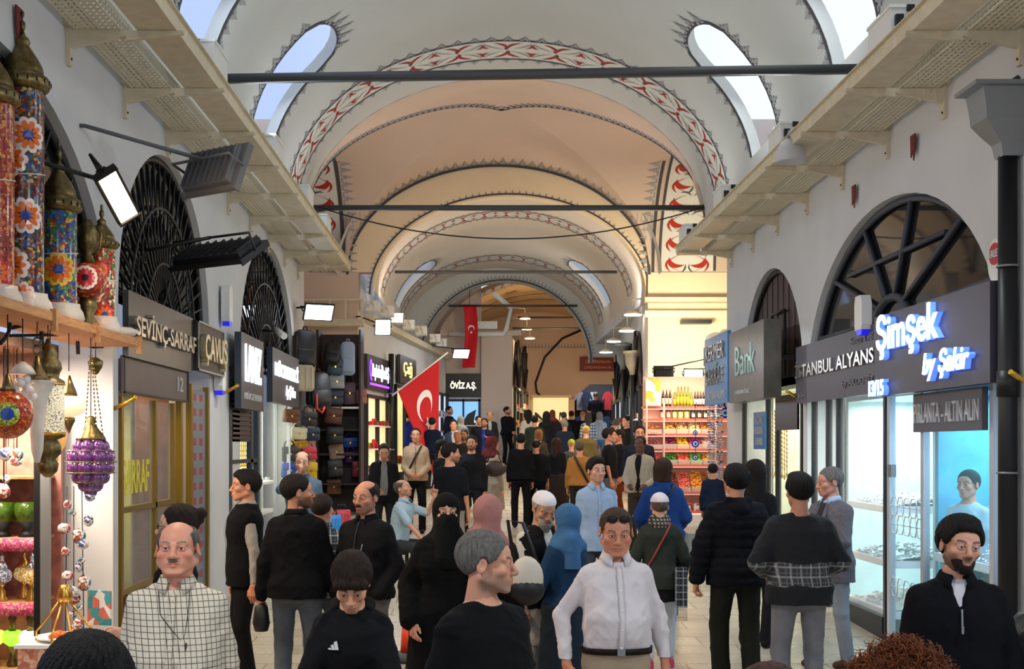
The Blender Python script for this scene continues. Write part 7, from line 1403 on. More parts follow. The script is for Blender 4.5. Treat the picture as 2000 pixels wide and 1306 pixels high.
    def garment(name, m, t, hem, sleeve=1.0, amp=.008, open_=None, vneck=None, kk=.02, neck=1.475, wide=0, arms_=True, puff=0, cuff=None, voxs=1.0, torso=True, res_=None, flare=0):
        mx_ = max(t + wide, 0) + .03; f = Field((lo0[0] - mx_ - flare, lo0[1] - mx_ - flare, max(0, hem + dz) - .05), (hi0[0] + mx_ + flare, hi0[1] + mx_ + flare, 1.60), vox * voxs)
        if torso:
            hw = lambda z: (.016 if hem < .95 else 0) * max(0, min(1, (1.10 + dz - z) / .1)); SS = [(q[0], q[1] + hw(q[0]) + (flare * max(0, 1.1 + dz - q[0])), q[2] + hw(q[0]) * .8 + flare * max(0, 1.1 + dz - q[0]) * .8, q[3], q[4]) for q in TS]
            if hem < .86: q = TS[0]; fl = flare * (.9 - hem) ; SS = [(hem + dz, .175 * w + fl + wide * .3, .13 + fl + wide * .3, 0, .01)] + SS
            else: q = TS[0]; SS = [(hem - .02 + dz, TS[1][1] + (.016 if hem < .95 else 0), TS[1][2] + (.013 if hem < .95 else 0), 0, TS[1][4])] + [x for x in SS if x[0] > hem + dz]
            f.loft(SS, t, kk, z0=hem + dz, z1=neck + dz)
            for q in (-1, 1): f.cap((q * .05, .014 + LY(1.45), 1.452 + dz), SH[q], .034 + t * .5,   .047 + t * .5, .04)
        if arms_ and sleeve > 0:
            for q in (-1, 1):
                A, E, Wr = SH[q], EL[q], WR[q]
                if sleeve <= .5: u = sleeve * 2; f.cap(A, A + (E - A) * u, .047 + t, .046 + t, .03)
                else:
                    u = (sleeve - .5) * 2; We = E + (Wr - E) * u; f.cap(A, E, .046 + t * .8, .039 + t, .03); f.cap(E, We, .039 + t, .030 + t * .8 + wide, .012)
        if hem + dz < 1.0:
            zh = hem + dz; f.op(lambda X, Y, Z: np.maximum(zh - Z, np.abs(X) * 0 - 9) + 0 * Y, [-.2 * w, -.3, zh - .05], [.2 * w, .3, zh + .0], k=.002, mode='i', m=0) if False else None
        f.cap((0, .018 + LY(1.5), 1.44 + dz), (0, .012 + LY(1.56), 1.62 + dz), .053, .066, .01, 's')
        if vneck: f.cap((0, -.06, 1.53 + dz), (0, -.125 - b * .2, 1.50 - vneck + dz), .05, .012, .01, 's')
        if open_: f.chain([(0, -.08, 1.52 + dz), (0, -.16 - b, 1.3 + dz), (0, -.18 - b, (hem + dz) - .1)], [.05, open_, open_ * 1.2], .012, 's')
        V, Q = f.mesh(); N = normals(V, Q)
        if puff: V = V + N * (puff * np.abs(np.sin(V[:, 2] * 42)) ** .6)[:, None]
        V = gfold(V, N, amp * 1.15, seed * 5 + int(t * 1000)); return np_mesh(name, V * s, Q, m, root)
    def leg(m, name='trousers', t=.016, ank=.064, top=.985, hemz=.07, short=None):
        f = Field((-.32 * w - abs(st), ymin - .06, 0), (.32 * w + abs(st), ymax + .06, 1.08), vox); S0 = [q for q in TS[:3]]; f.loft([(.83 + dz, .14 * w, .11, 0, .01), (.87 + dz, .165 * w, .120, 0, .01), (.96 + dz, .17 * w, .123, 0, .008 - b * .3), (1.0 + dz, .165 * w, .12, 0, -b * .35)], t - .006, .02, z0=.83 + dz, z1=top + dz)
        for q in (-1, 1):
            e = AN[q] + (0, 0, hemz - .085); f.cap(HP[q] + (0, 0, -.02), KN[q], .088 + t * .5, .062 + t * .5, .03); f.cap(KN[q], e, .062 + t * .5, ank, .02)
            if not sit: f.cap(HP[q] * (.3, 1, 1) + (0, .01, -.03), HP[q] * (.5, 1, 1) + (0, .01, -.05), .085, .07, .04)
            if sit: f.ell(HP[q] + (0, .02, 0), (.12, .13, .1), .03)
        V, Q = f.mesh(); V = fold(V, normals(V, Q), .006, seed * 11); return np_mesh(name, V * s, Q, m, root)
    def shoes(m, sole=None):
        for q in (-1, 1):
            f = Field(AN[q] - (.08, .24, .10), AN[q] + (.08, .12, .07), max(.008, vox * .7)); a = AN[q]; f.cap(a + (0, .03, -.045), a + (0, -.135, -.058), .042, .036, .02); f.cap(a + (0, .01, .0), a + (0, .0, -.03), .045, .045, .02); z_ = a[2] - .082
            f.op(lambda X, Y, Z: z_ - Z + 0 * X + 0 * Y, k=.004, mode='i'); V, Q = f.mesh(); sh = np_mesh('shoe', V * s, Q, m, root)
            if sole: g = MB(); g.prism([(a[0] * s + .05 * s * math.cos(t_) * 1, (a[1] - .05) * s + .14 * s * math.sin(t_)) for t_ in [math.pi / 8 * i for i in range(16)]], (z_ - .004) * s, (z_ + .018) * s); g.build('sole', sole, sh)
    def front(z, x=0, t=0): g = lambda i: float(np.interp(z, [q[0] for q in TS], [q[i] for q in TS])); rx, ry = g(1) + t, g(2) + t; return g(4) - ry * (max(0, 1 - abs(x / rx) ** 2.3)) ** (1 / 2.3)
    def collar(m, t=.014, stand=.03, drop=.045, op=.028, name='collar'):
        g = MB(); n = 18; vs = []
        for i in range(n + 1):
            a = R(20) + R(320) * i / n; tip = max(0, 1 - min(i, n - i) / 3.0); r0, r1 = .062, .078 + .012 * tip; c = np.array((0, .014 + LY(1.5), 0))
            for (r, z) in ((r0, 1.475 + dz), (r0 + .002, 1.487 + stand + dz - .016 * tip), (r0 + .012, 1.492 + stand + dz - .016 * tip), (r1 + .016 + .012 * tip, 1.495 + stand - drop + dz - .035 * tip)):
                vs.append(tuple(s * np.array((r * math.sin(a), c[1] - r * .98 * math.cos(a), z))))
        g.add(vs, [(4 * i + j, 4 * i + j + 1, 4 * i + 5 + j, 4 * i + 4 + j) for i in range(n) for j in range(3)], True); o = g.build(name, m, root); md = o.modifiers.new('s', 'SOLIDIFY'); md.thickness = .004; md.offset = 0; return o
    def buttons(m, t, n=5, z0=1.42, z1=1.0, x=.0, nm='button'):
        for i in range(n): z = z0 + (z1 - z0) * i / max(1, n - 1) + dz; g = MB(); g.ball((x * s, (front(z, x, t) - .004) * s, z * s), .006 * s, 8, sc=(1, .5, 1)); g.build(nm, m, root)
    def strip_front(m, name, x0, x1, za, zb, t, th=.004):
        g = MB(); n = 14; vs = []
        for i in range(n + 1):
            z = za + (zb - za) * i / n + dz
            for x in (x0, x1): vs.append((x * s, (front(z, x, t) - th) * s, z * s))
        g.add(vs, [(2 * i, 2 * i + 1, 2 * i + 3, 2 * i + 2) for i in range(n)], True); o = g.build(name, m, root); md = o.modifiers.new('s', 'SOLIDIFY'); md.thickness = .003; md.offset = 0; return o
    def belt(m, z=.975, t=.02, hgt=.035):
        g = MB(); vs = []; n = 28; q_ = [float(np.interp(z + dz, [q[0] for q in TS], [q[i] for q in TS])) for i in (1, 2, 4)]
        for i in range(n):
            a = 2 * math.pi * i / n; c_, s_ = math.cos(a), math.sin(a); e = 2 / 2.3
            x = (q_[0] + t) * math.copysign(abs(c_) ** e, c_); y = q_[2] + (q_[1] + t) * math.copysign(abs(s_) ** e, s_)
            for zz in (z - hgt / 2 + dz, z + hgt / 2 + dz): vs.append((x * s, y * s, zz * s))
        g.add(vs, [(2 * i, 2 * ((i + 1) % n), 2 * ((i + 1) % n) + 1, 2 * i + 1) for i in range(n)], True); o = g.build('belt', m, root); md = o.modifiers.new('s', 'SOLIDIFY'); md.thickness = .005; md.offset = 1
        g = MB(); g.box((-.022 * s, (q_[2] - q_[1] - t - .012) * s, (z - .018 + dz) * s), (.022 * s, (q_[2] - q_[1] - t - .004) * s, (z + .018 + dz) * s)); g.build('buckle', MATS['zinc'], o)
    def strap(m, name='shoulder_strap', side=1, t=.03, wd=.018, z_end=.98):
        pts = []
        for i in range(15):
            u = i / 14; z = 1.47 - u * (1.47 - z_end) + dz; x = side * (.10 - .26 * u); pts.append((x * s, (front(z, x, t) - .004) * s, z * s))
        for i in range(15):
            u = 1 - i / 14; z = 1.47 - u * (1.47 - z_end) + dz; x = side * (.10 - .26 * u); g_ = lambda j: float(np.interp(z, [q[0] for q in TS], [q[j] for q in TS])); y = g_(4) + (g_(2) + t) * (max(0, 1 - abs(x / (g_(1) + t)) ** 2.3)) ** (1 / 2.3); pts.append((x * s, (y + .004) * s, z * s))
        g = MB(); g.tube(pts, wd * s * .6, 6, closed=True); return g.build(name, m, root)
    tools = dict(garment=garment, leg=leg, shoes=shoes, collar=collar, buttons=buttons, strip=strip_front, belt=belt, strap=strap, front=front, WR=WR, EL=EL, SH=SH, s=s, root=root, finish=finish, toW=toW, Field=Field, dz=dz, TS=TS, vox=vox, Yw=Yw)
    k['dress'](tools) if k.get('dress') else None
    return tools
# --- outfits
m_denim = mat('denim', '#3c4858', .85, noise=.3, nscale=10, bump=.4, bscale=14); m_ldenim = mat('light_denim', '#8a96a8', .85, noise=.25, nscale=10, bump=.4, bscale=14)
def D(top, bottom='#1c1c20', shoe='#1a1816', t=.014, hem=.90, sleeve=1.0, under=None, open_=None, vneck=None, coll=None, btn=None, puff=0, hood=None, kind='shirt', skirt=None, flare=0, amp=.008, beltc=None, zipc=None, wide=0, sole=None, legk={}, extra=None):
    def go(q):
        m = top if not isinstance(top, str) else cloth(top); mb_ = bottom if not isinstance(bottom, str) else cloth(bottom)
        if under: q['garment']('undershirt', cloth(under) if isinstance(under, str) else under, .006, .93, .25, amp=.002, neck=1.49)
        q['garment'](kind, m, t, hem, sleeve, amp=amp, open_=open_, vneck=vneck, puff=puff, flare=flare, wide=wide)
        if skirt: q['garment']('skirt', cloth(skirt), .02, .06, 0, amp=.006, flare=.10, arms_=False, neck=1.02)
        else: q['leg'](mb_, **legk)
        q['shoes'](cloth(shoe, .5), cloth(sole, .5) if sole else None)
        if coll: q['collar'](m if coll is True else cloth(coll), t)
        if btn: q['strip'](m, 'placket', -.014, .014, 1.45, max(.93, hem), t); q['buttons'](cloth(btn), t + .004)
        if zipc: q['strip'](cloth(zipc, .3), 'zip', -.004, .004, 1.46, max(hem, .9) + .02, t + .002)
        if beltc: q['belt'](cloth(beltc, .4))
        if hood: 
            f = q['Field']((-.2, -.15, 1.30 + q['dz']), (.2, .25, 1.6 + q['dz']), q['vox']); f.chain([(-.085, -.02, 1.475 + q['dz']), (-.08, .06, 1.49 + q['dz']), (0, .10, 1.475 + q['dz']), (.08, .06, 1.49 + q['dz']), (.085, -.02, 1.475 + q['dz'])], [.022, .034, .045, .034, .022], .02); f.ell((0, .12, 1.42 + q['dz']), (.09, .05, .06), .03); q['finish'](f, 'hood', m, .004)
        if extra: extra(q, m)
    return go
# ---------------------------------------------------------------- the crowd
SKL, SKM, SKD, SKB = '#c99a80', '#b98468', '#a87050', '#5c3a28'
def wpt(q, v): a = q['root'].rotation_euler.z; s = q['s']; x, y, z = v[0] * s, v[1] * s, v[2] * s; L = q['root'].location; return Vector((L.x + x * math.cos(a) - y * math.sin(a), L.y + x * math.sin(a) + y * math.cos(a), L.z + z))
def mid(a, b): return (np.array(a) + np.array(b)) / 2
chk = check_mat('cream_check_cloth', '#d6ccb8', '#5a544a', .026, .13); plaid = check_mat('dark_plaid_cloth', '#1c222c', '#b8bcc4', .06, .22, line2='#5a6474')
def pants_c(c): return cloth(c)
# front row
def ex1(q, m):
    s = q['s']; r = q['root']; g = MB(); g.tube([tuple(np.array((x, q['front'](z, x, .02) - .006, z)) * s) for x, z in ((-.07, 1.46), (-.05, 1.36), (.0, 1.30), (.06, 1.24), (.07, 1.32), (.075, 1.40), (.07, 1.46))], .0022, 5); g.build('glasses_cord', m_black, r)
    g = MB(); z = 1.22; x = .085; y = q['front'](z, x, .02) - .008; g.tube([tuple(np.array(v) * s) for v in ((x - .01, y, z + .02), (x - .025, y - .004, z - .12))], .004, 6); g.build('pen', m_black, r)
    for dx in (.05, .15): pass
    g = MB(); vs = []
    for (x, z) in ((.045, 1.25), (.155, 1.25), (.155, 1.13), (.10, 1.105), (.045, 1.13)): vs.append(tuple(np.array((x, q['front'](z, x, .026) - .004, z)) * s))
    g.add(vs, [(0, 1, 2, 3, 4)]); o = g.build('chest_pocket', m, r); o.modifiers.new('s', 'SOLIDIFY').thickness = .003
person('man with moustache in a cream checked shirt, balding, facing the camera at the left', 345, 1016, 425, 4, hp=-4, skin='#cb9078', hair=('fringe', '#6a625c'), moustache='#7a6a5a', brow='#7a6450', fat=1.3, w=1.17, belly=.07, face=(1.07, 1.08, 1.15), dress=D(chk, '#3a3830', coll=True, btn='#e0d8c8', vneck=.09, hem=.80, t=.018, extra=ex1))
person('woman in profile with dark tied up hair and glasses behind the man in checked shirt', 345, 985, 335, -80, skin='#c9a088', hair=('bun', '#2a1c18'), glasses=1, fem=1, arms={1: ((.2, -.28, 1.05),)}, dress=D('#16161a', '#2a2a30', sleeve=.42))
def ex3(q, m): q['garment']('vest', cloth('#0d0d10'), .036, .82, 0, amp=.006, arms_=False, neck=1.50, voxs=1); q['strip'](cloth('#8a8884'), 'zip', -.004, .004, 1.5, 1.0, .04); g = MB(); g.box((-.13 * q['s'], (q['front'](1.33, -.12, .04) - .012) * q['s'], 1.33 * q['s']), (-.105 * q['s'], (q['front'](1.33, -.12, .04) - .006) * q['s'], 1.345 * q['s'])); g.build('chest_mark', m_white, q['root'])
person('young man in black vest with grey sleeves standing in profile by the shop pillar', 478, 918, 237, -72, skin='#b07c60', hair=('quiff', '#14100e'), w=.98, arms={1: ((.27, .04, .87),)}, dress=D('#8d8780', '#121214', shoe='#1a1a1c', sole='#e8e4e0', t=.010, hem=.88, coll=True, legk=dict(t=.02, ank=.07), extra=ex3))
q = person('man in black jacket and grey jeans seen from behind, head turned right', 580, 926, 262, 172, hy=-62, skin='#b98468', stubble=.8, hair=('short', '#1a1512'), w=1.08, arms={1: ((.27, .02, .86),), -1: ((-.26, -.12, .88),)}, dress=D('#101013', mat('washed_jeans', '#4c535c', .85, noise=.3, nscale=8, bump=.4, bscale=14), t=.026, hem=.86, coll=True))
w = wpt(q, q['WR'][1]); t = T('camera_bag', 'black drawstring bag held by the man in black jacket and grey jeans', 'bag', tuple(w)); mb = MB(); mb.lathe([(.02, -.05), (.05, -.08), (.065, -.2), (.05, -.26)], tuple(w), 12); mb.build('body', m_black, t); mb = MB(); mb.tube([tuple(w + Vector((0, 0, -.05))), tuple(w + Vector((.0, 0, -.10)))], .012, 6); mb.build('drawstring', m_iron, t); t.name = 'drawstring_bag'
person('man in dark plaid shirt seen from behind between two dark jackets', 630, 964, 246, 175, hy=-15, skin=SKM, hair=('short', '#2a201a'), dress=D(plaid, m_denim, t=.018, hem=.86, coll=True))
def ex6(q, m):
    for z in (1.12, .93): pass
    g = MB(); s = q['s']; g.tube([tuple(np.array((x, q['front'](z, x, .03) - .008, z)) * s) for x, z in ((.07, 1.30), (.055, 1.20))], .004, 5); g.build('pocket_zip', MATS['zinc'], q['root'])
person('receding man in black bomber jacket with hands in pockets beside the bag shop', 715, 937, 262, -28, hp=4, skin='#b5826a', hair=('fringe', '#231c18'), shaved=2, stubble=.45, moustache='#2a211c', w=1.1, belly=.02, arms={1: ((.20, -.12, .93),), -1: ((-.20, -.12, .93),)}, hands={1: None, -1: None}, dress=D('#141417', '#6d6862', t=.03, hem=.88, coll=True, vneck=.05, under='#1c1c20', zipc='#3a3a3e', extra=ex6))
def ex7(q, m):
    s = q['s']; r = q['root']; f_ = q['front']; cc = lambda x, z: tuple(np.array((x, f_(z, x, .032) - .003, z)) * s)
    for i, (x0, x1, z1) in enumerate(((-.105, -.092, 1.306), (-.090, -.077, 1.322), (-.075, -.060, 1.338))):
        g = MB(); g.add([cc(x0, 1.295), cc(x1 + .002, 1.295), cc(x1 - .008, z1), cc(x0 - .008, z1 - .006)], [(0, 1, 2, 3)]); o = g.build('chest_logo_bar', m_white, r); o.modifiers.new('s', 'SOLIDIFY').thickness = .002
q = person('boy in black hooded sweatshirt looking down at the phone in his hands', 688, 1066, 425, 3, hp=33, h=1.64, hs=1.12, skin='#c99678', hair=('bangs', '#2a1d16'), brow='#231a15', w=.9, face=(.98, .95, .9), arms={1: ((.055, -.33, 1.08), (.8, .2, -.6)), -1: ((-.075, -.33, 1.08), (-.8, .2, -.6))}, hands={1: 'hold', -1: 'hold'}, hdir={1: (-.45, -.35, .35), -1: (.45, -.35, .35)}, thumb={1: (0, -.2, 1), -1: (0, -.2, 1)}, dress=D('#17171a', '#202226', t=.024, hem=.84, hood=True, kind='hooded_sweatshirt', extra=ex7))
w = wpt(q, (-.01, -.41, 1.165)); t = T('mobile_phone', 'dark mobile phone held by the boy in black hooded sweatshirt', 'phone', tuple(w)); Mx = Matrix.Translation(w) @ Matrix.Rotation(R(-62), 4, 'X'); mb = MB(Mx); mb.box((-.075, -.038, -.005), (.075, .038, .005)); mb.build('phone_body', m_black, t); mb = MB(Mx); mb.box((-.07, -.033, .005), (.07, .033, .0065)); mb.build('screen', mat('phone_screen', '#8894a0', .1, emit='#9fb4c8', es=.4), t)
w = wpt(q, (.075, -.40, 1.06)); t = T('water_bottle', 'clear water bottle with red cap held by the boy with phone', 'bottle', tuple(w)); mb = MB(); mb.lathe([(.026, -.12), (.03, -.11), (.03, .04), (.026, .07), (.012, .10), (.012, .115)], tuple(w), 16, flute=.03, nf=6); mb.build('bottle', mat('clear_pet', '#cfd4d8', .08, alpha=.35), t); mb = MB(); mb.lathe([(.015, .112), (.015, .135), (.012, .14)], tuple(w), 12); mb.build('cap', MATS['red_enamel'], t); mb = MB(); mb.lathe([(.0305, -.02), (.0305, .045)], tuple(w), 16); mb.build('label', m_dark, t)
person('grey haired man in black round neck sweater turned in profile to the right', 947, 1037, 470, 42, hy=42, hp=3, skin='#bd8a70', hair=('short', '#6a6662'), brow='#3a322e', stubble=.5, beardc='#6a6460', w=1.17, belly=.05, fat=.7, face=(1.05, 1.08, 1.1), arms={1: ((.30, -.02, .88),), -1: ((-.30, -.02, .88),)}, dress=D('#0f0f12', '#22242a', t=.018, hem=.84, kind='sweater', vneck=.0))
q = person('woman in full black face veil and robe standing left of the pink headscarf', 872, 963, 292, 8, skin='#c09078', hijab=('#0d100f', .18), niqab=1, fem=1, w=1.08, arms={-1: ((-.25, -.08, .92),), 1: ((.22, -.1, .92),)}, dress=D('#0c0c0e', skirt='#0c0c0e', t=.04, hem=.5, kind='robe', flare=.14, wide=.03, extra=lambda q, m: (lambda f: (f.cap(mid(q['EL'][-1], q['WR'][-1]), q['WR'][-1] + (0, 0, .0), .05, .052, .01), q['finish'](f, 'patterned_cuff', check_mat('scarf_pattern', '#d8d4cc', '#18181a', .022, .42), .003)))(q['Field'](q['WR'][-1] - .22, q['WR'][-1] + .22, .01))))
q = person('woman in dusty pink headscarf and black coat seen from behind', 955, 966, 292, 160, hy=-10, skin=SKL, hijab=('#a87670', .14), fem=1, w=.98, dress=D('#121214', '#1a1a1e', t=.03, hem=.48, kind='coat', flare=.10))
w = at(1028, 1130, 300); t = T('shoulder_bag', 'cream and black shoulder bag hanging at the side of the pink headscarf', 'bag', tuple(w)); mb = MB(); mb.ball(tuple(w), .15, 18, sc=(.75, .5, 1)); mb.build('cream_body', mat('cream_leather', '#c8bfb0', .5), t); mb = MB(); mb.ball((w.x, w.y, w.z - .07), .14, 16, sc=(.86, .62, .75)); mb.build('black_base', m_black, t); mb = MB(); mb.tube([tuple(w + Vector((-.08, 0, .1))), tuple(w + Vector((-.12, .03, .38))), tuple(w + Vector((-.02, .05, .36))), tuple(w + Vector((.08, 0, .08)))], .012, 6); mb.build('strap', m_black, t)
def ex11(q, m): q['garment']('waistcoat', cloth('#17181a'), .03, .84, 0, amp=.006, open_=.03, arms_=False)
person('old man with white skull cap and long grey beard looking down', 1058, 954, 262, 28, hp=26, hy=-8, skin='#b08468', hair=('fringe', '#b0aca6'), cap=('skull', '#d8d4d6'), beard=(.10, '#a29e98'), brow='#8a8680', w=.98, arms={1: ((.12, -.3, 1.05),)}, dress=D('#cbcac6', '#b8b4ac', t=.02, hem=.55, kind='tunic', flare=.03, extra=ex11))
person('woman in blue headscarf and long dark blue dress seen from behind', 1105, 983, 272, -140, skin=SKL, hijab=('#3d6690', .30), fem=1, arms={-1: ((-.12, -.30, 1.08),), 1: ((.14, -.28, 1.1),)}, dress=D('#1f3a58', skirt='#222c38', t=.026, hem=.72, flare=.04, kind='tunic'))
q = person('young man in light blue buttoned shirt with black hair facing the camera', 1165, 894, 192, 8, hy=10, skin='#c29680', hair=('quiff', '#15100e'), vol=1.2, stubble=.25, arms={1: ((.25, .02, .86),)}, dress=D('#93a9c6', '#3a4048', coll=True, btn='#dfe6f0', t=.018, hem=.82, vneck=.05))
q = person('stout man in white shirt and beige trousers with sunglasses on his head', 1203, 990, 352, 4, hp=12, hy=-4, skin='#b57c62', hair=('crop', '#4a3426'), glasses='up', brow='#4a3628', fat=1.0, w=1.06, belly=.055, face=(1.05, 1.05, 1), arms={-1: ((-.29, -.03, .92), (-.9, .8, -.1)), 1: ((.28, -.02, .875), (.8, .8, 0))}, hands={1: 'hold'}, stride=-.12, dress=D('#d3cbcd', '#a8977f', shoe='#3a2a20', coll=True, btn='#f0ecec', t=.016, hem=.97, vneck=.07, beltc='#1c1512', amp=.011, legk=dict(t=.022, ank=.075)))
def ex15(q, m):
    q['strap'](cloth('#9a4a44'), 'crossbody_strap', -1, .034); f = q['Field']((-.2, -.2, 1.3), (.2, .2, 1.6), .009); f.cap((-.04, .02, 1.50), (.04, .02, 1.50), .075, .075, .02); f.ell((0, .09, 1.46), (.09, .04, .05), .03); q['finish'](f, 'neck_scarf', check_mat('spotted_scarf', '#8a8478', '#24201c', .03, .4), .006)
    q['garment']('jacket_lining', cloth('#1c1c1e'), .02, .70, 0, arms_=False, neck=1.2)
q = person('woman in dark green jacket, white jeans and pink trainers seen from behind', 1288, 963, 226, 176, skin=SKL, hair=('crop', '#6a5a50'), cap=('cap', '#d0c8cc'), fem=1, stride=.10, arms={1: ((.25, -.1, .92),), -1: ((-.24, -.14, .93),)}, dress=D('#30352f', '#ccd4e0', shoe='#c8506a', sole='#f0f0f0', t=.03, hem=.82, kind='jacket', flare=.06, legk=dict(t=.006, ank=.048, hemz=.15), extra=ex15))
w = wpt(q, (-.2, .16, .80)); t = T('fringed_scarf', 'black and grey fringed scarf hanging beside the white jeans', 'scarf', tuple(w)); mb = MB(); mb.box((w.x - .05, w.y - .02, w.z - .12), (w.x + .05, w.y + .02, w.z + .22)); mb.build('cloth', plaid, t); mb = MB(); [mb.tube([(w.x - .045 + k * .01, w.y, w.z - .12), (w.x - .048 + k * .011, w.y, w.z - .24)], .003, 4) for k in range(10)]; mb.build('fringe', cloth('#9a9a9c'), t)
person('woman with brown bobbed hair in a royal blue coat seen from behind', 1294, 895, 182, 180, skin=SKL, hair=('bob', '#3a261c'), vol=1.2, fem=1, w=1.12, arms={1: ((.20, -.2, .98),), -1: ((-.20, -.2, .98),)}, dress=D('#1d3a74', '#3a342e', shoe='#4a3c30', t=.036, hem=.78, kind='coat', hood=True, flare=.05, extra=lambda q, m: q['strap'](m_black, 'crossbody_strap', -1, .044, .02)))
q = person('man in black quilted puffer jacket and dark trousers seen from behind', 1437, 908, 240, 184, skin=SKM, hair=('thick', '#120f0e'), w=1.12, arms={1: ((.33, .02, .85), (.8, .4, 0)), -1: ((-.22, -.15, .95),)}, hands={1: 'hold'}, stride=-.05, dress=D('#101118', '#20221d', t=.042, hem=.82, puff=.010, hood=True, kind='puffer_jacket', legk=dict(t=.035, ank=.075)))
w = wpt(q, q['WR'][1]) + Vector((.02, 0, -.14)); tag(MB().tube([tuple(w), tuple(w + Vector((-.05, -.02, -.02)))], .004, 6).build('cigarette', m_white), 'thin cigarette between the fingers of the man in black puffer jacket', 'cigarette')
m_band = check_mat('banded_sweater', '#34363c', '#a8a6a2', .07, .2, bands=(1.00 * .99, 1.17 * .99, '#101218'), line2='#6a6a6c')
person('man in black sweater with a grey plaid band and grey jeans, seen from behind', 1560, 924, 268, 182, hy=4, skin='#a87660', hair=('quiff', '#15110f'), vol=1.05, w=1.16, arms={1: ((.20, -.2, 1.05), (.8, .9, -.3)), -1: ((-.20, -.2, 1.05), (-.8, .9, -.3))}, dress=D(m_band, mat('grey_jeans', '#74757c', .85, noise=.25, nscale=8, bump=.4, bscale=14), t=.036, hem=.84, kind='sweater', hood=False, legk=dict(t=.02)))
person('woman with long dark hair and a navy cap in front of the blue placard', 1478, 898, 205, 140, skin=SKL, hair=('long', '#1c1512'), cap=('cap', '#1c2c48'), fem=1, dress=D('#15161a', '#1c1c20', t=.028, kind='jacket', hem=.82, arms_=None) if False else D('#15161a', '#1c1c20', t=.028, kind='jacket', hem=.82))
def ex20(q, m):
    q['strip'](cloth('#3a3438'), 'necktie', -.028, .028, 1.46, 1.02, .012, .006)
    g = MB(); s = q['s']
    for sd in (-1, 1):
        vs = [tuple(np.array((sd * x, q['front'](z, sd * x, .034) - .008, z)) * s) for x, z in ((.055, 1.48), (.10, 1.36), (.075, 1.22), (.02, 1.12), (.045, 1.30))]; g.add(vs, [(0, 1, 4), (1, 2, 4), (2, 3, 4)])
    o = g.build('lapels', m, q['root']); o.modifiers.new('s', 'SOLIDIFY').thickness = .004
q = person('grey haired man in grey suit jacket with tie, in profile facing left', 1622, 912, 222, -62, hy=-18, hp=5, skin='#c08a78', hair=('short', '#75726e'), brow='#5a524c', w=1.12, arms={1: ((.14, -.28, 1.02),), -1: ((-.08, -.30, 1.04),)}, stride=.08, dress=D(mat('suit_cloth', '#5f5c62', .8, noise=.2, nscale=60, bump=.3, bscale=10), '#8a919c', shoe='#4a2c20', t=.030, hem=.76, open_=.035, kind='suit_jacket', under='#a9bcd6', coll='#a9bcd6', flare=.03, extra=ex20))
def ex21(q, m): q['strip'](MATS['zinc'], 'zip', -.004, .004, 1.36, 1.28, .030, .006); g = MB(); s = q['s']; y = q['front'](1.28, 0, .036); g.box((-.005 * s, (y - .012) * s, 1.25 * s), (.005 * s, (y - .004) * s, 1.285 * s)); g.build('zip_puller', MATS['zinc'], q['root'])
person('bearded young man in black half zip top with white T-shirt by the rain pipe', 1868, 1010, 415, -12, hy=12, hp=3, hr=6, skin='#b98a74', hair=('thick', '#14100e'), vol=1.1, beard=(.012, '#1a1412'), stubble=.8, w=1.1, arms={1: ((.25, -.06, .88),)}, dress=D('#0d0e13', '#26282e', t=.026, hem=.84, vneck=.13, under='#c6c2c4', coll=True, kind='half_zip_top', extra=ex21))
person('person in grey dark coat cut off by the right edge of the photo', 2052, 1085, 415, -60, skin=SKM, hair=('short', '#1a1512'), dress=D('#3a3a3e', '#1c1c20', t=.035, hem=.7, kind='coat'))
person('black haired person close to the camera, only hair seen at bottom left', 175, 1246, 850, 180, skin=SKM, hair=('thick', '#0e0c0c'), vol=1.2, dress=D('#2a2a30'))
person('brown haired person close to the camera, crown just seen at the bottom edge', 1500, 1290, 880, 180, skin=SKM, hair=('crop', '#4a2c20'), dress=D('#38302c'))
def curls(q, m):
    g = MB(); rs = random.Random(3); s = q['s']
    for k in range(900):
        a, b = rs.uniform(0, 6.28), rs.uniform(-.1, 1.5); d = np.array((math.cos(a) * math.cos(b), math.sin(a) * math.cos(b), math.sin(b))); c = np.array((0, .024, .05)); r0 = .112; L = rs.uniform(.02, .05); u = np.cross(d, (.3, .5, .8)); u /= np.linalg.norm(u); v = np.cross(d, u); w_ = rs.uniform(.005, .012)
        P = np.array([c + d * (r0 + L * i / 7) + (u * math.cos(i * 1.3 + k) + v * math.sin(i * 1.3 + k)) * w_ for i in range(8)]); g.tube([tuple(p) for p in q['toW'](P) * s], [.0013] * 7 + [.0005], 4)
    g.build('loose_curls', hair_mat('#8a4c28'), q['root'])
person('person with big reddish curly hair close to the camera at bottom right', 1755, 1300, 800, 180, skin=SKL, hair=('curly', '#7a4426'), vol=1.7, fem=1, dress=D('#4a3a34', extra=curls))
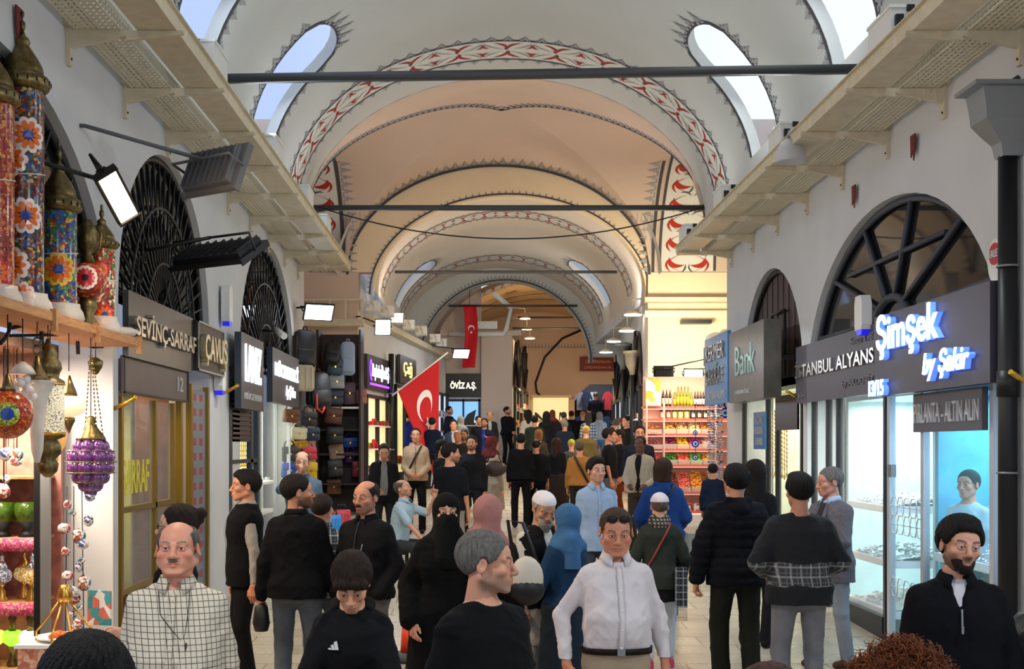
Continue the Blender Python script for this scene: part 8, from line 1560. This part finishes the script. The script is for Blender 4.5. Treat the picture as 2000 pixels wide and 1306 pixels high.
# middle distance
person('bald man in blue grey denim shirt raising a hand to his mouth', 590, 880, 172, 6, hp=4, skin='#c29a84', hair=('fringe', '#4a4038'), shaved=2, stubble=.5, w=1.08, arms={-1: ((-.05, -.17, 1.50), (-.9, -.3, -.8))}, hands={-1: 'grip'}, hdir={-1: (.4, -.1, .7)}, dress=D('#566a7e', '#2a2e34', t=.018, hem=.84, coll=True, btn='#8a94a0'))
q = person('man in open black jacket and grey shirt looking at the phone in his hand', 750, 864, 126, 5, hp=24, skin='#b07c62', hair=('crop', '#2a221e'), stubble=.4, belly=.03, arms={-1: ((-.12, -.28, 1.02),)}, hands={-1: 'hold'}, dress=D('#141418', '#202024', t=.034, hem=.82, open_=.07, under='#77726e', kind='jacket'))
w = wpt(q, (-.10, -.36, 1.02)); tag(MB().box((w.x - .05, w.y - .04, w.z - .006), (w.x + .05, w.y + .04, w.z + .006)).build('mobile_phone', m_black), 'small phone held by the man in open black jacket', 'phone')
person('tall young man in beige hooded jacket with a black crossbody strap', 812, 835, 109, 0, skin='#b88468', hair=('crop', '#2a1e18'), arms={1: ((.10, -.2, 1.0),), -1: ((-.08, -.2, 1.0),)}, dress=D('#a48a70', '#141416', t=.028, hem=.88, hood=True, kind='jacket', zipc='#5a4a3c', extra=lambda q, m: q['strap'](m_black, 'crossbody_strap', 1, .036, .025)))
q = person('seated man in pale polo shirt raising his forefinger, facing right', 775, 938, 150, 66, h=1.70, sit=.38, pose='sitting', lean=.22, hp=-14, skin='#b98a72', hair=('fringe', '#5a524c'), shaved=2, stubble=.4, brow='#2a221e', arms={1: ((.12, -.44, 1.52), (.3, .3, -1)), -1: ((-.20, -.46, 1.0), (-.4, .6, -.6))}, hands={1: 'point'}, hdir={1: (0, -.15, 1)}, thumb={1: (-.3, .8, 0)}, dress=D('#9db0bc', '#34383a', sleeve=.45, t=.016, hem=.93, coll=True, kind='polo_shirt', shoe='#16161a'))
L = q['root'].location; t = T('stool', 'low dark stool under the seated man in pale polo shirt', 'stool', (L.x, L.y, L.z)); mb = MB(); mb.box((L.x - .2, L.y - .18, L.z + .36), (L.x + .16, L.y + .2, L.z + .43)); mb.build('seat', m_black, t)
for a in (-.17, .13):
    for b in (-.15, .17): mb = MB(); mb.tube([(L.x + a, L.y + b, L.z), (L.x + a, L.y + b, L.z + .36)], .016, 6); mb.build('leg', m_iron, t)
NX = 0
def row(lab, x, top, p, yaw, col, bot='#22242a', hair=('short', '#1a1512'), sk=SKM, **k):
    d = {a: k.pop(a) for a in list(k) if a in ('t', 'hem', 'sleeve', 'under', 'open_', 'coll', 'hood', 'kind', 'skirt', 'flare', 'extra', 'zipc', 'puff', 'shoe')}; d.setdefault('t', .028)
    person(lab, x, top, p, yaw, skin=sk, hair=hair, dress=D(col, bot, **d), **k)
row('man in black T-shirt and beige trousers seen from behind with dark styled hair', 880, 866, 148, 160, '#121419', '#8f8374', ('quiff', '#1a1411'), stubble=.6, hy=-55, sleeve=.45, t=.018, w=1.1, kind='t_shirt')
row('bearded man in dark jacket behind the man in black T-shirt', 921, 850, 118, -5, '#1c1b1e', stubble=.8, w=1.05, kind='jacket')
q = row('woman in maroon headscarf and long beige coat with a brown shoulder bag', 962, 852, 113, 125, '#8f8070', hair=None, hijab=('#5a2422', .12), fem=1, hem=.5, flare=.10, kind='coat')
w = at(966, 915, 116); t = T('shoulder_bag', 'brown leather shoulder bag on the long beige coat', 'bag', tuple(w)); mb = MB(); mb.ball(tuple(w), .2, 14, sc=(1, .35, .7)); mb.build('body', mat('brown_leather', '#3a2a24', .4), t); mb = MB(); mb.tube([tuple(w + Vector((-.14, 0, .05))), tuple(w + Vector((-.02, 0, .42))), tuple(w + Vector((.14, 0, .05)))], .014, 6); mb.build('strap', MATS['brown_leather'], t)
row('man in black jacket seen from behind, left one of the walking pair', 1017, 846, 105, 178, '#0f0f12', '#101013', w=1.05, t=.034, kind='jacket')
row('balding man in black seen from behind, right one of the walking pair', 1047, 857, 104, 176, '#131316', '#101013', ('fringe', '#2a2420'), shaved=2, w=1.14, sleeve=.7, t=.03, kind='jacket')
row('woman with long brown hair and dark patterned skirt seen from behind', 1088, 855, 100, 150, '#17171a', hair=('long', '#3a2018'), fem=1, skirt='#2e2622', sk=SKL)
row('man in tan orange jacket seen from behind carrying a dark strap bag', 1132, 862, 108, 178, '#a06c34', '#2a2622', ('crop', '#5a5048'), w=1.12, t=.034, kind='jacket', extra=lambda q, m: q['strap'](m_black, 'crossbody_strap', 1, .045, .04))
row('person in bright green knit cap among the walking crowd', 1116, 858, 92, 178, '#4a4640', hair=None, cap=('beanie', '#9aa024'), w=.95)
row('person in olive brown coat with patterned hair seen from behind', 1144, 831, 86, 180, '#4c4228', hair=('bun', '#b09050'), fem=1, w=1.15, t=.04, hem=.7, kind='coat')
row('person in white and blue plaid coat with a pink checked sleeve', 1149, 806, 66, 178, check_mat('pale_plaid', '#b8bcc0', '#3a4a60', .09, .3), hair=('long', '#4a4038'), fem=1, w=1.1)
row('grey haired person in light grey hooded top far in the crowd', 1171, 804, 64, 175, '#9aa4ae', '#5a708a', ('bob', '#8a8478'), hood=True)
row('man in black T-shirt in profile facing right near the spice stall', 1191, 836, 106, 78, '#151417', '#6a7078', ('quiff', '#2a1c14'), sleeve=.42, t=.018, hy=6, kind='t_shirt')
row('man in brown trousers talking to the man in black T-shirt', 1207, 838, 100, -70, '#1c1c20', '#6a3420', hy=-5)
row('man in black jacket with white shoulder stripes smiling beside the spice stall', 1249, 830, 114, 0, '#1a1e2c', stubble=.3, w=1.08, zipc='#e8e8e8', kind='track_jacket')
row('dark skinned man in open beige hooded shirt with his hand at his waist', 1250, 851, 124, -22, '#a89c8c', '#3a3228', ('crop', '#120e0c'), sk=SKB, arms={1: ((.17, -.2, 1.02),), -1: ((-.12, -.24, 1.02),)}, open_=.05, under='#1c1a1c', kind='shirt')
row('man in bright blue shirt in front of the cold lit far right windows', 1205, 817, 78, 150, '#3f6296', ('#2a2c30'), ('crop', '#5a4a40'))
row('dark haired man behind the bright blue shirt near the far right windows', 1223, 812, 80, -60, '#1c1c22')
row('older man in navy jacket with grey hair seen from behind', 1103, 820, 76, 180, '#1e2638', hair=('crop', '#8f8b86'), w=1.15, t=.034)
row('black haired man in dark green jacket seen from behind', 1044, 811, 75, 178, '#26302a', w=1.15, t=.034, kind='jacket')
row('person with brown hair below the dark green jacket in the crowd', 1052, 838, 88, 178, '#2e2620', hair=('bob', '#6a4426'), fem=1)
row('woman in pale cream jacket with black cap at the far left of the crowd', 1032, 800, 66, 178, '#b4aa9c', hair=('long', '#14100e'), fem=1, cap=('cap', '#17171a'))
row('person with long black hair and black coat in the middle of the crowd', 1067, 803, 68, 180, '#15151a', hair=('long', '#100e0e'), fem=1, w=1.1)
row('person in reddish headscarf far away in the crowd', 1079, 800, 60, 178, '#5a2422', hair=None, hijab=('#8a4a3c', 0), fem=1)
row('man in green cap and dark coat with a diagonal strap in the crowd', 1101, 804, 66, 180, '#1c2028', hair=('crop', '#3a4038'), extra=lambda q, m: q['strap'](cloth('#8a8478'), 'crossbody_strap', 1, .04, .03))
row('woman with dark red hair tied up far in the crowd', 1116, 802, 60, 180, '#1a1416', hair=('bun', '#4a1c1c'), fem=1)
row('person in orange knit cap and black coat far in the crowd', 1138, 803, 62, 180, '#141416', hair=None, cap=('beanie', '#a86a34'))
row('man in black cap and dark clothes farthest in the crowd', 1151, 793, 54, 180, '#1c1a1e', hair=('crop', '#1a1512'), cap=('cap', '#17171c'))
row('small person with pink headscarf far in the crowd', 1080, 806, 56, 180, '#6a4a44', hair=None, hijab=('#a07068', 0), fem=1)
row('tall bearded man in long black coat standing against the far pier', 991, 794, 61, 40, '#14151c', '#14141a', hy=20, stubble=.8, w=1.15, t=.034, kind='coat', arms={1: ((.08, -.24, 1.0),), -1: ((-.06, -.24, 1.0),)})
row('bald man with glasses in dark suit and pale shirt by the ÖVİZ window', 957, 803, 66, 0, '#22242a', hair=('fringe', '#5a5a5a'), open_=.05, under='#a0a0a4', kind='suit_jacket')
row('bearded man in dark jacket over bright blue shirt with a raised hand', 946, 816, 76, -12, '#1c2030', hair=('short', '#3a2c20'), stubble=.8, open_=.05, under='#2a3ca0', arms={1: ((.16, -.25, 1.25), (.8, .5, -.5))}, kind='jacket')
row('young man with short black hair in blue grey jacket below the flag', 886, 819, 82, 0, '#2c3444', under='#a09c98', open_=.05, kind='jacket')
row('red faced balding man to the right of the flag tip', 894, 839, 96, -15, '#2a2422', hair=('fringe', '#6a5a50'), sk='#b0704e', shaved=2)
row('bearded man beside the red faced man right of the flag tip', 906, 838, 92, -10, '#241f1e', stubble=.8, sk='#a06c50')
row('dark haired man with beard in profile left of the ÖVİZ window', 878, 793, 62, 60, '#1a1c2c', stubble=.7)
row('person in grey white headwear in front of the blue lit window', 900, 812, 72, 180, '#6a6c6c', hair=None, hijab=('#9a9a94', .1), fem=1)
row('person in bright blue hooded jacket by the cold lit windows', 801, 802, 74, 120, '#2238a8', hair=('short', '#2a1c18'), hood=True, kind='hooded_jacket')
row('dark haired person in a navy coat near the flag pole', 822, 808, 72, 150, '#16182a', hair=('long', '#14100e'), fem=1)
row('person in dark navy jacket hidden under the tip of the flag', 845, 815, 78, 160, '#141a30')
row('man in dark coat and black hair left of the bearded man in blue shirt', 935, 812, 70, 20, '#17171c')
row('bearded man in dark green T-shirt at the left below the flag', 866, 858, 125, 60, '#1c1e20', '#2a2622', stubble=.8, hy=20, arms={-1: ((-.1, -.3, 1.1),)})
row('person in dark clothes between the black jacket and the puffer at the blue sign', 1392, 905, 128, 170, '#1a2238', w=.95)
row('dark clothed shopkeeper standing inside the cyan lit shop', 1890, 918, 222, -50, '#a8c4d0', '#1c2028', w=.98, t=.018, kind='shirt')
row('person in dark jacket on the stairs in the far doorway', 1163, 765, 44.4, 180, '#1c2030', hair=('crop', '#6a6a6a'), w=1.2)
